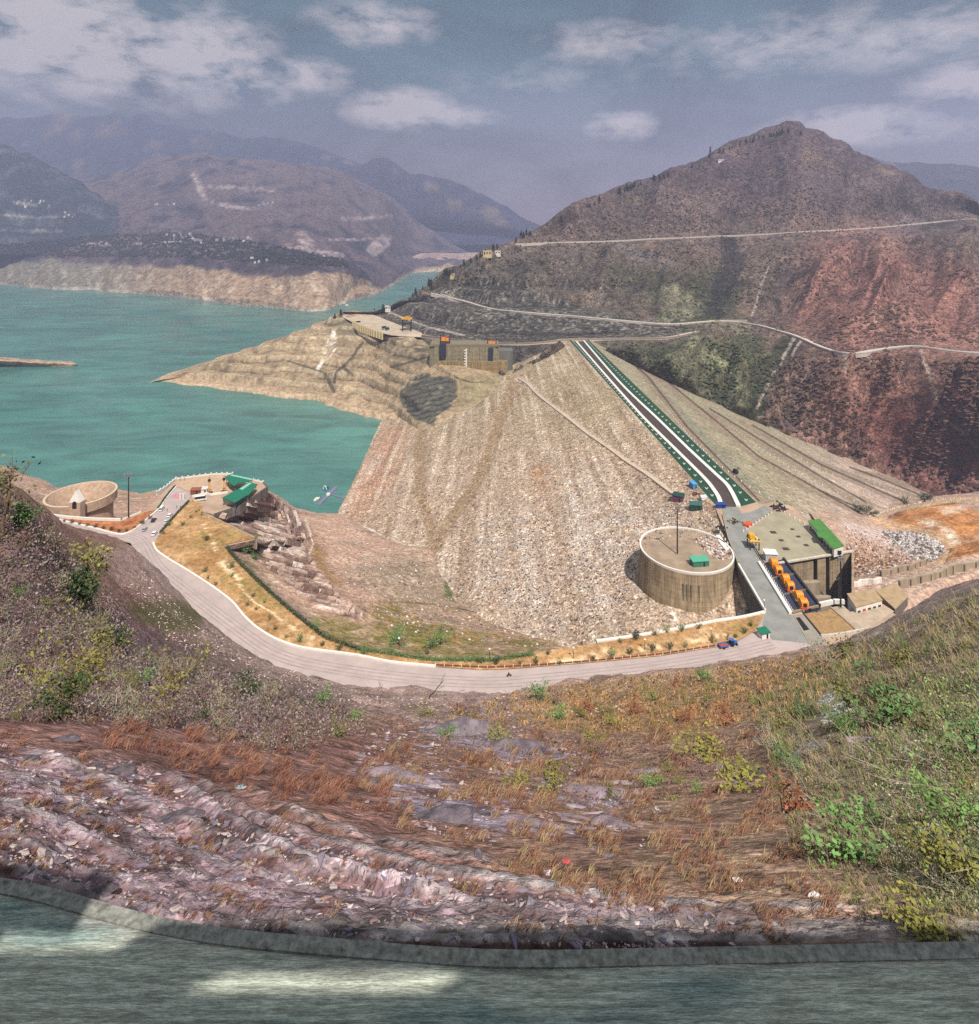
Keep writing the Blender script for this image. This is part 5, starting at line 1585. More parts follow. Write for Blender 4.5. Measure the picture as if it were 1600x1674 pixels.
# =================================================================== VEHICLES
TYRE = paint('tyre_rubber', (30, 30, 30), .9)
def vehicle(name, body_rgb, L, W, H, label, cat, loc, rz, van=False, group=None):
    t = empty(name, loc, rz, label, cat, group)
    bm = paint('car_%d_%d_%d' % body_rgb, body_rgb, .3, var=.03)
    if van: prof = [(-L / 2, .35), (L / 2, .35), (L / 2, .95), (L * .46, 1.15), (-L / 2, 1.2)]; cab = [(-L * .49, 1.1), (L * .44, 1.1), (L * .33, H), (-L * .47, H)]
    else: prof = [(-L / 2, .35), (L / 2, .35), (L / 2, .75), (L * .30, .95), (-L * .45, 1.0), (-L / 2, .85)]; cab = [(-L * .44, .93), (L * .27, .93), (L * .10, H), (-L * .34, H)]
    mb = MB(); mb.prism(prof, -W / 2, W / 2); mb.v = [(x, z, y) for x, y, z in mb.v]; mb.build('body', bm, t)
    mb = MB(); mb.prism(cab, -W * .44, W * .44); mb.v = [(x, z, y) for x, y, z in mb.v]; mb.build('window', GLASS, t)
    a, b = cab[3][0], cab[2][0]
    mb = MB(); mb.box(((a + b) / 2, 0, H - .06), (abs(b - a) * 1.04, W * .9, .12)); mb.build('roof', bm, t)
    for sx in (-1, 1):
        for sy in (-1, 1):
            mb = MB(); mb.tube([(sx * L * .31, sy * W * .5 - .12, .33), (sx * L * .31, sy * W * .5 + .12, .33)], .34, 10); mb.build('wheel', TYRE, t)
    return t
hd = math.atan2(*(PZ(288, 800) - PZ(240, 862))[[1, 0]])
vehicle('parked_van', (226, 224, 220), 4.9, 1.9, 2.1, 'white van parked farthest up beside the white kerb', 'van', PZ(264, 834) + [0, 0, .1], hd, True, 'cars on the car park')
vehicle('parked_car', (228, 226, 222), 4.4, 1.8, 1.5, 'white car parked beside the low hedge at the upper end', 'car', PZ(277, 844) + [0, 0, .1], hd, False, 'cars on the car park')
vehicle('parked_car', (52, 50, 56), 4.5, 1.85, 1.5, 'black car parked along the white kerb', 'car', PZ(251, 852) + [0, 0, .1], hd, False, 'cars on the car park')
vehicle('parked_car', (216, 210, 204), 3.7, 1.7, 1.5, 'small cream car half hidden by the low hedge', 'car', PZ(271, 855) + [0, 0, .1], hd, False, 'cars on the car park')
vehicle('parked_car', (164, 164, 168), 4.2, 1.75, 1.5, 'silver car nearest the road junction beside the kerb', 'car', PZ(236, 867) + [0, 0, .1], hd, False, 'cars on the car park')
vehicle('parked_car', (230, 228, 226), 4.5, 1.85, 1.6, 'white car nearest the lawn corner at the junction', 'car', PZ(252, 874) + [0, 0, .1], hd, False, 'cars on the car park')
vehicle('parked_van', (232, 230, 228), 6.8, 2.2, 2.8, 'long white van parked under the plain white plaza wall', 'van', PZ(328, 818) + [0, 0, .1], .35, True)

def person(x, y, shirt, label, Z=DECK + .1):
    me = bpy.data.meshes.new('person')
    V = [(0, 0, .95), (0, 0, 1.2), (0, 0, 1.42), (0, -.01, 1.52), (0, -.03, 1.66), (.11, 0, .88), (.12, .03, .48), (.12, 0, .06), (-.11, 0, .88), (-.14, -.05, .48), (-.14, .02, .06), (.2, 0, 1.40), (.26, .02, 1.12), (.27, -.05, .86), (-.2, 0, 1.40), (-.26, .02, 1.12), (-.27, -.05, .86), (.12, -.14, .04), (-.14, -.12, .04)]
    E = [(0, 1), (1, 2), (2, 3), (3, 4), (0, 5), (5, 6), (6, 7), (0, 8), (8, 9), (9, 10), (2, 11), (11, 12), (12, 13), (2, 14), (14, 15), (15, 16), (7, 17), (10, 18)]
    Rr = [.15, .15, .15, .055, .105, .095, .065, .045, .095, .065, .045, .06, .045, .035, .06, .045, .035, .04, .04]
    me.from_pydata(V, E, [])
    o = obj('person', me, paint('clothes_%d_%d_%d' % shirt, shirt, .9))
    m = o.modifiers.new('skin', 'SKIN')
    for k, r in zip(me.skin_vertices[0].data, Rr): k.radius = (r, r)
    me.skin_vertices[0].data[0].use_root = True
    s = o.modifiers.new('sub', 'SUBSURF'); s.levels = s.render_levels = 1
    o.location = PZ(x, y, Z)
    tag(o, label, 'person')
    mb = MB(); mb.blob((0, 0.0, 1.73), (.10, .11, .08), 1, 1, 1, .05); h = mb.build('hair', BLACK, o)
    return o
person(289, 831, (58, 56, 70), 'person in dark clothes standing left of another by the hedge')
person(295, 831, (48, 50, 48), 'person in dark clothes standing right of another by the hedge')
person(273, 836, (150, 70, 60), 'person in a reddish shirt walking between the parked cars')

# motorbike on the road, tractor and trailer near the guard hut
b = PZ(832, 1106) + [0, 0, .1]
t = empty('motorbike', b, .2, 'dark motorbike with a rider on the pale curved road', 'motorbike')
for sx in (-.65, .65):
    mb = MB(); mb.tube([(sx, -.06, .3), (sx, .06, .3)], .31, 12); mb.build('wheel', TYRE, t)
mb = MB(); mb.tube([(-.65, 0, .35), (-.2, 0, .6), (.35, 0, .65), (.65, 0, .35)], .12, 6); mb.blob((.15, 0, .75), (.35, .16, .16), 2); mb.build('frame', STEEL, t)
mb = MB(); mb.tube([(.45, -.35, 1.0), (.42, .35, 1.0)], .03, 5); mb.build('handlebar', STEEL, t)
o = person(832, 1106, (60, 40, 44), 'person in dark clothes riding the motorbike on the road')
o.location = (b[0] - .15, b[1], b[2] - .1)
b = PZ(1198, 1055) + [0, 0, .1]
t = empty('tractor', b, .25, 'blue tractor parked at the lawn corner near the green-roofed hut', 'tractor')
mb = MB(); mb.box((.9, 0, .7), (1.7, .8, .9)); mb.build('bonnet', BLUE, t)
mb = MB(); mb.box((-.4, 0, .8), (1.3, 1.2, .6)); mb.build('seat', STEEL, t)
mb = MB(); mb.box((-.4, 0, 2.3), (1.7, 1.6, .12)); mb.build('canopy', BLUE, t)
for sx in (-1.1, .3):
    for sy in (-.65, .65):
        mb = MB(); mb.tube([(sx, sy, 1.3), (sx, sy, 2.3)], .05, 5); mb.build('post', STEEL, t)
for sx, sy, r in ((-.7, -.8, .75), (-.7, .8, .75), (1.4, -.6, .45), (1.4, .6, .45)):
    mb = MB(); mb.tube([(sx, sy - .18, r), (sx, sy + .18, r)], r, 14); mb.build('wheel', TYRE, t)
b = PZ(1183, 1059) + [0, 0, .1]
t = empty('trailer', b, .25, 'red open farm trailer standing behind the blue tractor', 'trailer')
mb = MB(); mb.box((0, 0, .8), (4.2, 2.0, .15)); mb.build('bed', RED, t)
for c, s in (((0, -1, .9), (4.2, .1, .6)), ((0, 1, .9), (4.2, .1, .6)), ((-2.1, 0, .9), (.1, 2, .6)), ((2.1, 0, .9), (.1, 2, .6))):
    mb = MB(); mb.box(c, s); mb.build('side', paint('trailer_blue', (70, 110, 170), .6), t)
for sy in (-.9, .9):
    mb = MB(); mb.tube([(-.4, sy - .15, .45), (-.4, sy + .15, .45)], .45, 12); mb.build('wheel', TYRE, t)
hut('guard_hut', 1248, 1041, (3.8, 2.6, 2.2), .3, WHITE, TEAL, 'white guard hut with a green roof at the bridge junction', 'hut', DECK + .1)

# =================================================================== BASTION
bc = np.array([102.3, 318.5])
ba = empty('round_bastion', (*bc, DECK - 18), 0, 'broad round concrete bastion rising from the rubble at the dam foot', 'bastion')
BW = formwork('bastion_concrete', (176, 156, 126), 2.4, 72)
EWM = formwork('end_wall_concrete', (172, 152, 124), 3.0, 0, 3.6)
DWM = formwork('dark_wall_concrete', (112, 110, 102), 3.0, 0, 5.0)  # dark grey concrete of the approach wall
lathe_part('drum_wall', [(24.6, -10), (24.4, 2), (23.8, 9), (23.4, 17.6)], BW, ba, 96)
lathe_part('parapet', [(23.4, 17.6), (23.5, 18.7), (22.7, 18.7), (22.7, 17.5)], WHITE, ba, 96)
lathe_part('top_slab', [(22.7, 17.9), (0, 18.0)], paint('bastion_top', (156, 136, 114), .95, var=.2, scale=.15), ba, 64)
for a_ in (4.35, 4.42, 4.5, 4.66):
    mb = MB(); mb.box((23.95 * math.cos(a_), 23.95 * math.sin(a_), 3), (.35, .5, 10), a_); mb.build('stain_slot', DARKC, ba)
_n = 24; TERR.append((np.array([(bc[0], bc[1], DECK + .05)] + [(bc[0] + 22.5 * math.cos(2 * math.pi * k / _n), bc[1] + 22.5 * math.sin(2 * math.pi * k / _n), DECK + .02) for k in range(_n)]), np.array([(0, 1 + k, 1 + (k + 1) % _n) for k in range(_n)])))
hut('shed', 1143, 923, (8.2, 4.0, 2.6), .12, paint('teal_wall', (60, 120, 100), .7), paint('teal_roof', (84, 164, 134), .5, var=.08), 'green flat-roofed shed on top of the round bastion', 'shed', DECK)

# =================================================================== SPILLWAY BLOCK
sw = empty('spillway', PZ(1262, 960) + [0, 0, -30], 0, 'concrete spillway block under the bridge with a tall streaked end wall', 'spillway')
sb = np.array(sw.location)
def sw_prism(name, pts, z0, z1, mat):
    mb = MB(); mb.prism([(PZ(x, y)[0] - sb[0], PZ(x, y)[1] - sb[1]) for x, y in pts], z0 - sb[2], z1 - sb[2]); return mb.build(name, mat, sw, tri=True)
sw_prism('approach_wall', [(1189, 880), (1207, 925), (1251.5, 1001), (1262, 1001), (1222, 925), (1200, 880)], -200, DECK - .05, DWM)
for (x, y) in ((1222, 952), (1237, 977)):
    p = PZ(x, y) - sb
    mb = MB(); mb.box((p[0] - .7, p[1], -6), (1.4, 1.6, 24)); mb.build('buttress', paint('pale_pier', (150, 148, 138), .9, var=.12, scale=.5, streak=True), sw)
ew = [PZ(1264, 921), PZ(1392, 900)]
d_ = (ew[1] - ew[0]); Lw = np.linalg.norm(d_); d_ /= Lw
nrm = np.array([d_[1], -d_[0], 0])
def wallbox(name, t0, t1, out, z0, z1, mat, thick=3):
    a, b = ew[0] + d_ * t0, ew[0] + d_ * t1
    q = [a + nrm * out, b + nrm * out, b + nrm * (out - thick), a + nrm * (out - thick)]
    mb = MB(); mb.prism([(p[0] - sb[0], p[1] - sb[1]) for p in q], z0 - sb[2], z1 - sb[2]); return mb.build(name, mat, sw)
wallbox('end_wall', -1, Lw * .50, .1, -202, DECK - .1, EWM)
wallbox('end_wall', Lw * .54, Lw * .65, .6, -202, DECK - .1, EWM)
wallbox('end_wall', Lw * .69, Lw + .3, 1.0, -202, DECK - .1, EWM)
wallbox('recess', Lw * .50, Lw * .54, -1.4, -202, DECK - .1, BLACK, 1.5)
wallbox('recess', Lw * .65, Lw * .69, -1.4, -202, DECK - .1, BLACK, 1.5)
wallbox('coping', -1, Lw + .3, 1.6, DECK - .1, DECK + .6, paint('coping_stone', (196, 186, 170), .9), 1.4)
wallbox('pipe', Lw * .80, Lw * .82, 1.5, -187, -177, WHITE, .5)
wallbox('pipe', Lw * .76, Lw * .84, 1.7, -178.2, -177.5, WHITE, .5)
# the side of the pit towards the rubble slope, its floor and near wall
sw_prism('pit_wall', [(1392, 900), (1396, 905), (1396, 1003), (1392, 1001)], -202, DECK - .1, EWM)
sw_prism('pit_wall', [(1312, 1003), (1334, 1003), (1392, 1000), (1396, 1004), (1336, 1007), (1310, 1007)], -202, DECK - .1, STONE)
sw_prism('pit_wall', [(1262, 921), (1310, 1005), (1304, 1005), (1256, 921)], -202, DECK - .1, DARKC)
sw_prism('pit_floor', [(1256, 920), (1396, 898), (1396, 1005), (1306, 1006)], -203, -199, DARKC)
for t0 in (.28, .58):
    a = PZ(1262 + 48 * t0, 921 + 82 * t0)
    mb = MB(); mb.prism([(a[0] - sb[0], a[1] - sb[1] - 1.3), (a[0] - sb[0] + 19, a[1] - sb[1] + 1.0), (a[0] - sb[0] + 20.5, a[1] - sb[1] + 2.4), (a[0] - sb[0] + 19, a[1] - sb[1] + 3.4), (a[0] - sb[0], a[1] - sb[1] + 1.3)], -8, 27)
    mb.build('gate_pier', paint('pier_concrete', (152, 138, 116), .9, var=.2, scale=.3, streak=True), sw, tri=True)
mb = MB()
for p0, p1, r in (((1322, 962, -178), (1356, 993, -184), .35), ((1330, 955, -180), (1362, 990, -186), .35), ((1300, 930, -176), (1318, 972, -178), .5)):
    mb.tube([PZ(*p0) - sb, PZ(*p1) - sb], r, 6)
mb.build('stair_rail', STEEL, sw)
sheet('spillway_deck', [(1214, 873), (1262, 839), (1283, 838), (1320, 858), (1378, 893), (1362, 903), (1283, 917), (1262, 919), (1236, 900)], .14, paint('deck_slab', (158, 150, 126), .9, var=.14, scale=.14))
sheet('ramp', [(1198, 842), (1212, 868), (1262, 836), (1250, 827), (1225, 838)], .18, BROAD)
for i, (x, y, s) in enumerate(((1264, 871, 3.0), (1295, 866, 1.8), (1277, 884, 2.2), (1305, 878, 2.0), (1284.5, 898, 3.0), (1318, 892, 2.2))):
    mb = MB(); mb.box((0, 0, 0), (s, s * .8, .25)); mb.build('hatch', paint('hatch_steel', (74, 60, 52), .7), sw).location = PZ(x, y) - sb + [0, 0, .16]
# gate bridge with hoists
gb = empty('hoist_bridge', PZ(1290, 962), 0, 'dark hoist bridge with white parapet beside the road carrying orange winches', 'bridge')
gbl = np.array(gb.location)
def gb_prism(name, pts, z0, z1, mat):
    mb = MB(); mb.prism([(PZ(x, y)[0] - gbl[0], PZ(x, y)[1] - gbl[1]) for x, y in pts], z0, z1); return mb.build(name, mat, gb, tri=True)
A, B, C_, D_ = np.array((1243, 922.)), np.array((1294, 1004.)), np.array((1281, 915.)), np.array((1341, 993.))
lerp = lambda a, b, t: tuple(a * (1 - t) + b * t)
def quad(u0, u1, v0, v1):
    f = lambda u, v: tuple((A * (1 - v) + B * v) * (1 - u) + (C_ * (1 - v) + D_ * v) * u)
    return [f(u0, v0), f(u1, v0), f(u1, v1), f(u0, v1)]
gb_prism('deck', quad(0, 1, 0, 1), -1.2, .22, NAVY)
gb_prism('parapet', quad(-.09, .02, -.02, 1.0), 0, 1.1, WHITE)
gb_prism('beam', quad(.36, .43, 0, 1.02), .22, 1.0, paint('tan_beam', (150, 132, 106), .8))
gb_prism('rail', quad(.95, 1.02, 0, 1.0), .22, 1.3, STEEL)
gb_prism('cross_beam', quad(.02, .95, .30, .325), .22, .7, DARKC)
gb_prism('cross_beam', quad(.02, .95, .63, .655), .22, .7, DARKC)
gb_prism('cross_beam', quad(.0, .95, .975, 1.0), .22, .9, paint('tan_beam', (150, 132, 106)))
for vv in np.linspace(.04, .96, 20):
    p = PZ(*quad(.05, .06, vv, vv + .01)[0]) - gbl
    mb = MB(); mb.box((p[0] + .3, p[1], .2), (.35, .35, 1.0)); mb.build('bollard', WHITE, gb)
def winch(x, y, x2, y2, label):
    a = PZ(x, y, DECK + 2); b = PZ(x2, y2, DECK + 2)
    c = (a + b) / 2
    t = empty('gate_hoist', (c[0], c[1], DECK + .22), 0, label, 'hoist', 'orange gate hoists on the spillway bridge')
    mb = MB(); mb.box((0, 0, 0), (5.4, 9.2, .5), -.12); mb.build('base_frame', STEEL, t)
    for j, q in enumerate((a, b)):
        p = q - c
        m2 = MB()
        W = 1.9
        arc = [(-1.9, 0), (1.9, 0), (1.95, 1.6), (1.6, 2.6), (.9, 3.2), (0, 3.35), (-.9, 3.2), (-1.6, 2.6), (-1.95, 1.6)]
        m2.prism(arc, -1.5, 1.5)
        m2.v = [(z + p[0], x + p[1], y + .5) for x, y, z in m2.v]
        dr = m2.build('winch_cover', ORANGE, t)
        for e in (-1.0, 0, 1.0):
            m3 = MB(); m3.prism([(x * 1.04, y * 1.03 + .02) for x, y in arc], e - .12, e + .12)
            m3.v = [(z + p[0], x + p[1], y + .48) for x, y, z in m3.v]
            m3.build('rib', paint('burnt_orange', (226, 124, 24), .5), dr)
        if j:
            m3 = MB(); m3.box((p[0] - .2, p[1] - 2.05, 1.3), (1.5, .3, 1.5)); m3.build('opening', BLACK, dr)
    mb = MB(); mb.box((.6, 5.2, .5), (3.2, 1.4, 1.9)); mb.build('motor_cover', paint('pale_orange', (236, 176, 96), .5), t)
    mb = MB(); mb.box((-1.4, -5.0, .5), (2.4, 1.0, .7)); mb.build('gearbox', RED, t)
winch(1264.5, 920, 1272, 932, 'pair of orange hoist drums nearest the white cabinet')
winch(1283.5, 946, 1291, 958, 'pair of orange hoist drums in the middle of the hoist bridge')
winch(1305.5, 974, 1313, 986, 'pair of orange hoist drums nearest the brown soil square')
hut('control_cabin', 1259, 915, (5.6, 3.6, 3.6), -.1, paint('grey_panel', (180, 184, 190), .6), WHITE, 'white flat-roofed control cabin at the head of the hoist bridge', 'cabin', DECK + .1)
b = PZ(1231, 896)
t = empty('gantry_crane', b, -.1, 'yellow gantry crane standing on dark legs beside the bridge road', 'crane')
for sx in (-2.2, 2.2):
    for sy in (-2.4, 2.4):
        mb = MB(); mb.tube([(sx, sy, 0), (sx, sy, 6.0)], .28, 6); mb.build('leg', STEEL, t)
mb = MB(); mb.box((0, 0, 4.2), (5.2, 6.2, .6)); mb.build('platform', YELLOW, t)
mb = MB(); mb.box((-.6, .8, 4.8), (2.6, 3.0, 2.2)); mb.build('cab', YELLOW, t)
mb = MB(); mb.tube([(1.5, -2, 5.4), (1.5, 2, 5.4)], .6, 10); mb.build('drum', paint('cream', (228, 206, 140), .5), t)
mb = MB(); mb.box((0, -3.2, 4.9), (5.4, .3, .6)); mb.build('rail_beam', paint('cream', (228, 206, 140)), t)
mb = MB(); 
for k in (-.8, .8):
    a_, b_ = PZ(1231 + 2 * k, 893), PZ(1262 + 2 * k, 946)
    mb.tube([a_ + [0, 0, .3], b_ + [0, 0, .3]], .18, 5)
tag(mb.build('crane_rail', STEEL), 'pair of dark rails running from the gantry crane along the road', 'rail')
# long green-roofed office
base = PZ(1350, 876)
t = empty('office_building', base, 0, 'long low building with a grass-green roof at the back of the spillway deck', 'building')
roof_slab('roof', [(1320, 852), (1340, 848.5), (1380, 893), (1362, 898), (1345, 880), (1338, 879), (1334, 872), (1337, 870)], DECK + 4.4, .35, GREENR, t, base)
q = [PZ(x, y, DECK + 4.4) - base for x, y in ((1322, 853), (1339, 849.5), (1378.5, 893), (1363, 897))]
mb = MB(); mb.prism([(p[0], p[1]) for p in q], 0, 4.4); mb.build('wall', WHITE, t, tri=True)
p = (q[2] + q[3]) / 2
mb = MB(); mb.box((p[0], p[1] - .25, .9), (2.6, .15, 2.0), .0); mb.build('window', GLASS, t)
for k in np.linspace(.1, .9, 8):
    p = q[0] * (1 - k) + q[3] * k
    mb = MB(); mb.box((p[0] - .1, p[1] - .1, .8), (.5, 2.0, 2.2), .1); mb.build('window', GLASS, t)
# ground south of the pit
sheet('soil_square', [(1314, 1004), (1352, 999.5), (1358, 995), (1401, 1033), (1342, 1039)], .2, SOIL)
sheet('service_slab', [(1296, 1006), (1312, 1004), (1341, 1040), (1352, 1052), (1330, 1060), (1322, 1052)], .18, CONC)
mb = MB(); pts = [(1301, 1011), (1307, 1010), (1323, 1030), (1314, 1032)]
mb.prism([tuple(PZ(x, y)[:2]) for x, y in pts], DECK - .5, DECK + .32); tag(mb.build('trench_dark', BLACK), 'long black slab for the dark trench opening below the hoist bridge', 'trench opening')  # black slab put where the open trench is only dark inside
wall_thing('low_wall', [(1339, 991), (1364, 985.5), (1380, 986)], .9, 1.6, WHITE, 'short white wall on the near rim of the spillway pit', 'wall', smooth=False)
wall_thing('low_wall', [(1342, 1041), (1370, 1038), (1400, 1033), (1412, 1030)], .7, .8, paint('grey_white', (196, 190, 178), .9), 'pale curved wall on the near side of the brown soil square', 'wall')
wall_thing('low_wall', [(1313, 1004), (1330, 1024), (1343, 1040)], .5, .5, STEEL, 'dark low kerb along the road side of the soil square', 'wall', smooth=False)
wall_thing('low_wall', [(1358, 994), (1380, 1013), (1403, 1034)], .8, .6, STONE, 'grey kerb along the valley side of the soil square', 'wall', smooth=False)
sheet('service_yard', [(1360, 993), (1378, 990), (1392, 1003), (1440, 986), (1462, 1000), (1415, 1031), (1404, 1034)], .12, paint('yard', (176, 158, 136), .9, var=.18, scale=.3))

# buildings right of the mast
def flat_building(pts, z, h, label, roofm, wallm, wins):
    base = PZ(*pts[0], z)
    t = empty('flat_roofed_building', base, 0, label, 'building')
    q = [PZ(x, y, z + h) - base for x, y in pts]
    mb = MB(); mb.prism([(p[0], p[1]) for p in q], h, h + .4); mb.build('roof', roofm, t)
    c = sum(q) / 4
    w = [c + (p - c) * .95 for p in q]
    mb = MB(); mb.prism([(p[0], p[1]) for p in w], -3, h); mb.build('wall', wallm, t)
    a, b = w[wins[0]], w[wins[1]]
    ang = math.atan2((b - a)[1], (b - a)[0])
    n = wins[2]
    for k in range(n):
        p = a + (b - a) * ((k + .5) / n)
        m = (RED if k == 1 else GLASS)
        mb = MB(); mb.box((p[0], p[1], .6 if k != 1 else 0), (np.linalg.norm(b - a) / n * .55, .3, h * .55 if k != 1 else h * .7), ang); mb.build('door' if k == 1 else 'window', m, t)
    return t
RF = paint('mud_roof', (170, 146, 112), .95, var=.16, scale=.4)
flat_building([(1384, 971.5), (1429, 965), (1443, 982), (1399, 994)], DECK - 2.5, 5.0, 'low building with a brown flat roof, white front and orange door', RF, WHITE, (3, 2, 5))
flat_building([(1431, 967), (1466, 955), (1485, 976), (1463, 997)], DECK - 4.5, 4.6, 'second brown flat-roofed building with a dark side wall', RF, paint('dark_wall', (120, 110, 104), .9), (0, 3, 3))  # walls in a darker grey-brown than the neighbouring building
def ground_wall(pxl, w, h, mat, label, below=2.5, ribs=None):
    p = []
    for (a, b) in zip(pxl[:-1], pxl[1:]):
        for i in range(8):
            h_ = at(a[0] + (b[0] - a[0]) * i / 8, a[1] + (b[1] - a[1]) * i / 8)
            if h_ is not None: p.append(np.array(h_))
    p = np.array(p); p[:, 2] = np.convolve(np.pad(p[:, 2], 3, 'edge'), np.ones(7) / 7, 'valid')
    if ribs is None:
        mb = MB(); wall(mb, p, w, h, below)
        return tag(mb.build('retaining_wall', mat), label, 'wall')
    t = empty('retaining_wall', p[0], 0, label, 'wall')
    mb = MB(); wall(mb, p - p[0], w, h, below); mb.build('wall_face', mat, t)
    for q in resample(p, ribs):
        mb = MB(); mb.box(q - p[0] + np.array([-.2, -w / 2, -below]), (.5, .9, h + below - .4)); mb.build('rib', DARKC, t)
    return t
ground_wall([(1386, 962), (1410, 957), (1445, 951)], 1.0, 2.6, WHITE, 'bright white wall behind the brown flat-roofed buildings')
ground_wall([(1470, 962), (1530, 946), (1600, 926), (1700, 900)], 1.0, 3.8, STONE, 'long ribbed retaining wall below the orange earth', ribs=7)
ground_wall([(1440, 942), (1480, 933), (1518, 922)], .8, 3.0, STONE, 'shorter ribbed retaining wall beneath the heap of white boulders', ribs=6)

# small site huts at the end of the dam track
hut('site_hut', 1109, 817, (6.5, 4.5, 3.0), -.6, paint('plum_sheet', (112, 64, 92), .6), paint('dark_green_sheet', (34, 70, 60), .6), 'dark green site hut with a plum wall at the end of the dam track', 'hut')
hut('site_hut', 1137, 832, (7.0, 4.2, 3.0), -.2, paint('dark_green_sheet', (34, 70, 60)), paint('slate_green', (60, 98, 92), .6), 'dark green site hut between the dam track and the bridge approach', 'hut')
hut('site_cabin', 1133, 797, (2.8, 5.0, 3.0), .2, paint('sky_blue_sheet', (84, 150, 196), .6), paint('sky_blue_sheet', (84, 150, 196)), 'light blue cabin beside the green verge of the crest', 'cabin')
hut('site_cabin', 1178, 830, (5.4, 2.0, 2.2), 0, paint('royal_blue', (44, 70, 140), .6), paint('royal_blue', (44, 70, 140)), 'dark blue booth at the end of the reservoir-side parapet', 'booth', DECK)
b = np.array(at(1149, 816)); t = empty('tent', b, .3, 'small white tent beside the green verge of the crest', 'tent')
mb = MB(); mb.box((0, 0, 0), (4, 3, 1.6), 0, .96); mb.build('tent_wall', WHITE, t)
mb = MB(); mb.add([(-2.2, -1.7, 1.6), (2.2, -1.7, 1.6), (2.2, 1.7, 1.6), (-2.2, 1.7, 1.6), (-2.0, 0, 2.8), (2.0, 0, 2.8)], [(0, 1, 5, 4), (2, 3, 4, 5), (0, 4, 3), (1, 2, 5), (3, 2, 1, 0)]); mb.build('tent_roof', paint('pale_blue_canvas', (196, 206, 216), .8), t)
def pile(name, x, y, r, h, mats, label, cat, Z=None, n=14, seed=1):
    b = PZ(x, y, Z) if Z is not None else np.array(at(x, y))
    rnd = random.Random(seed)
    t = empty(name, b, 0, label, cat)
    for k in range(n):
        a, d = rnd.random() * 6.28, rnd.random() ** .6 * r
        mb = MB(); L_ = rnd.uniform(.8, 2.6)
        mb.box((0, 0, 0), (L_, rnd.uniform(.2, .7), rnd.uniform(.2, .8)))
        o = mb.build('scrap_piece', mats[k % len(mats)], t)
        o.location = (d * math.cos(a), d * math.sin(a), rnd.random() * h * (1 - d / r))
        o.rotation_euler = (rnd.uniform(-.5, .5), rnd.uniform(-.5, .5), rnd.random() * 6)
    return t
pile('scrap_heap', 1138, 809, 2.6, 1.5, [paint('brown_rust', (132, 64, 44), .9), STEEL], 'heap of rusty scrap beside the light blue cabin', 'scrap heap', seed=2)
pile('scrap_heap', 1202, 854, 4.0, 1.4, [paint('drab', (110, 96, 66), .9), STEEL, paint('pale_sack', (176, 166, 140), .9)], 'heap of drab machine parts on the road behind the bridge', 'scrap heap', DECK, 22, 3)
pile('scrap_heap', 1273, 832, 4.6, 6.0, [paint('dark_bundle', (54, 54, 56), .9), STEEL], 'tall dark heap of scaffolding at the corner of the spillway deck', 'scrap heap', DECK, 40, 4)
mb = MB(); mb.box((0, 0, 0), (5.2, 3.4, 1.0)); mb.box((0, 0, 1.0), (4.6, 2.8, .3)); o = mb.build('skip_container', paint('skip_red', (206, 92, 54), .7, var=.15, scale=1)); o.location = PZ(1222, 859) + [0, 0, .2]; o.rotation_euler = (0, 0, .75); tag(o, 'orange-red skip standing on the ramp behind the bridge', 'skip')
mb = MB(); mb.blob((0, 0, .1), (3.4, 1.7, .4), 5, 1, 2, .2); o = mb.build('tarpaulin', BLACK); o.location = PZ(1179, 863) + [0, 0, .15]; tag(o, 'black tarpaulin lying on the road edge above the bastion', 'tarpaulin')
mb = MB(); p = [PZ(x, y) - PZ(1172, 880) for x, y in ((1170, 877), (1176, 876), (1184, 888), (1191, 900), (1186, 901), (1177, 890))]
mb.prism([(q[0], q[1]) for q in p], -.5, .7); o = mb.build('concrete_slab', WHITE, tri=True); o.location = PZ(1172, 880); tag(o, 'white concrete slab between the rubble and the bridge road', 'slab')
# excavator on the berm road
b = np.array(at(1202, 774)); t = empty('parked_machine', b, .6, 'dark machine parked on the highest berm road', 'machine')
mb = MB(); mb.box((0, 0, .8), (3.4, 2.2, 1.6)); mb.build('body', STEEL, t)
mb = MB(); mb.box((-.6, 0, 2.4), (1.6, 1.8, 1.0)); mb.build('cab', GLASS, t)
mb = MB(); mb.tube([(1.4, 0, 2.0), (3.2, 0, 3.6), (4.6, 0, 1.2)], .22, 6); mb.build('boom', STEEL, t)
for sy in (-1, 1):
    mb = MB(); mb.box((0, sy, 0), (3.8, .6, .9)); mb.build('track', TYRE, t)
# =================================================================== FAR SIDE OF THE DAM: INTAKE, PLATFORM, MOUNTAIN ROADS
def hp(x, y):
    h = at(x, y)
    return np.array(h) if h is not None else P(x, y, 900)
IN_Y = 862.0
ibase = P(760, 608, IN_Y)
it = empty('intake_block', ibase, 0, 'wide weathered concrete intake block with two dark gate slots and a white gauge', 'intake')
IC = formwork('intake_concrete', (158, 148, 120), 6.0, 0, 9.0)
def ip(x, y, dy=0):
    p = P(x, y, IN_Y) - ibase
    return (p[0], dy, p[2])
def ib(name, x0, x1, y0_, y1_, d0, d1, mat, n=1):
    a, b = ip(x0, y1_), ip(x1, y0_)
    mb = MB(); mb.prism([(a[0], d0), (b[0], d0), (b[0], d1), (a[0], d1)], a[2], b[2]); return mb.build(name, mat, it)
mb = MB()
L0, R0 = ip(702, 565)[0], ip(816, 565)[0]
arc = [(L0 + (R0 - L0) * t, -5.5 * math.sin(math.pi * t) ** .6) for t in np.linspace(0, 1, 14)]
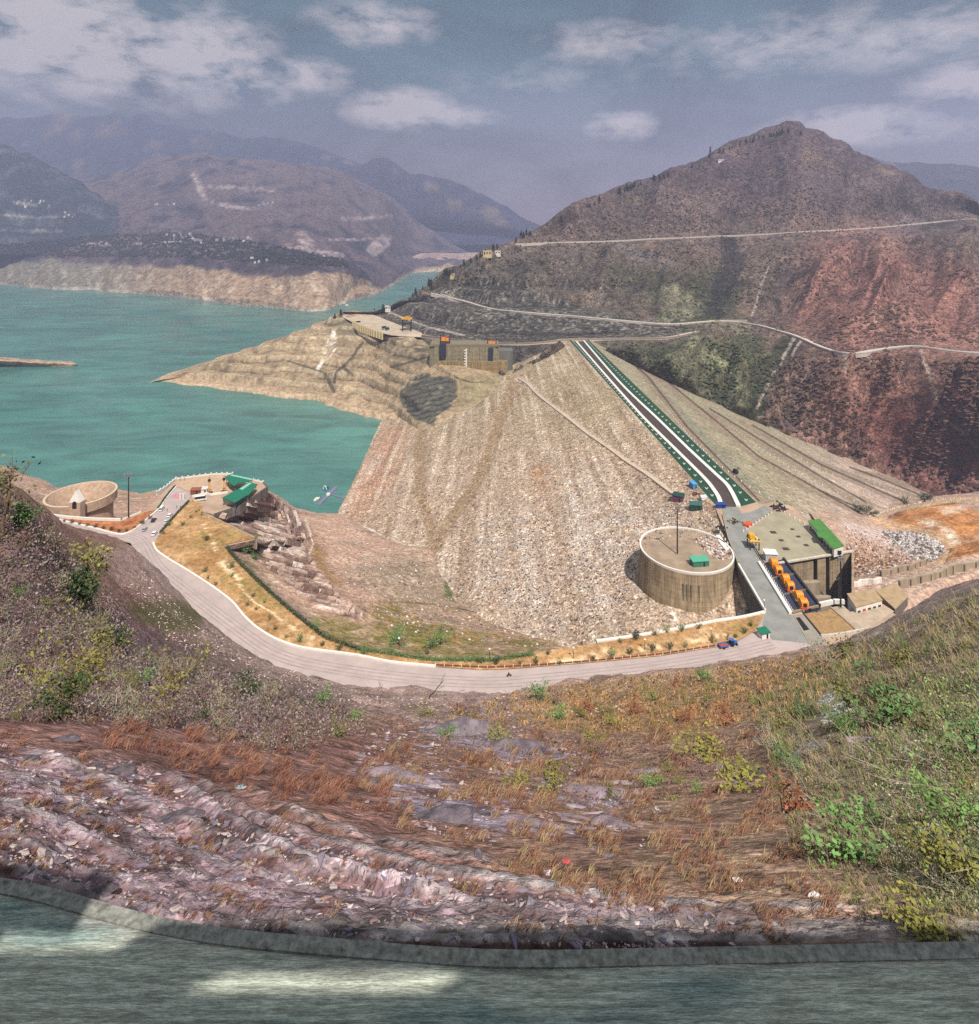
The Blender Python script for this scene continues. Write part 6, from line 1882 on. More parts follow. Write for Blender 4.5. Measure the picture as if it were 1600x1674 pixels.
mb.prism(arc + [(R0, 40), (L0, 40)], ip(0, 618)[2], ip(0, 566)[2]); mb.build('block_wall', IC, it, tri=True)
ib('base_step', 716, 829, 589, 625, -8.5, 2, formwork('intake_lower', (164, 142, 100), 6.0, 0, 9.0))
ib('gate_slot', 719, 729.5, 561, 584, -6.4, -4.5, paint('slot_dark', (48, 48, 62), .8, var=.2))
ib('gate_slot', 798.5, 806, 567, 590, -6.0, -3.5, paint('slot_dark', (48, 48, 62)))
ib('gauge', 761.3, 763.6, 568, 609, -9.2, -8.4, WHITE)
for k in range(9):
    ib('gauge_tick', 758.5, 761.3, 570 + 4.4 * k, 571.6 + 4.4 * k, -9.2, -8.6, WHITE)
ib('top_ledge', 703, 815, 562.5, 566, -3, 30, paint('ledge', (132, 122, 98), .95))
ib('side_wall', 816, 838, 574, 622, 2, 26, paint('grey_shotcrete', (112, 112, 104), .95, var=.18, scale=.3, streak=True))
def frame_hoist(x0, x1, yt, yb, label):
    b = P((x0 + x1) / 2, yb, IN_Y + 3)
    t = empty('framed_hoist', b, 0, label, 'hoist')
    w = (x1 - x0) * IN_Y / F / 2; h = (yb - yt) * IN_Y / F
    for sx in (-1, 1):
        for sy in (0, 6):
            mb = MB(); mb.tube([(sx * w, sy, 0), (sx * w, sy, h)], .42, 6); mb.build('post', BLACK, t)
    mb = MB(); mb.box((0, 3, h * .22), (2 * w, 7, 1.0)); mb.build('deck_beam', STEEL, t)
    mb = MB(); mb.box((-w * .35, 3, h * .32), (w * .8, 4, h * .36)); mb.box((w * .45, 3, h * .32), (w * .6, 4, h * .3)); mb.build('winch', ORANGE, t)
    mb = MB(); mb.box((0, 3, h * .74), (2 * w, 1, .6)); mb.build('top_rail', RED, t)
frame_hoist(719.5, 735, 547, 563, 'hoist frame with orange winch over the far left gate slot of the intake')
frame_hoist(797, 811, 554, 569, 'hoist frame with orange winch over the right gate slot of the intake')
b = hp(665, 546)
t = empty('gate_tower', b, .1, 'tall dark four-legged gantry with a yellow top on the cliff platform', 'gantry')
w, h = 7.0, 26.0
for sx in (-1, 1):
    for sy in (-1, 1):
        mb = MB(); mb.tube([(sx * w, sy * 4, -2), (sx * w, sy * 4, h)], .9, 6); mb.build('leg', BLACK, t)
for z in (.35, .68): 
    mb = MB()
    for sy in (-4, 4): mb.tube([(-w, sy, h * z), (w, sy, h * z)], .5, 5)
    mb.build('brace', BLACK, t)
mb = MB(); mb.box((0, 0, h - 1), (2 * w + 4, 10, 2.2)); mb.build('platform', YELLOW, t)
mb = MB(); mb.box((1, 0, h + 1.2), (8, 5, 2.6)); mb.build('winch_house', paint('orange_house', (220, 150, 60), .6), t)

def line_road(name, pxl, w, mat, lift=1.2, sm=9, kind='structure', step=5, over=True):
    p = []
    for (a, b) in zip(pxl[:-1], pxl[1:]):
        n = max(2, int(math.hypot(b[0] - a[0], b[1] - a[1]) / step))
        for i in range(n):
            h = at(a[0] + (b[0] - a[0]) * i / n, a[1] + (b[1] - a[1]) * i / n)
            if h is not None: p.append(np.array(h))
    p = np.array(p)
    k = np.ones(sm) / sm
    p = np.stack([np.convolve(np.pad(p[:, j], sm // 2, 'edge'), k, 'valid') for j in range(3)], 1)
    # keep the band above the slope under it
    l, r = ribbon(p, w, lift)
    q = p.copy()
    for i in range(len(p)):
        hh = drop(p[i][0], p[i][1])[0]
        if hh is not None and over: q[i, 2] = max(p[i, 2], hh[2] - 1.5)
    l, r = ribbon(q, w, lift)
    mb = MB(); band(mb, l, r)
    l2, r2 = l.copy(), r.copy(); l2[:, 2] -= 6; r2[:, 2] -= 6
    band(mb, r, r2)
    band(mb, l2, l)
    o = mb.build(name, mat)
    if kind: o['kind'] = kind
    return o, q
DUST = paint('dusty_road', (204, 188, 174), .95, var=.12, scale=.05)
for pxl, w, nm, lab in ((CRD, 9, 'mountain_road', 'low pale parapet of the abutment road at crest level'), (LRD, 8.5, 'mountain_road', 'white parapet of the road winding across the middle of the mountain'), (URD, 3.6, 'mountain_road', 'broken white parapet of the highest road on the mountain')):
    o, q = line_road(nm, pxl, w, DUST, sm=9 if pxl is not URD else 15, lift=1.2 if pxl is not URD else 1.6)
    l, r = ribbon(q, w, 1.2)
    side = r if np.mean(np.abs(r[:, 1])) < np.mean(np.abs(l[:, 1])) else l
    mb = MB(); wall(mb, side, .9 if pxl is not URD else .5, 1.3 if pxl is not URD else .7, .4)
    tag(mb.build('roadside_parapet', WHITE if pxl is not CRD else STONE), lab, 'parapet')
# radio mast, houses and shelters on the mountain
b = hp(1161, 266); h = 27 * b[1] / F
t = empty('radio_mast', b, 0, 'slim dark radio mast standing alone on the left ridge of the mountain', 'mast')
mb = MB(); mb.tube([(0, 0, -3), (0, 0, h)], 1.3, 6, .7); mb.build('pole', STEEL, t)
mb = MB(); mb.box((0, 0, h * .62), (4.4, 3, 9)); mb.box((0, 0, h * .85), (3.6, 3, 5)); mb.build('antenna', STEEL, t)
def block_house(x, y, w, d, hh, label, grp=None, mat=WHITE, roof=None, Z=0):
    b = hp(x, y)
    t = empty('house', b, random.uniform(-.3, .3), label, 'house', grp)
    mb = MB(); mb.box((0, 0, -6), (w, d, hh + 6)); mb.build('wall', mat, t)
    mb = MB(); mb.box((0, 0, hh), (w * 1.08, d * 1.08, .8)); mb.build('roof', roof or mat, t)
    n = max(2, int(w / 5))
    for k in range(n):
        mb = MB(); mb.box((-w / 2 + w * (k + .5) / n, -d / 2 - .1, hh * .3), (w / n * .5, .3, hh * .4)); mb.build('window', BLACK, t)
block_house(1178, 264, 16, 8, 5, 'white house just under the ridge beside the radio mast')
CREAM = paint('cream_plaster', (216, 196, 150), .9, var=.1)
block_house(797, 417, 17, 10, 9, 'cream building on the lower ridge at the left end of the upper road', None, CREAM)
block_house(813, 415, 12, 9, 6, 'smaller pale house right of the cream building on the ridge', None, WHITE)
block_house(738, 452, 12, 8, 5, 'small tan hut by the dark trees on the lower ridge', None, CREAM)
block_house(634, 505, 10, 7, 5, 'lone white hut above the platform at the end of the spur')
for x, y, w, lab, m in ((1150, 526, 60, 'long pale wall shelter on the wide bend of the mountain road', paint('tan_wall', (176, 160, 128), .9)),):
    b = hp(x + 40, y)
    mb = MB(); mb.box((0, 0, -2), (64, 3, 5)); o = mb.build('road_gallery', m); o.location = b; tag(o, lab, 'wall')
# cliff platform
pf = [(556, 517), (572, 514), (602, 512), (620, 519), (650, 531), (690, 545), (688, 552), (640, 549), (622, 545), (600, 535), (575, 527)]
pp = [np.array(P(x, y, Y)) for (x, y), Y in zip(pf, (1170, 1205, 1215, 1165, 1090, 1015, 1000, 985, 1005, 1080, 1130))]
mb = MB(); zc = -158.0
mb.add([(p[0], p[1], p[2] + .8) for p in pp], [tuple(range(len(pp)))])
o = mb.build('cliff_platform', paint('platform_dust', (190, 172, 148), .95, var=.16, scale=.06), tri=True)
if sum(p.normal.z * p.area for p in o.data.polygons) < 0: o.data.flip_normals()
tag(o, kind='structure')
q = [np.array(P(x, y, Y)) for x, y, Y in ((577, 529, 1125), (590, 536, 1075), (600, 540, 1050), (612, 544, 1020), (625, 548, 1000))]
t = empty('terrace_wall', q[0], 0, 'cream buttressed wall along the front of the cliff platform', 'wall')
mb = MB(); wall(mb, [p - q[0] for p in q], 2, 4.5, 7); mb.build('wall_face', CREAM, t)
for p in resample(q, 9):
    mb = MB(); mb.box(p - q[0] + np.array([0, -1.4, -7]), (2.4, 2.4, 13)); mb.build('buttress', CREAM, t)
for i, (x, y, Y, rgb, lab, ln) in enumerate(((573, 516, 1190, (70, 70, 76), 'dark lorry at the water end of the cliff platform', 9), (586, 515, 1195, (80, 72, 66), 'brown lorry in the middle of the cliff platform', 10), (597, 514.5, 1200, (186, 186, 188), 'pale lorry at the back of the cliff platform', 9),
                                           (585, 529, 1120, (206, 206, 196), 'white lorry beside the cream wall of the cliff platform', 11), (628, 538, 1040, (70, 110, 140), 'blue lorry next to the cream wall end', 9), (633, 540, 1030, (96, 150, 150), 'teal lorry nearest the dark gantry', 8))):
    vehicle('parked_lorry', rgb, ln, 3.2, 4.2, lab, 'lorry', P(x, y, Y) + [0, 0, .9], .2 * i, True, 'lorries on the cliff platform')

line_road('dam_track', T3, 4.2, paint('track_concrete', (196, 176, 154), .95, var=.1, scale=.2), lift=.5, sm=5, over=False)
# jetty and boats
J = lambda x, y: PZ(x, y, WATER)
t = empty('floating_jetty', J(535, 811), 0, 'purple T-shaped floating jetty beside the dam foot', 'jetty')
PUR = paint('purple_float', (128, 118, 146), .6, var=.15, scale=1)
jb = np.array(t.location)
for a, b, w in (((520, 826), (550, 796), 3.6), ((541, 809), (563, 815), 1.8)):
    a, b = J(*a), J(*b)
    for p0, p1 in zip(resample([a, b], 3)[:-1], resample([a, b], 3)[1:]):
        mb = MB(); d = p1 - p0; c = (p0 + p1) / 2 - jb
        mb.box((c[0], c[1], -.1), (np.linalg.norm(d) * .94, w, .8), math.atan2(d[1], d[0])); mb.build('float', PUR, t)
mb = MB(); c = J(536.5, 810.5) - jb; mb.box((c[0], c[1], .7), (3.0, 3.0, 1.6)); mb.build('booth', WHITE, t)
def boat(x, y, rz, mat, label, canopy=None, arch=False):
    t = empty('moored_boat', J(x, y), rz, label, 'boat')
    sec = []
    mb = MB()
    xs_ = (-3.6, -1.5, 1.0, 2.8, 4.0); wd = (1.3, 1.5, 1.45, .9, .08)
    for xx, ww in zip(xs_, wd):
        sec.append([(xx, -ww, 1.0), (xx, -ww * .7, -.2), (xx, ww * .7, -.2), (xx, ww, 1.0)])
    v = [p for s in sec for p in s]
    f = []
    for i in range(4):
        for k in range(3): f.append((i * 4 + k, i * 4 + k + 1, (i + 1) * 4 + k + 1, (i + 1) * 4 + k))
        f.append((i * 4 + 3, i * 4, (i + 1) * 4, (i + 1) * 4 + 3))
    f += [(3, 2, 1, 0), (16, 17, 18, 19)]
    mb.add(v, f); mb.build('hull', mat, t)
    if canopy:
        mb = MB(); mb.box((-.6, 0, 1.0), (3.6, 2.2, 1.1), 0, .88); mb.build('cabin', canopy, t)
    if arch:
        mb = MB(); mb.tube([(-3.0 + .2, math.cos(a) * 2.0, 1 + math.sin(a) * 3.4) for a in np.linspace(0, math.pi, 14)], .42, 8); mb.build('arch', WHITE, t)
        mb = MB(); mb.box((.4, 0, 1.0), (3.0, 1.6, .8)); mb.build('seat', STEEL, t)
boat(518, 817, 1.15, WHITE, 'white cabin boat moored at the near end of the purple jetty', WHITE)
boat(534, 800, 1.15, BLUE, 'blue boat with a white arch moored at the far end of the jetty', None, True)
b = J(567, 499); mb = MB(); mb.box((0, 0, -.2), (12, 5, 2.2), .2, .8); mb.box((-1, 0, 2), (5, 3, 2)); o = mb.build('boat', WHITE); o.location = b; tag(o, 'tiny white boat far off near the bare headland', 'boat')

# villages across the water
hm = []
for c in ((206, 200, 198), (176, 166, 160), (150, 160, 170)):
    mb = MB(); mb.box((0, 0, -8), (14, 10, 15)); mb.add([(-7.6, -5.6, 7), (7.6, -5.6, 7), (7.6, 5.6, 7), (-7.6, 5.6, 7), (-7.6, 0, 9.5), (7.6, 0, 9.5)], [(0, 1, 5, 4), (2, 3, 4, 5), (0, 4, 3), (1, 2, 5)])
    o = mb.build('village_house', paint('house_%d' % c[0], c, .8)); hm.append(o)
used = [0, 0, 0]
rnd = random.Random(4)
for (cx_, cy_, sx, sy, n, lab) in ((55, 333, 28, 6, 12, 'white house in the village high on the far left mountain'), (110, 353, 9, 5, 5, 'white house on the lower shoulder of the far left mountain'), (300, 391, 30, 8, 20, 'white house in the village above the dark wooded bank'), (435, 334, 14, 3, 7, 'white house strung along the track of the middle mountain'),
                                     (270, 333, 20, 3, 4, 'white house alone on the upper slope of the middle mountain'), (380, 392, 35, 4, 7, 'white house scattered right of the bank village'), (425, 428, 14, 4, 4, 'white house on the headland above the bare bank'), (540, 418, 12, 3, 3, 'white house near the tip of the headland')):
    for k in range(n):
        p = at(cx_ + rnd.uniform(-1, 1) * sx, cy_ + rnd.uniform(-1, 1) * sy)
        if p is None: continue
        i = rnd.choice((0, 0, 1, 2))
        o = hm[i] if not used[i] else hm[i].copy()
        if used[i]: col.objects.link(o)
        used[i] = 1
        o.location = (p[0], p[1], p[2] + 2)
        o.scale = (rnd.uniform(.5, .95),) * 3
        o.rotation_euler = (0, 0, rnd.uniform(-.5, .5))
        tag(o, lab, 'house', 'village houses across the water')

# =================================================================== LEAVES, SHRUBS, TREES
def leaf_mat(name, rgb, k=1.0, var=.45):
    m, nt, b = nodes(name)
    oi = nt.nodes.new('ShaderNodeObjectInfo')
    tc = nt.nodes.new('ShaderNodeTexCoord')
    n = N(nt, 'ShaderNodeTexNoise', Scale=1.4, Detail=3.0)
    nt.links.new(tc.outputs['Object'], n.inputs['Vector'])
    base = alb(rgb, k)
    r = ramp(nt, [(.3, tuple(base * (1 - var))), (.7, tuple(np.minimum(base * (1 + var), .8)))])
    nt.links.new(n.outputs['Fac'], r.inputs[0])
    rr = ramp(nt, [(0, (.72, .70, .78)), (.5, (1, 1, 1)), (1, (1.3, 1.2, .95))])
    nt.links.new(oi.outputs['Random'], rr.inputs[0])
    nt.links.new(mul(nt, r.outputs[0], rr.outputs[0]), b.inputs['Base Color'])
    b.inputs['Roughness'].default_value = .7
    b.inputs['Specular IOR Level'].default_value = .15
    return m
LM = {'green': leaf_mat('leaf_green', (104, 140, 80)), 'olive': leaf_mat('leaf_olive', (118, 116, 70)), 'lime': leaf_mat('leaf_lime', (124, 124, 66)), 'mauve': leaf_mat('leaf_mauve', (128, 104, 106)),
      'dark': leaf_mat('leaf_dark', (60, 76, 46)), 'rust': leaf_mat('leaf_rust', (148, 92, 66)), 'grey': leaf_mat('leaf_grey', (126, 128, 104)), 'pine': leaf_mat('pine_needle', (46, 56, 44))}
BARK = paint('bark', (120, 98, 84), .95, var=.25, scale=3)
PALEB = paint('pale_bark', (178, 160, 140), .9, var=.2, scale=3)

def quads(pos, size, nrm_up=.5, rng=RNG, asp=.55):
    """leaf quads at pos; returns verts, faces"""
    n = len(pos)
    a = rng.normal(size=(n, 3)); a /= np.linalg.norm(a, axis=1)[:, None]
    b = rng.normal(size=(n, 3)); b[:, 2] += nrm_up
    b -= (a * b).sum(1)[:, None] * a
    b /= np.linalg.norm(b, axis=1)[:, None] + 1e-9
    s = np.broadcast_to(np.asarray(size, float), (n,))[:, None]
    v = np.stack([pos - a * s, pos + b * s * asp, pos + a * s, pos - b * s * asp], 1).reshape(-1, 3)
    f = np.arange(4 * n).reshape(n, 4)
    return v, f

def shrub_proto(seed, kind, nleaf, leaf, spread=.5, bare=.0, name='shrub', twigs=9):
    """unit-high shrub: stems and leaves"""
    rng = np.random.default_rng(seed)
    t = bpy.data.objects.new(name, None)
    mb = MB()
    tips = []
    for k in range(twigs):
        a = rng.uniform(0, 6.28); h = rng.uniform(.55, 1.0); r = spread * rng.uniform(.3, 1.0)
        p = [np.array([0, 0, -.08]), np.array([math.cos(a) * r * .3, math.sin(a) * r * .3, h * .4]), np.array([math.cos(a + .3) * r * .75, math.sin(a + .3) * r * .75, h * .75]), np.array([math.cos(a + .2) * r, math.sin(a + .2) * r, h])]
        mb.tube(p, .018, 4, .004, cap=False)
        for m in range(3):
            j = rng.integers(1, 3)
            q = p[j] + (p[j + 1] - p[j]) * rng.uniform()
            e = q + rng.normal(size=3) * .16 + np.array([0, 0, .12])
            mb.tube([q, (q + e) / 2 + rng.normal(size=3) * .02, e], .008, 3, .003, cap=False)
            tips += [e, (q + e) / 2]
        tips += [p[3], p[2], (p[2] + p[3]) / 2]
    tips = np.array(tips)
    st = mb.build('stem', BARK if bare < .5 else PALEB, t)
    pos = tips[rng.integers(0, len(tips), nleaf)] + rng.normal(size=(nleaf, 3)) * np.array([.085, .085, .07])
    pos[:, 2] = np.maximum(pos[:, 2], .03)
    v, f = quads(pos, rng.uniform(.6, 1.3, nleaf) * leaf, .8, rng)
    lf = obj('foliage', mesh_np('foliage', v, f, None, False), LM[kind], t)
    return t, st, lf
SHR = {}
for i, (kind, nl, lf, sp_, br) in enumerate((('green', 420, .055, .55, 0), ('olive', 380, .05, .6, 0), ('lime', 340, .06, .55, 0), ('mauve', 240, .04, .62, .3), ('dark', 460, .055, .55, 0), ('rust', 300, .045, .6, .3), ('grey', 240, .04, .6, .6), ('green', 460, .046, .5, 0))):
    SHR.setdefault(kind, []).append(shrub_proto(100 + i, kind, nl, lf, sp_, br))
first_used = set()
def put_shrub(kind, p, h, label, group, cat='shrub', wide=1.0, rnd=random):
    t, st, lf = rnd.choice(SHR[kind])
    if t.name not in first_used:
        first_used.add(t.name); col.objects.link(t); r = t
    else:
        r = t.copy(); col.objects.link(r)
        for c in (st, lf):
            d = c.copy(); col.objects.link(d); d.parent = r
    r.location = (float(p[0]), float(p[1]), float(p[2]) - .02)
    r.rotation_euler = (0, 0, rnd.uniform(0, 6.28))
    r.scale = (h * wide, h * wide, h)
    tag(r, label, cat, group)
    return r

def in_poly(poly, n, rnd):
    xs_ = [p[0] for p in poly]; ys_ = [p[1] for p in poly]
    out = []
    pa = np.array(poly, float)
    while len(out) < n:
        x = np.array([rnd.uniform(min(xs_), max(xs_)) for _ in range(n)]); y = np.array([rnd.uniform(min(ys_), max(ys_)) for _ in range(n)])
        k = poly_sd(x, y, poly) < 0
        out += list(zip(x[k], y[k]))
    return out[:n]
LEFTB = [(-60, 790), (0, 806), (60, 862), (130, 935), (200, 1005), (215, 1065), (330, 1090), (480, 1135), (575, 1165), (600, 1200), (440, 1235), (300, 1195), (150, 1185), (-60, 1180)]
RIGHTB = [(1240, 1140), (1340, 1085), (1460, 1035), (1640, 955), (1640, 1500), (1480, 1480), (1330, 1420), (1250, 1300)]
CENT = [(560, 1170), (760, 1160), (900, 1130), (1150, 1110), (1330, 1085), (1250, 1160), (1240, 1300), (1100, 1330), (900, 1330), (640, 1250)]
LOWG = [(640, 1370), (800, 1400), (1250, 1420), (1400, 1460), (1300, 1490), (900, 1470), (700, 1430)]
rnd = random.Random(21)
def scatter(poly, n, kinds, pxh, label, group, wide=1.2, spare=0):
    for (x, y) in in_poly(poly, n, rnd):
        p = at(x, y)
        if p is None: continue
        kind = rnd.choices([k for k, _ in kinds], [w for _, w in kinds])[0]
        h = rnd.uniform(*pxh) * p[1] / F
        put_shrub(kind, p, h, label[kind] if isinstance(label, dict) else label, group, 'shrub', wide * rnd.uniform(.8, 1.4), rnd)
scatter(LEFTB, 110, (('mauve', 8), ('olive', 3), ('dark', 1), ('lime', 1), ('grey', 5), ('green', 1)), (15, 38), {'mauve': 'leafless mauve shrub on the steep slope left of the curved road', 'olive': 'olive shrub on the steep slope left of the curved road', 'dark': 'dark green shrub on the steep slope left of the curved road', 'lime': 'yellow-green leafy shrub on the slope left of the curved road',
        'grey': 'grey twiggy shrub on the steep slope left of the curved road', 'green': 'fresh green shrub on the steep slope left of the curved road'}, 'shrubs on the left slope')
RB2 = [(1430, 1180), (1490, 1130), (1640, 1080), (1640, 1500), (1500, 1490), (1450, 1400), (1420, 1290)]
scatter(RIGHTB, 46, (('green', 4), ('olive', 5), ('lime', 2), ('grey', 6), ('dark', 1)), (14, 40), {'green': 'bright green shrub on the slope below the spillway', 'olive': 'olive shrub on the slope below the spillway', 'lime': 'yellow-green shrub on the slope below the spillway', 'grey': 'grey twiggy shrub on the slope below the spillway', 'dark': 'dark green shrub on the slope below the spillway'}, 'shrubs on the right slope')
scatter(CENT, 56, (('olive', 5), ('lime', 2), ('rust', 4), ('mauve', 3), ('green', 2)), (8, 20), {'olive': 'low olive bush on the dry slope under the curved road', 'lime': 'low yellow-green bush on the dry slope under the curved road', 'rust': 'low rust-brown bush on the dry slope under the curved road', 'mauve': 'low mauve twiggy bush on the dry slope under the curved road', 'green': 'low green bush on the dry slope under the curved road'}, 'bushes on the middle slope', 1.7)
for (x, y, kind, h, w_, lab) in ((1215, 1290, 'lime', 30, 2.6, 'broad vivid yellow-green bush among the flat boulders'), (1280, 1330, 'rust', 58, 1.5, 'big straw-coloured grassy bush right of the boulders'), (1140, 1240, 'lime', 30, 2.4, 'yellow-green mat of leaves above the boulders'), (900, 1300, 'lime', 44, 1.0, 'small yellow-green sapling beside the bare grey slab'),
                                     (880, 1145, 'green', 20, 1.8, 'vivid green bush just below the pale curved road'), (1440, 1190, 'green', 62, 1.5, 'tall bright green bush at the edge of the grey scree'), (1380, 1400, 'green', 60, 2.2, 'wide green bush low on the right near the grass'), (1560, 1440, 'lime', 70, 1.5, 'large-leaved yellow bush near the right road verge'),
                                     (1500, 1520, 'lime', 44, 2.2, 'low yellow-leaved creeper at the right road verge'), (1590, 1250, 'green', 62, 1.6, 'large green bush highest on the right slope'), (1550, 1350, 'green', 56, 1.8, 'dense green bush left of the yellow large-leaved bush'), (100, 1175, 'dark', 60, 1.3, 'tall dark bush above the scattered slates on the left')):
    p = at(x, y)
    put_shrub(kind, p, h * p[1] / F, lab, None, 'bush', w_, rnd)
# planted bushes of the terrace lawn
GB = [(372, 930), (384, 942), (410, 990), (424, 998), (440, 1012), (452, 1028), (470, 1042), (486, 1050), (410, 975), (428, 985), (352, 955), (330, 935), (345, 945), (420, 880), (505, 1052), (530, 1056), (550, 1062), (600, 1070), (640, 1066), (700, 1072), (752, 1084), (784, 1085), (816, 1085), (848, 1084), (880, 1084), (915, 1084), (945, 1080), (975, 1078), (1005, 1075),
      (1034, 1070), (1065, 1065), (1092, 1062), (1118, 1058), (1165, 1052), (1188, 1047), (1205, 1042), (1216, 1036), (1228, 1024), (900, 1071), (952, 1058), (1038, 1044), (1070, 1037), (1092, 1034), (1116, 1032), (1140, 1029), (1015, 1051), (320, 838), (312, 848), (298, 858), (286, 850), (278, 860), (268, 872), (330, 842), (325, 836), (336, 884)]
for (x, y) in GB:
    if rnd.random() < .22: continue
    x, y = x + rnd.uniform(-5, 5) * (1 if y > 900 else .3), y + rnd.uniform(-1.2, 1.2)
    k = rnd.choices(('green', 'dark', 'lime', 'olive'), (3, 4, 1, 3))[0]
    put_shrub(k, PZ(x, y, DECK + .3), rnd.uniform(1.2, 3.4) * (.8 if y < 900 else 1), {'green': 'green garden bush planted on the dry terrace lawn', 'dark': 'dark rounded garden bush planted on the dry terrace lawn', 'lime': 'yellow-green garden bush planted on the dry terrace lawn', 'olive': 'olive garden bush planted on the dry terrace lawn'}[k], 'bushes planted on the terrace lawn', 'bush', 1.15, rnd)
for k in range(14):
    t_ = k / 13; a_, b_ = ((78, 850), (238, 858)) if k < 99 else None, None
    x = 80 + 165 * t_; y = np.interp(x, (80, 150, 195, 212, 228, 245), (848, 862, 870, 868, 860, 848))
    put_shrub('dark', PZ(x, y, DECK + .25), rnd.uniform(1.4, 2.2), 'small dark bush in the flower bed beside the funnel', 'bushes in the flower bed', 'bush', 1.2, rnd)
for x, y, h in ((720, 1054, 6), (705, 1060, 4), (655, 1056, 6), (402, 905, 4), (420, 915, 3.5), (516, 1030, 3)):
    p = at(x, y); put_shrub('green', p, h, 'green bush growing between the ruined walls behind the lawn', 'bushes behind the lawn', 'bush', 1.5, rnd)
for x, y in ((1425, 843), (1478, 824), (1512, 820), (1516, 816), (1404, 838)):
    p = at(x, y); put_shrub('dark', p, 5.5, 'dark bush beside the road above the orange earth', 'bushes above the orange earth', 'bush', 1.8, rnd)
# clipped hedge along the back of the lawn
def hedge(pxl, h, w, label, kind='dark'):
    line = resample([PZ(x, y, DECK + .3) for x, y in pxl], .55)
    n = 26 * len(line)
    c = line[RNG.integers(0, len(line), n)] + np.stack([RNG.uniform(-w, w, n), RNG.uniform(-w, w, n), RNG.uniform(0, h, n)], 1)
    v, f = quads(c, RNG.uniform(.18, .36, n), .8)
    o = obj('hedge', mesh_np('hedge', v, f, None, False), LM[kind]); tag(o, label, 'hedge')
hedge([(370, 895), (392, 922), (439, 967), (478, 1001), (531, 1043), (585, 1062)], 1.3, .8, 'dark green hedge along the stepped back edge of the dry lawn')
hedge([(585, 1062), (700, 1079), (800, 1081), (872, 1071)], 1.2, .8, 'olive green hedge running straight behind the narrow lawn', 'green')
hedge([(262, 871), (286, 843), (308, 820)], 1.1, .6, 'low dark hedge between the car park and the dry lawn')
hedge([(258, 832), (272, 812), (286, 795)], 1.1, .6, 'dark hedge outside the white kerb of the car park')
# lamp posts in the lawn
for x, y, lab in ((652, 1062, 'lamp post with a white globe by the straight hedge'), (800, 1080, 'lamp post beside the round garden bushes'), (937, 1078, 'first lamp post on the lawn with the winding path'), (1054, 1064, 'lamp post halfway along the winding path'), (1162, 1046, 'lamp post near the end of the winding path'), (1249, 998, 'lamp post on the white bridge parapet')):
    t = empty('lamp_post', PZ(x, y), 0, lab, 'lamp post')
    mb = MB(); mb.tube([(0, 0, 0), (0, 0, 4.2)], .10, 6); mb.build('pole', STEEL, t)
    mb = MB(); mb.blob((0, 0, 4.5), (.42, .42, .42), 3, 1, 2, .0); mb.build('globe', WHITE, t)
# fence pickets on the right road edge
fp = resample([PZ(x, y, DECK + .1) for x, y in ((712, 1089), (800, 1093), (880, 1089), (980, 1081), (1080, 1071), (1170, 1057))], 3.2)
t = empty('road_fence', fp[0], 0, 'low brown fence with white posts between road and lawn', 'fence')
mb = MB(); wall(mb, [p - fp[0] + np.array([0, 0, .3]) for p in fp], .08, .5, 0); mb.build('rail', paint('brown_rail', (120, 70, 54), .8), t)
for p in fp:
    mb = MB(); mb.box(p - fp[0], (.22, .22, 1.1)); mb.build('post', WHITE, t)

# pines along the skyline
def pine(seed):
    rng = np.random.default_rng(seed)
    t = bpy.data.objects.new('pine_tree', None)
    mb = MB(); mb.tube([(0, 0, -.15), (0, 0, .9)], .03, 5, .01); mb.build('trunk', BARK, t)
    n = 220
    z = rng.uniform(.22, 1.0, n) ** .9
    r = (1.05 - z) * .34 * rng.uniform(.2, 1.1, n) ** .5
    a = rng.uniform(0, 6.28, n)
    v, f = quads(np.stack([r * np.cos(a), r * np.sin(a), z - r * .3], 1), rng.uniform(.05, .10, n), .4, rng)
    obj('crown', mesh_np('crown', v, f, None, False), LM['pine'], t)
    return t
PIN = [pine(s) for s in range(4)]
pu = set()
def put_pine(p, h, lab, grp='pines on the skyline'):
    t = rnd.choice(PIN)
    if t.name not in pu:
        pu.add(t.name); col.objects.link(t); r = t
    else:
        r = t.copy(); col.objects.link(r)
        for c in t.children:
            d = c.copy(); col.objects.link(d); d.parent = r
    r.location = [float(q) for q in p]; r.rotation_euler = (0, 0, rnd.uniform(0, 6)); r.scale = (h, h, h)
    tag(r, lab, 'tree', grp)
sx_ = [s[0] for s in sil]; sy_ = [s[1] for s in sil]; sY_ = [s[2] for s in sil]
for k in range(96):
    x = rnd.choice((rnd.uniform(830, 1100), rnd.uniform(1000, 1240), rnd.uniform(1200, 1310), rnd.uniform(655, 830)))
    y = np.interp(x, sx_, sy_)
    p = at(x, y + rnd.uniform(0, 5))
    if p is None or p[1] < 800: p = at(x, y + 7)
    if p is None: continue
    put_pine((p[0], p[1], p[2] - 1), rnd.uniform(8, 17), 'dark pine on the long ridge line of the right mountain')
for x, y, h, lab in ((557, 518, 16, 'tall dark tree at the outer tip of the cliff platform'), (547, 521, 11, 'shorter dark tree at the outer tip of the cliff platform'), (626, 507, 13, 'dark tree left of the lone white hut'), (612, 511, 9, 'small dark tree behind the platform lorries')):
    put_pine(hp(x, y) - [0, 0, 1], h, lab, None)

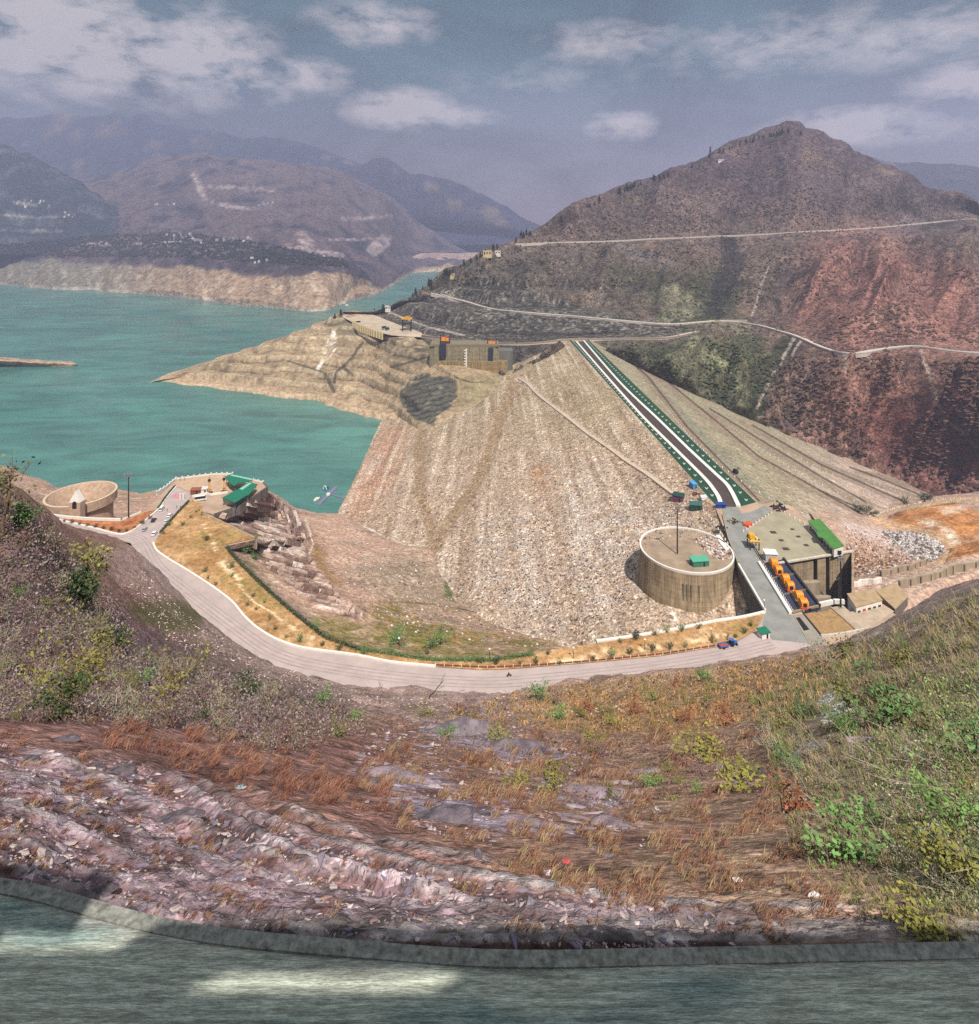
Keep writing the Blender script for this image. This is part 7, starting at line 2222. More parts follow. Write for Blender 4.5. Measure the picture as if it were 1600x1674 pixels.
# scrub that covers the mountains: far too many to count
tv = np.array([(1, 0, 0), (-1, 0, 0), (0, 1, 0), (0, -1, 0), (0, 0, 1), (.6, .6, -.3), (-.6, .6, -.3), (-.6, -.6, -.3), (.6, -.6, -.3)], float)
tf = np.array([(0, 2, 4), (2, 1, 4), (1, 3, 4), (3, 0, 4), (0, 5, 2), (2, 6, 1), (1, 7, 3), (3, 8, 0), (0, 8, 5), (2, 5, 6), (1, 6, 7), (3, 7, 8)])
def scrub(name, poly, n, smin, smax, colr, keep=None, seed=1):
    r2 = random.Random(seed)
    rng = np.random.default_rng(seed)
    V, Cc = [], []
    for (x, y) in in_poly(poly, n, r2):
        p = at(x, y)
        if p is None: continue
        if keep is not None and not keep(x, y, p): continue
        V.append(p[:])
    V = np.array(V); m = len(V)
    s = rng.uniform(smin, smax, m)[:, None, None]
    d = tv[None] * (1 + rng.uniform(-.35, .35, (m, 9, 1)))
    v = V[:, None, :] + d * s * np.array([1, 1, .8]) + np.array([0, 0, .25]) * s
    f = (tf[None] + 9 * np.arange(m)[:, None, None]).reshape(-1, 3)
    c = np.repeat(colr(V, rng), 9, axis=0)
    o = obj(name, mesh_np(name, v.reshape(-1, 3), f, c, False), SCRM); o['kind'] = 'stuff'
    return o
SCRM = terrain_mat('scrub_leaves', [('noise', 1.5, [(.35, .6), (.65, 1.25)])])
MPOLY = [(680, 490), (830, 405), (1000, 325), (1210, 240), (1300, 220), (1420, 275), (1600, 350), (1640, 460), (1640, 815), (1500, 790), (1400, 745), (1250, 688), (1130, 640), (1000, 575), (940, 520), (800, 480)]
def ckeep(x, y, p):
    v3 = fbm(np.array(p) * .012 + 8, 3)
    if y < 560 and 640 < x < 1100 and y > 470: return v3 > .12
    return v3 > -.04 + .25 * (rnd.random() - .5)
def cm(V, rng):
    m = len(V)
    px_, py_ = to_px(V)
    base = np.where(rng.random(m)[:, None] < .6, alb((78, 70, 64), .9)[None], alb((104, 94, 72), .9)[None])
    red = ss(1250, 1400, px_) * ss(380, 460, py_)
    base = mix(base, alb((122, 90, 78), .9), red * .7)
    gr = ss(1300, 1200, px_) * ss(980, 1050, px_) * ss(430, 480, py_)
    base = mix(base, alb((80, 92, 60), .9), gr * .8)
    return base * rng.uniform(.7, 1.3, (m, 1))
scrub('mountain_scrub', MPOLY, 13000, 1.2, 3.4, cm, ckeep, 3)
scrub('left_bank_scrub', [(0, 400), (150, 385), (300, 380), (420, 395), (560, 425), (575, 436), (460, 432), (300, 420), (0, 420)], 2600, 4, 9, lambda V, rng: np.broadcast_to(alb((56, 56, 54), .8), V.shape) * rng.uniform(.7, 1.3, (len(V), 1)), None, 5)

# boulders of the rockfill
def boulders(name, poly, n, smin, smax, cols, seed, keep=None, flat=.7, mat=None):
    r2 = random.Random(seed); rng = np.random.default_rng(seed)
    V = []
    for (x, y) in in_poly(poly, n, r2):
        p = at(x, y)
        if p is not None and (keep is None or keep(x, y, p)): V.append(p[:])
    V = np.array(V); m = len(V)
    s = (smin + (smax - smin) * rng.random(m) ** 2.2)[:, None, None]
    d = tv[None] * (1 + rng.uniform(-.4, .4, (m, 9, 1)))
    ang = rng.uniform(0, 6.28, m); ca, sa = np.cos(ang)[:, None], np.sin(ang)[:, None]
    d = np.stack([d[..., 0] * ca - d[..., 1] * sa * .7, d[..., 0] * sa + d[..., 1] * ca * .7, d[..., 2] * flat], -1)
    v = V[:, None, :] + d * s + np.array([0, 0, .15]) * s
    f = (tf[None] + 9 * np.arange(m)[:, None, None]).reshape(-1, 3)
    pal = np.array([alb(c) for c in cols])
    c = np.repeat(pal[rng.integers(0, len(pal), m)] * rng.uniform(.8, 1.15, (m, 1)), 9, axis=0)
    o = obj(name, mesh_np(name, v.reshape(-1, 3), f, c, False), mat or SCRM); o['kind'] = 'stuff'
    return o
nod = lambda x, y, p: min(line_d(np.array([x]), np.array([y]), T)[0] for T in (T1, T2)) > 11 and line_d(np.array([x]), np.array([y]), T3)[0] > 5
pale = [(222, 212, 204), (206, 190, 178), (186, 164, 148), (150, 126, 110), (96, 80, 72)]
boulders('rockfill_boulders', [(600, 850), (660, 740), (720, 700), (840, 640), (935, 580), (1090, 760), (1150, 820), (1060, 880), (1035, 980), (980, 1030), (900, 1030), (750, 970), (730, 900)], 9000, .25, .8, [(206, 190, 176), (186, 164, 146), (160, 136, 116), (120, 98, 84), (84, 68, 60)], 11, nod)
boulders('rockfill_boulders.001', [(760, 960), (800, 860), (960, 800), (1100, 830), (1160, 850), (1190, 890), (1165, 905), (1140, 880), (1045, 890), (1035, 985), (960, 1040), (880, 1035)], 2600, .3, .9, [(206, 192, 180), (186, 166, 150), (170, 146, 130), (100, 82, 72)], 12, nod)
boulders('boulder_heap', [(1440, 868), (1500, 870), (1535, 884), (1545, 900), (1525, 918), (1490, 912), (1455, 884)], 700, .7, 1.8, [(210, 202, 196), (186, 174, 166), (120, 106, 98)], 13)
boulders('slope_rubble', [(1380, 860), (1440, 875), (1500, 915), (1440, 935), (1392, 945), (1385, 900)], 900, .4, 1.2, [(206, 184, 172), (178, 146, 124), (120, 92, 72)], 14)
boulders('valley_rubble', [(560, 850), (700, 900), (740, 980), (880, 1045), (1010, 1045), (880, 1062), (640, 1030), (560, 960)], 700, .3, .9, pale, 15)
boulders('bastion_rubble', [(1146, 873), (1185, 888), (1200, 914), (1172, 915), (1150, 900), (1136, 884)], 420, .35, 1.1, pale, 16)
# tilted stone beds quarried out of the bank below the pavilion
def beds():
    r2 = random.Random(9); V, Fc, Cc = [], [], []
    pal = [alb(c) for c in ((176, 150, 134), (206, 190, 176), (152, 126, 112), (190, 166, 150), (134, 108, 96))]
    def slab(p, q, hgt, dep):
        d = np.array(q) - np.array(p); L_ = np.linalg.norm(d)
        if L_ < 1 or L_ > 40: return
        d /= L_; s_ = np.cross(d, (0, 0, 1)); s_ /= np.linalg.norm(s_) + 1e-9
        up = np.cross(s_, d)
        n = len(V)
        for a in (0, 1):
            o_ = np.array(p) + d * L_ * a
            for (u, w_) in ((-.5, -1.6), (.5, -1.6), (.42, 1), (-.5, .8)):
                V.append(o_ + s_ * dep * u * r2.uniform(.85, 1.15) + up * hgt * w_ * r2.uniform(.75, 1.2))
        Fc.extend([(n, n + 3, n + 2, n + 1), (n + 4, n + 5, n + 6, n + 7)] + [(n + k, n + (k + 1) % 4, n + 4 + (k + 1) % 4, n + 4 + k) for k in range(4)])
        c = r2.choice(pal) * r2.uniform(.85, 1.15)
        Cc.extend([c] * 8)
    bp = np.array(BEN, float)
    inside = lambda x, y: ((x - 445) * .80 - (y - 830) * .62) if poly_sd(np.array([x]), np.array([y]), BEN)[0] < 1 else False
    for k in range(22):
        y_ = 815 + k * 8.6
        x = 340 + r2.uniform(0, 20)
        while x < 560:
            ln = r2.uniform(9, 26)
            a = (x, y_ + (x - 400) * .26); b = (x + ln, y_ + (x + ln - 400) * .26 + r2.gauss(0, .8))
            i0, i1 = inside(*a), inside(*b)
            if i0 is not False and i1 is not False and i0 < 2 and i1 < 6 and r2.random() < .86:
                p, q = at(*a), at(*b)
                if p is not None and q is not None: slab(p, q, r2.uniform(.7, 1.7), r2.uniform(2.2, 4.0))
            x += ln + r2.uniform(0, 4)
    for k in range(26):
        x_ = 425 + k * 7.0
        y = 795.0
        while y < 1005:
            ln = r2.uniform(7, 16)
            a = (x_ + (y - 830) * .42, y); b = (x_ + (y + ln - 830) * .42 - 5, y + ln)
            a = (x_ - (y - 830) * .5 + (y - 800) * .85, y); b = (a[0] + ln * .35, y + ln)
            i0, i1 = inside(*a), inside(*b)
            if i0 is not False and i1 is not False and i0 > -2 and r2.random() < .84:
                p, q = at(*a), at(*b)
                if p is not None and q is not None: slab(p, q, r2.uniform(.6, 1.5), r2.uniform(1.6, 3.0))
            y += ln + r2.uniform(0, 3)
    me = bpy.data.meshes.new('stone_beds'); me.from_pydata([tuple(v) for v in V], [], Fc)
    ca = me.color_attributes.new('Col', 'FLOAT_COLOR', 'POINT'); c4 = np.ones((len(V), 4), np.float32); c4[:, :3] = np.array(Cc); ca.data.foreach_set('color', c4.ravel())
    bm = bmesh.new(); bm.from_mesh(me); bmesh.ops.recalc_face_normals(bm, faces=bm.faces); bm.to_mesh(me); bm.free()
    o = obj('stone_beds', me, NEAR); o['kind'] = 'structure'
beds()
# =================================================================== FOREGROUND: GRASS, SLATES, OUR OWN ROAD
def blades(name, poly, n, per, pxh, cols, seed, lean=(.5, .1), mat=None, wpx=1.1, keep=None):
    r2 = random.Random(seed); rng = np.random.default_rng(seed)
    base, ht = [], []
    for (x, y) in in_poly(poly, n, r2):
        p = at(x, y)
        if p is None or (keep and not keep(x, y, p)): continue
        base.append(p[:]); ht.append(r2.uniform(*pxh) * p[1] / F)
    base = np.array(base); ht = np.array(ht); m = len(base)
    b = np.repeat(base, per, 0); h = np.repeat(ht, per)[:, None] * rng.uniform(.5, 1.15, (m * per, 1))
    Yd = np.repeat(base[:, 1], per)[:, None]
    b = b + rng.normal(size=b.shape) * np.array([.28, .28, 0]) * h
    L_ = np.array([lean[0], lean[1], 0]) + rng.normal(size=b.shape) * np.array([.38, .38, 0])
    mid = b + np.array([0, 0, .62]) * h + L_ * h * .35
    tip = b + np.array([0, 0, .86]) * h + L_ * h * 1.0
    w = np.array([1, 0, 0]) * np.maximum(wpx * Yd / F, .004) * .5
    v = np.stack([b - w, b + w, mid + w * .7, mid - w * .7, tip], 1).reshape(-1, 3)
    k = np.arange(m * per)[:, None] * 5
    f = np.concatenate([np.concatenate([k, k + 1, k + 2], 1), np.concatenate([k, k + 2, k + 3], 1), np.concatenate([k + 3, k + 2, k + 4], 1)])
    pal = np.array([alb(c, .95) for c in cols])
    c = np.repeat(np.repeat(pal[rng.integers(0, len(pal), m)], per, 0) * rng.uniform(.65, 1.3, (m * per, 1)), 5, 0)
    o = obj(name, mesh_np(name, v, f, c, False), GRM); o['kind'] = 'stuff'
    return o
GRM, nt, b_ = nodes('grass_blade')
a_ = N(nt, 'ShaderNodeAttribute', attribute_name='Col'); nt.links.new(a_.outputs[0], b_.inputs['Base Color']); b_.inputs['Roughness'].default_value = .8
RUST = [(146, 100, 82), (130, 88, 74), (160, 122, 98), (112, 82, 74)]
STRAW = [(172, 142, 108), (152, 118, 92), (136, 108, 82), (160, 142, 104)]
patch = lambda sc_, th, s: (lambda x, y, p: fbm(np.array([x * sc_, y * sc_ * 2.2, s]), 2) > th)
blades('rust_grass', [(130, 1165), (300, 1190), (480, 1230), (640, 1290), (620, 1330), (460, 1310), (330, 1270), (180, 1230)], 1000, 16, (6, 16), RUST, 31, (.9, 0), keep=patch(.02, -.02, 2))
blades('rust_grass.001', [(0, 1190), (180, 1230), (330, 1280), (600, 1360), (900, 1430), (1250, 1450), (1300, 1540), (800, 1560), (400, 1550), (150, 1500), (0, 1430)], 1500, 14, (6, 17), RUST + STRAW[:2], 32, (1.1, 0), keep=lambda x, y, p: LIPX(x, y) > 8 and fbm(np.array([x * .014, y * .0308, 5]), 2) > .08)
blades('straw_grass', [(560, 1230), (800, 1200), (1000, 1190), (1250, 1200), (1330, 1420), (1400, 1500), (1000, 1480), (800, 1420), (600, 1330)], 2900, 12, (5, 17), STRAW + RUST, 33, (1.0, 0), keep=patch(.012, .02, 9))
blades('straw_grass.001', [(850, 1130), (1150, 1095), (1340, 1068), (1420, 1060), (1300, 1180), (1000, 1200), (700, 1180)], 1300, 8, (3, 8), [(190, 150, 104), (160, 128, 84), (140, 120, 70)], 34, (.4, 0), wpx=1.3)
blades('green_grass', [(1230, 1140), (1350, 1080), (1640, 950), (1640, 1560), (1400, 1500), (1300, 1400)], 2400, 9, (5, 18), [(128, 128, 82), (158, 140, 104), (112, 122, 72), (164, 148, 116)], 35, (-.4, 0))

def under(name, poly, n, per, size, kinds, seed, hpx=(4, 22)):
    r2 = random.Random(seed); rng = np.random.default_rng(seed)
    c, s = [], []
    for (x, y) in in_poly(poly, n, r2):
        p = at(x, y)
        if p is None: continue
        k = p[1] / F
        for _ in range(per):
            c.append((p[0] + r2.gauss(0, 9) * k, p[1] + r2.gauss(0, 9) * k, p[2] + r2.uniform(*hpx) * k)); s.append(r2.uniform(.6, 1.3) * size * k)
    v, f = quads(np.array(c), np.array(s), .6, rng)
    m = len(c)
    pal = np.array([alb(q, .9) for q in kinds])
    idx = np.repeat(rng.integers(0, len(pal), m // per), per)
    cc = np.repeat(pal[idx] * rng.uniform(.6, 1.35, (m, 1)), 4, 0)
    o = obj(name, mesh_np(name, v, f, cc, False), GRM); o['kind'] = 'stuff'
under('undergrowth', LEFTB, 4200, 9, 2.2, [(134, 110, 116), (112, 110, 88), (150, 126, 128), (98, 90, 78), (136, 130, 88), (150, 140, 136), (122, 96, 98), (132, 122, 122)], 41, (2, 12))
under('undergrowth.003', RIGHTB, 800, 6, 2.0, [(140, 132, 104), (124, 124, 92), (120, 108, 90), (104, 112, 74)], 44, (1, 7))
under('undergrowth.001', RB2, 1300, 8, 2.3, [(120, 150, 88), (142, 154, 104), (112, 138, 82), (160, 164, 134), (136, 160, 84), (136, 128, 106)], 42, (1, 12))
under('undergrowth.002', CENT, 1300, 6, 2.0, [(140, 112, 84), (120, 108, 64), (150, 110, 84), (116, 96, 92)], 43, (1, 9))

# twigs lying and standing in the brush
def twig_mass(name, poly, n, pxl, mat, seed, lean=.6):
    r2 = random.Random(seed); mb = MB()
    for (x, y) in in_poly(poly, n, r2):
        p = at(x, y)
        if p is None: continue
        k = p[1] / F; L_ = r2.uniform(*pxl) * k
        a = r2.uniform(0, 6.28); e = r2.uniform(.15, 1.2)
        d = np.array([math.cos(a) * math.cos(e) - lean * .5, math.sin(a) * math.cos(e) * .5, math.sin(e)])
        p = np.array(p)
        q = p + d * L_ * .5 + np.array([r2.gauss(0, .05), 0, r2.gauss(0, .05)]) * L_
        mb.tube([p, q, p + d * L_], .8 * k, 3, .25 * k, cap=False)
        for _ in range(2):
            s = p + (q - p) * r2.random() * 1.5
            mb.tube([s, s + np.array([r2.gauss(0, .3), r2.gauss(0, .2), r2.uniform(.05, .4)]) * L_], .5 * k, 3, .2 * k, cap=False)
    o = mb.build(name, mat); o['kind'] = 'stuff'
twig_mass('dry_twigs', LEFTB, 900, (14, 40), BARK, 51)
twig_mass('dry_twigs.001', [(1280, 1230), (1640, 1180), (1640, 1480), (1350, 1420)], 120, (24, 70), paint('silver_twig', (150, 138, 124), .9), 52, 1.2)

# slates and stones
SL = [paint('slate_%d' % i, c, .75, var=.22, scale=2.2, bump=.03) for i, c in enumerate(((146, 136, 148), (124, 116, 132), (168, 152, 148), (188, 172, 164), (110, 98, 104)))]
def slate(seed):
    rng = np.random.default_rng(seed)
    n = rng.integers(6, 9)
    a = np.sort(rng.uniform(0, 6.28, n)); r = rng.uniform(.55, 1.0, n)
    x, y = np.cos(a) * r, np.sin(a) * r * rng.uniform(.4, .75)
    t = rng.uniform(.10, .26)
    v = [(x[i] * 1.03, y[i] * 1.03, -t) for i in range(n)] + [(x[i], y[i], t * rng.uniform(.3, .8)) for i in range(n)] + [(x[i] * .62, y[i] * .62, t * rng.uniform(.8, 1.15)) for i in range(n)]
    f = [tuple(range(n))[::-1], tuple(range(2 * n, 3 * n))]
    for k in (0, 1):
        f += [(k * n + i, k * n + (i + 1) % n, (k + 1) * n + (i + 1) % n, (k + 1) * n + i) for i in range(n)]
    return v, f
SLM = []
for i in range(15):
    v, f = slate(200 + i); me = bpy.data.meshes.new('slate'); me.from_pydata(v, [], f); me.materials.append(SL[i % 5]); me.update(); SLM.append(me)
def boulder_mesh(seed, flat):
    rng = np.random.default_rng(seed)
    bm = bmesh.new(); bmesh.ops.create_icosphere(bm, subdivisions=3, radius=1)
    pl = [(v / np.linalg.norm(v), rng.uniform(.55, .9)) for v in rng.normal(size=(9, 3))]
    for v in bm.verts:
        c = np.array(v.co)
        for n_, d_ in pl:
            k = c @ n_
            if k > d_: c = c - n_ * (k - d_) * .92
        c = c * (1 + .10 * float(fbm(c * 2.2 + seed, 3))) * np.array([1, .48, flat])
        v.co = c
    me = bpy.data.meshes.new('rock'); bm.to_mesh(me); bm.free()
    me.materials.append(RKM[seed % 2]); return me
def rock_mat(name, c):
    m, nt, b = nodes(name)
    tc = nt.nodes.new('ShaderNodeTexCoord')
    n = N(nt, 'ShaderNodeTexNoise', Scale=3.5, Detail=8.0, Roughness=.7); nt.links.new(tc.outputs['Object'], n.inputs['Vector'])
    mp = nt.nodes.new('ShaderNodeMapping'); mp.inputs['Scale'].default_value = (.6, .6, 7); nt.links.new(tc.outputs['Object'], mp.inputs[0])
    n2 = N(nt, 'ShaderNodeTexNoise', Scale=2.0, Detail=6.0); nt.links.new(mp.outputs[0], n2.inputs['Vector'])
    base = alb(c)
    r = ramp(nt, [(.32, tuple(base * .45)), (.5, tuple(base)), (.7, tuple(np.minimum(base * 1.35, .8)))]); nt.links.new(n.outputs['Fac'], r.inputs[0])
    r2 = ramp(nt, [(.36, .55), (.55, 1.05)]); nt.links.new(n2.outputs['Fac'], r2.inputs[0])
    nt.links.new(mul(nt, r.outputs[0], r2.outputs[0]), b.inputs['Base Color']); b.inputs['Roughness'].default_value = .85
    bn = N(nt, 'ShaderNodeBump', Strength=.9, Distance=.12); nt.links.new(n.outputs['Fac'], bn.inputs['Height']); nt.links.new(bn.outputs[0], b.inputs['Normal'])
    return m
RKM = [rock_mat('mauve_rock', (152, 134, 140)), rock_mat('dark_rock', (116, 106, 112))]
BMS = [boulder_mesh(300 + i, f) for i, f in enumerate((.20, .24, .16, .3, .14, .26))]
rnd = random.Random(77)
def put_slate(x, y, pxw, label, name='slate', group=None, cat='rock', tilt=.25, mi=None):
    p = at(x, y)
    if p is None: return
    o = bpy.data.objects.new(name, (BMS[rnd.randrange(6)] if name != 'slate' else SLM[rnd.randrange(15)])); col.objects.link(o)
    s = pxw * p[1] / F / 2
    n = drop(p[0], p[1], 50)[1]
    q = n.to_track_quat('Z', 'X') if (n is not None and name == 'slate') else None
    o.location = (p[0], p[1], p[2] + (.08 if name == 'slate' else -.10) * s)
    e = q.to_euler() if q else None
    o.rotation_mode = 'QUATERNION'
    from mathutils import Quaternion
    o.rotation_quaternion = (q if q else Quaternion()) @ Quaternion((0, 0, 1), rnd.uniform(0, 6.28) if pxw < 40 else rnd.uniform(-.5, .5)) @ Quaternion((1, 0, 0), rnd.gauss(0, tilt * .5))
    o.scale = (s * rnd.uniform(1.0, 1.5), s, s)
    tag(o, label, cat, group)
FL = [(0, 1215), (100, 1225), (240, 1250), (420, 1330), (640, 1400), (900, 1450), (1200, 1500), (1200, 1560), (700, 1555), (300, 1530), (100, 1480), (0, 1420)]
for (x, y) in in_poly(FL, 190, rnd):
    put_slate(x, y, rnd.uniform(7, 26), 'loose flat slate lying on the trodden gravel slope at the road verge', 'slate', 'loose slates on the gravel slope')
for x, y, w_, lab in ((285, 1338, 66, 'largest grey slate in the middle of the gravel slope'), (195, 1262, 56, 'pale slate at the upper edge of the gravel under the brush'), (100, 1210, 50, 'rounded grey rock above the gravel at the far left'), (48, 1243, 48, 'long blue-grey slate beside the green tuft at the far left'), (160, 1255, 40, 'flat slate left of the pale one at the upper gravel edge'),
                      (160, 1458, 46, 'blue-grey slate close to the concrete verge'), (218, 1488, 34, 'small bluish slate right of the larger verge slate'), (270, 1440, 44, 'curved pale stone above the verge grass'), (350, 1462, 46, 'thin white slate below the trodden lip'), (545, 1436, 26, 'dark blue slate alone on the middle lip'), (780, 1402, 34, 'white stone at the end of the gravel terraces'),
                      (465, 1528, 36, 'blue-grey stone near the road edge'), (1000, 1400, 26, 'pale stone in the straw grass'), (1195, 1282, 52, 'dark boulder beside the vivid yellow-green bush'), (1045, 1265, 56, 'dark-sided boulder above the straw grass'), (1175, 1258, 34, 'small upright boulder between the two dark boulders'), (1250, 1262, 40, 'flat grey boulder behind the yellow-green bush'), (1330, 1228, 70, 'big dark boulder under the green bush'), (1420, 1210, 60, 'dark boulder at the foot of the tall green bush'), (605, 1280, 50, 'grey slab jutting out of the rust grass')):
    put_slate(x, y, w_, lab, 'rock' if w_ > 30 else 'slate', None, 'rock', .1)
for x, y, w_, k, lab in ((740, 1200, 120, 2, 'broad mauve rock slab under the road bend'), (860, 1232, 130, 0, 'long mauve rock slab in the middle of the dry slope'), (660, 1272, 110, 3, 'cracked pale slab at the left of the dry slope'), (960, 1300, 140, 0, 'grey tilted slab above the straw grass'), (720, 1340, 110, 2, 'flat shattered slab at the head of the terraces'), (870, 1350, 110, 1, 'thin long slab left of the straw grass'), (1010, 1350, 90, 3, 'short pale slab in the middle of the straw grass')):
    put_slate(x, y, w_, lab, 'rock_slab', None, 'rock slab', .05, (k, k + 5, k + 10)[int(x) % 3])
def gravel(name, poly, n, pmin, pmax, cols, seed, keep=None, wide=1.0, thin=.4):
    r2 = random.Random(seed); rng = np.random.default_rng(seed)
    V, S = [], []
    for (x, y) in in_poly(poly, n, r2):
        p = at(x, y)
        if p is None or (keep and not keep(x, y, p)): continue
        V.append(p[:]); S.append((pmin + (pmax - pmin) * r2.random() ** 3) * p[1] / F / 2)
    V = np.array(V); m = len(V); s = np.array(S)[:, None, None]
    d = tv[None] * (1 + rng.uniform(-.4, .4, (m, 9, 1)))
    ang = rng.uniform(0, 6.28, m) if wide == 1 else rng.normal(size=m) * .25; ca, sa = np.cos(ang)[:, None], np.sin(ang)[:, None]
    d = np.stack([d[..., 0] * ca * 1.3 - d[..., 1] * sa * .7, d[..., 0] * sa * 1.3 + d[..., 1] * ca * .7, d[..., 2] * thin], -1) * np.array([wide, 1, 1])
    v = V[:, None, :] + d * s
    f = (tf[None] + 9 * np.arange(m)[:, None, None]).reshape(-1, 3)
    pal = np.array([alb(c) for c in cols])
    c = np.repeat(pal[rng.integers(0, len(pal), m)] * rng.uniform(.75, 1.2, (m, 1)), 9, axis=0)
    o = obj(name, mesh_np(name, v.reshape(-1, 3), f, c, False), GRM); o['kind'] = 'stuff'
SLC = [(140, 128, 138), (116, 106, 116), (162, 144, 142), (186, 170, 166), (104, 86, 88), (150, 120, 112)]
gravel('gravel', FL, 6500, 1.6, 10, SLC, 61, lambda x, y, p: LIPX(x, y) > 7 and fbm(np.array([x * .013, y * .03, 1.]), 2) > -.16)
gravel('gravel.001', [(560, 1180), (900, 1170), (1100, 1300), (1050, 1390), (800, 1400), (600, 1320)], 1600, 3, 12, SLC, 62, patch(.012, .02, 3))
gravel('slate_flakes', FL, 900, 4, 15, SLC + [(96, 84, 92), (108, 98, 108)], 71, lambda x, y, p: LIPX(x, y) > 8 and fbm(np.array([x * .01, y * .03, 7.]), 2) > -.05, 1.6, .3)
gravel('slate_flakes.001', [(560, 1180), (760, 1170), (950, 1230), (1060, 1310), (1000, 1370), (800, 1360), (640, 1320), (580, 1260)], 330, 5, 18, [(140, 126, 136), (118, 108, 120), (156, 142, 144)], 72, patch(.011, .06, 4), 2.2, .2)
gravel('scree', [(1335, 1140), (1385, 1130), (1405, 1160), (1345, 1185)], 700, 2, 7, [(176, 176, 172), (150, 152, 150)], 63)
gravel('roadside_rubble', [(230, 930), (320, 1015), (410, 1075), (600, 1135), (780, 1145), (780, 1165), (560, 1150), (400, 1100), (280, 1050), (200, 960)], 1700, 1.2, 5, [(186, 162, 150), (160, 134, 122), (200, 184, 174), (110, 92, 86)], 64)
gravel('roadside_rubble.001', [(780, 1140), (1000, 1118), (1320, 1066), (1300, 1110), (1000, 1170), (780, 1170)], 900, 1.5, 5, [(196, 166, 140), (214, 198, 180), (150, 120, 92)], 65)
# litter
for x, y, c, lab in ((293, 1376, (186, 104, 80), 'orange brick piece on the gravel slope'), (395, 1290, (140, 160, 168), 'pale blue plastic scrap in the rust grass'), (927, 1411, (176, 76, 74), 'red and white wrapper at the edge of the straw grass'), (898, 1430, (226, 226, 226), 'white plastic scrap beside the red wrapper'), (1290, 1563, (120, 170, 206), 'light blue plastic bag at the road verge'), (1205, 1441, (220, 216, 214), 'crumpled white bag in the dry grass'), (1330, 1466, (214, 210, 210), 'torn white bag low in the dry grass on the right')):
    p = at(x, y); k = p[1] / F
    mb = MB(); mb.blob((0, 0, 0), (9 * k, 5 * k, 3 * k), int(x), 1, 1, .4); o = mb.build('litter', paint('litter_%d_%d' % (c[0], c[2]), c, .6)); o.location = (p[0], p[1], p[2] + 2 * k); tag(o, lab, 'litter')

# dead branch and trees on the slope
def bare_tree(x, y, hpx, label, mat, seed, name='bare_tree', leaves=None, lean=.2, nbr=7):
    p = at(x, y); k = p[1] / F; h = hpx * k
    r2 = random.Random(seed); rng = np.random.default_rng(seed)
    t = empty(name, p, 0, label, 'tree')
    mb = MB(); pts = [np.array([0, 0, -.1 * h])]
    for i in range(1, 6): pts.append(np.array([lean * h * i / 5 + r2.gauss(0, .04) * h, r2.gauss(0, .03) * h, h * i / 5.5]))
    mb.tube(pts, .030 * h, 6, .010 * h); mb.build('trunk', mat, t)
    mb = MB(); tips = []
    for b in range(nbr):
        i = r2.randint(2, 5); s = pts[i]; d = np.array([r2.gauss(0, .6), r2.gauss(0, .6), r2.uniform(.2, .9)]); L_ = h * r2.uniform(.25, .5)
        m = s + d * L_ * .5 + rng.normal(size=3) * .03 * h; e = s + d * L_
        mb.tube([s, m, e], .012 * h, 4, .004 * h); tips += [m, e]
        for _ in range(3):
            q = s + (e - s) * r2.uniform(.3, 1); z = q + rng.normal(size=3) * .13 * h + np.array([0, 0, .06 * h]); mb.tube([q, z], .005 * h, 3, .002 * h); tips.append(z)
    mb.build('limb', mat, t)
    if leaves:
        tips = np.array(tips); n = leaves[1]
        pos = tips[rng.integers(0, len(tips), n)] + rng.normal(size=(n, 3)) * .075 * h
        v, f = quads(pos, rng.uniform(.6, 1.3, n) * leaves[2] * h, .7, rng)
        obj('crown', mesh_np('crown', v, f, None, False), LM[leaves[0]], t)
bare_tree(700, 1142, 34, 'dead grey branch sticking out of the bank below the road', STEEL, 5, lean=.7, nbr=3)
bare_tree(620, 1150, 34, 'thin leafless sapling on the bank under the road', BARK, 6, nbr=4)
bare_tree(143, 975, 62, 'pale-stemmed sapling with light green leaves above the road bend', PALEB, 8, 'sapling', ('lime', 420, .05))
bare_tree(128, 1000, 56, 'dense green tree beside the pale-stemmed sapling', BARK, 9, 'small_tree', ('dark', 900, .055), 0, 10)
bare_tree(5, 880, 110, 'leafless tree at the far left above the funnel', BARK, 10, 'bare_tree', ('olive', 160, .03), .15, 12)
bare_tree(105, 1165, 120, 'small leafy tree over the rust grass on the left', BARK, 12, 'small_tree', ('lime', 520, .028), .1, 10)
bare_tree(170, 1140, 90, 'thin forked tree right of the small leafy tree', BARK, 13, 'small_tree', ('lime', 260, .028), -.1, 8)
bare_tree(265, 1190, 90, 'leaning small tree with yellow leaves over the rust grass', BARK, 14, 'small_tree', ('lime', 360, .03), .3, 9)
bare_tree(35, 870, 40, 'bright green bush-like tree on the ridge above the funnel wall', BARK, 15, 'small_tree', ('green', 700, .06), 0, 9)

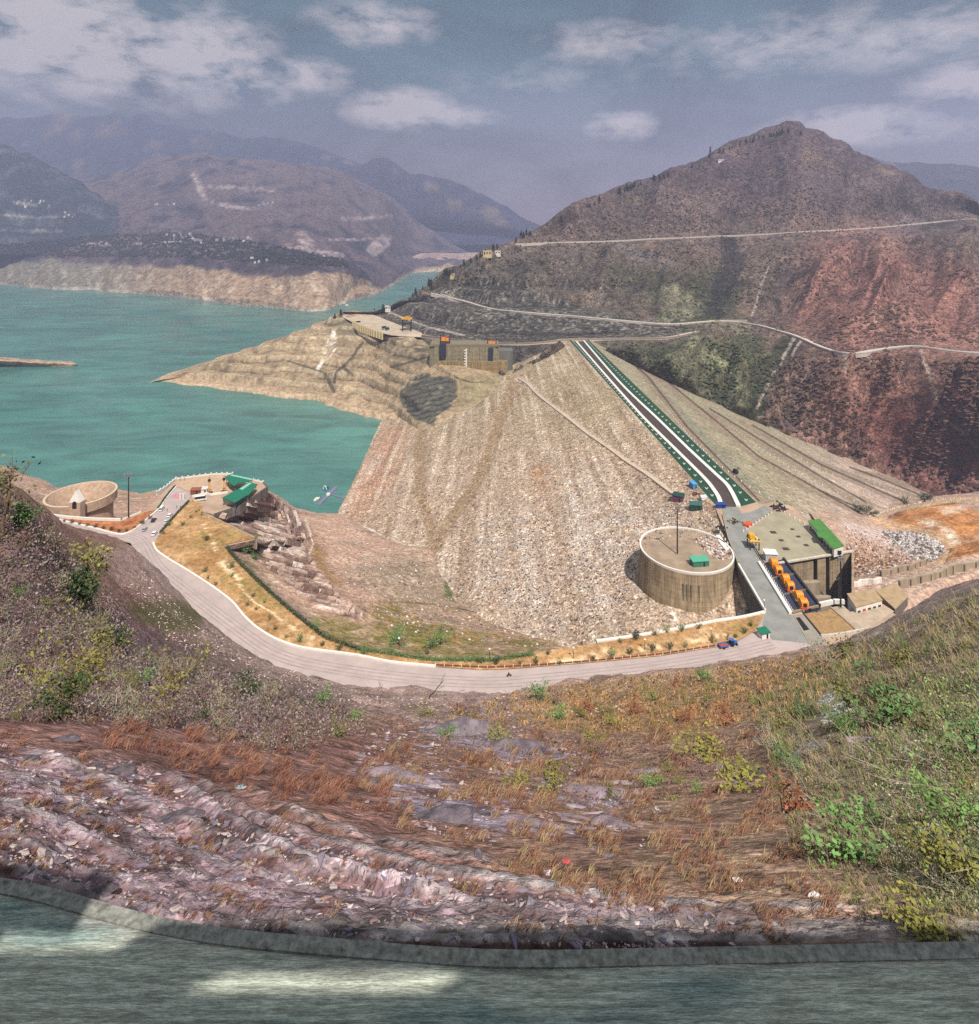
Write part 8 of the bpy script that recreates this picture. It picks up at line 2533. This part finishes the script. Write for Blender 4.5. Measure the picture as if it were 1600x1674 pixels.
# the road at our feet and the bank behind us
ROADF = terrain_mat('near_asphalt', [('noise', 3., [(.3, .85), (.7, 1.12)]), ('noise', 34.0, [(.40, .66), (.60, 1.15)]), ('noise', 160., [(.38, .62), (.62, 1.25)]), ('noise', 420., [(.38, .7), (.62, 1.2)])], [('noise', 30., .6, .012), ('noise', 120., .5, .004)], rough=.85, stretch=(.07, 1.0, 1.0))
nx, ny = 420, 150
gx = np.linspace(-1, 1, nx); gx = np.sign(gx) * np.abs(gx) ** 1.9 * 60
edge = np.interp(gx, [-60, -30, -3.8, -2.2, 0, 3.4, 30, 60], [5.6, 5.2, 4.72, 4.36, 4.20, 4.26, 4.8, 5.2])
xf = np.linspace(-8, 8, 1601); ef = np.convolve(np.pad(np.interp(xf, gx, edge), 60, 'edge'), np.ones(121) / 121, 'valid'); k_ = np.abs(gx) < 7
edge[k_] = np.interp(gx[k_], xf, ef)
gv = np.concatenate([np.linspace(0, .8, 40), np.linspace(.805, 1, ny - 40)])
g = np.zeros((ny, nx, 3)); g[..., 0] = gx[None]; g[..., 1] = -25 + gv[:, None] * (edge[None] + .04 + 25)
dE = edge[None] - g[..., 1] + .10 * fbm(g * 1.4, 3)
g[..., 2] = -5.0 - .02 * np.clip(g[..., 1], -5, 5) * 0 + .02 * fbm(g * .8, 3)
g[..., 2] += .02 * ss(.20, .10, dE) - .10 * ss(.05, -.1, dE)
def col_road(px, py, g):
    n = fbm(np.stack([g[..., 0] * .5, g[..., 1] * 3.0, 0 * px], -1), 4)
    c = np.broadcast_to(alb((176, 182, 166), 1.0), g.shape).copy()
    c = mix(c, alb((112, 136, 134)), ss(-.05, .35, n) * .8)
    c = mix(c, alb((150, 146, 138)), ss(.16, .08, dE) * .7)
    c = mix(c, alb((110, 92, 86)), ss(.05, .0, dE) * .9)
    return c
px, py = to_px(np.maximum(g, [-1e9, .4, -1e9]))
terrain('near_road', g, col_road(px, py, g), ROADF, hit=False)
ke = [np.array([x_, e_ - .02, -5.02]) for x_, e_ in zip(gx, edge) if abs(x_) < 40]
mb = MB(); l, r = ribbon(ke, .10); wall(mb, ke, .10, .05, .2)
tag(mb.build('road_kerb', paint('kerb_concrete', (132, 132, 124), .95, var=.4, scale=22)), 'low grey concrete kerb between the near road and the gravel slope', 'kerb')
mb = MB(); mb.add([(-90, -60, -5.1), (90, -60, -5.1), (90, -20, -5.05), (-90, -20, -5.05)], [(0, 1, 2, 3)]); tag(mb.build('roadside_ground', SOIL), kind='structure')
# unseen panels added behind the viewpoint to shade the asphalt, with two gaps
t = empty('road_shade_panels', (0, -3, -5.05), 0, 'added unseen shade panels on posts with two gaps behind the viewpoint', 'canopy')
for x0, x1, ya, yb, sk in ((-14, 14, .9, 1.52, 0), (-14, -.29, 1.52, 1.69, .5), (1.61, 14, 1.52, 1.69, .4), (-14, 14, 1.69, 1.75, 0), (-14, -1.5, 1.75, 1.93, .0), (-.62, 14, 1.75, 1.93, .25), (-14, -1.0, 1.93, 2.35, 0)):
    mb = MB(); mb.prism([(x0, ya), (x1, ya), (x1 + (sk if x1 < 13 else 0), yb), (x0 + (sk if x0 > -13 else 0), yb)], 8.0, 8.12); mb.build('shade_panel', STEEL, t)
for x in (-13, -7, 0, 7, 13):
    for y in (1.2,):
        mb = MB(); mb.tube([(x, y, 0), (x, y, 8.0)], .12, 8); mb.build('post', STEEL, t)
# =================================================================== AIR
def make_haze():
    m = bpy.data.materials.new('haze')
    m.use_nodes = True
    nt = m.node_tree
    nt.nodes.remove(nt.nodes['Principled BSDF'])
    pv = nt.nodes.new('ShaderNodeVolumePrincipled')
    pv.inputs['Color'].default_value = (0.60, 0.66, 0.94, 1)
    pv.inputs['Density'].default_value = 0.00013
    pv.inputs['Anisotropy'].default_value = 0.1
    nt.links.new(pv.outputs[0], nt.nodes['Material Output'].inputs['Volume'])
    mb = MB()
    mb.box((0, 3200, -320), (11000, 6640, 1640))
    o = mb.build('haze', m)
    tag(o, kind='stuff')
make_haze()
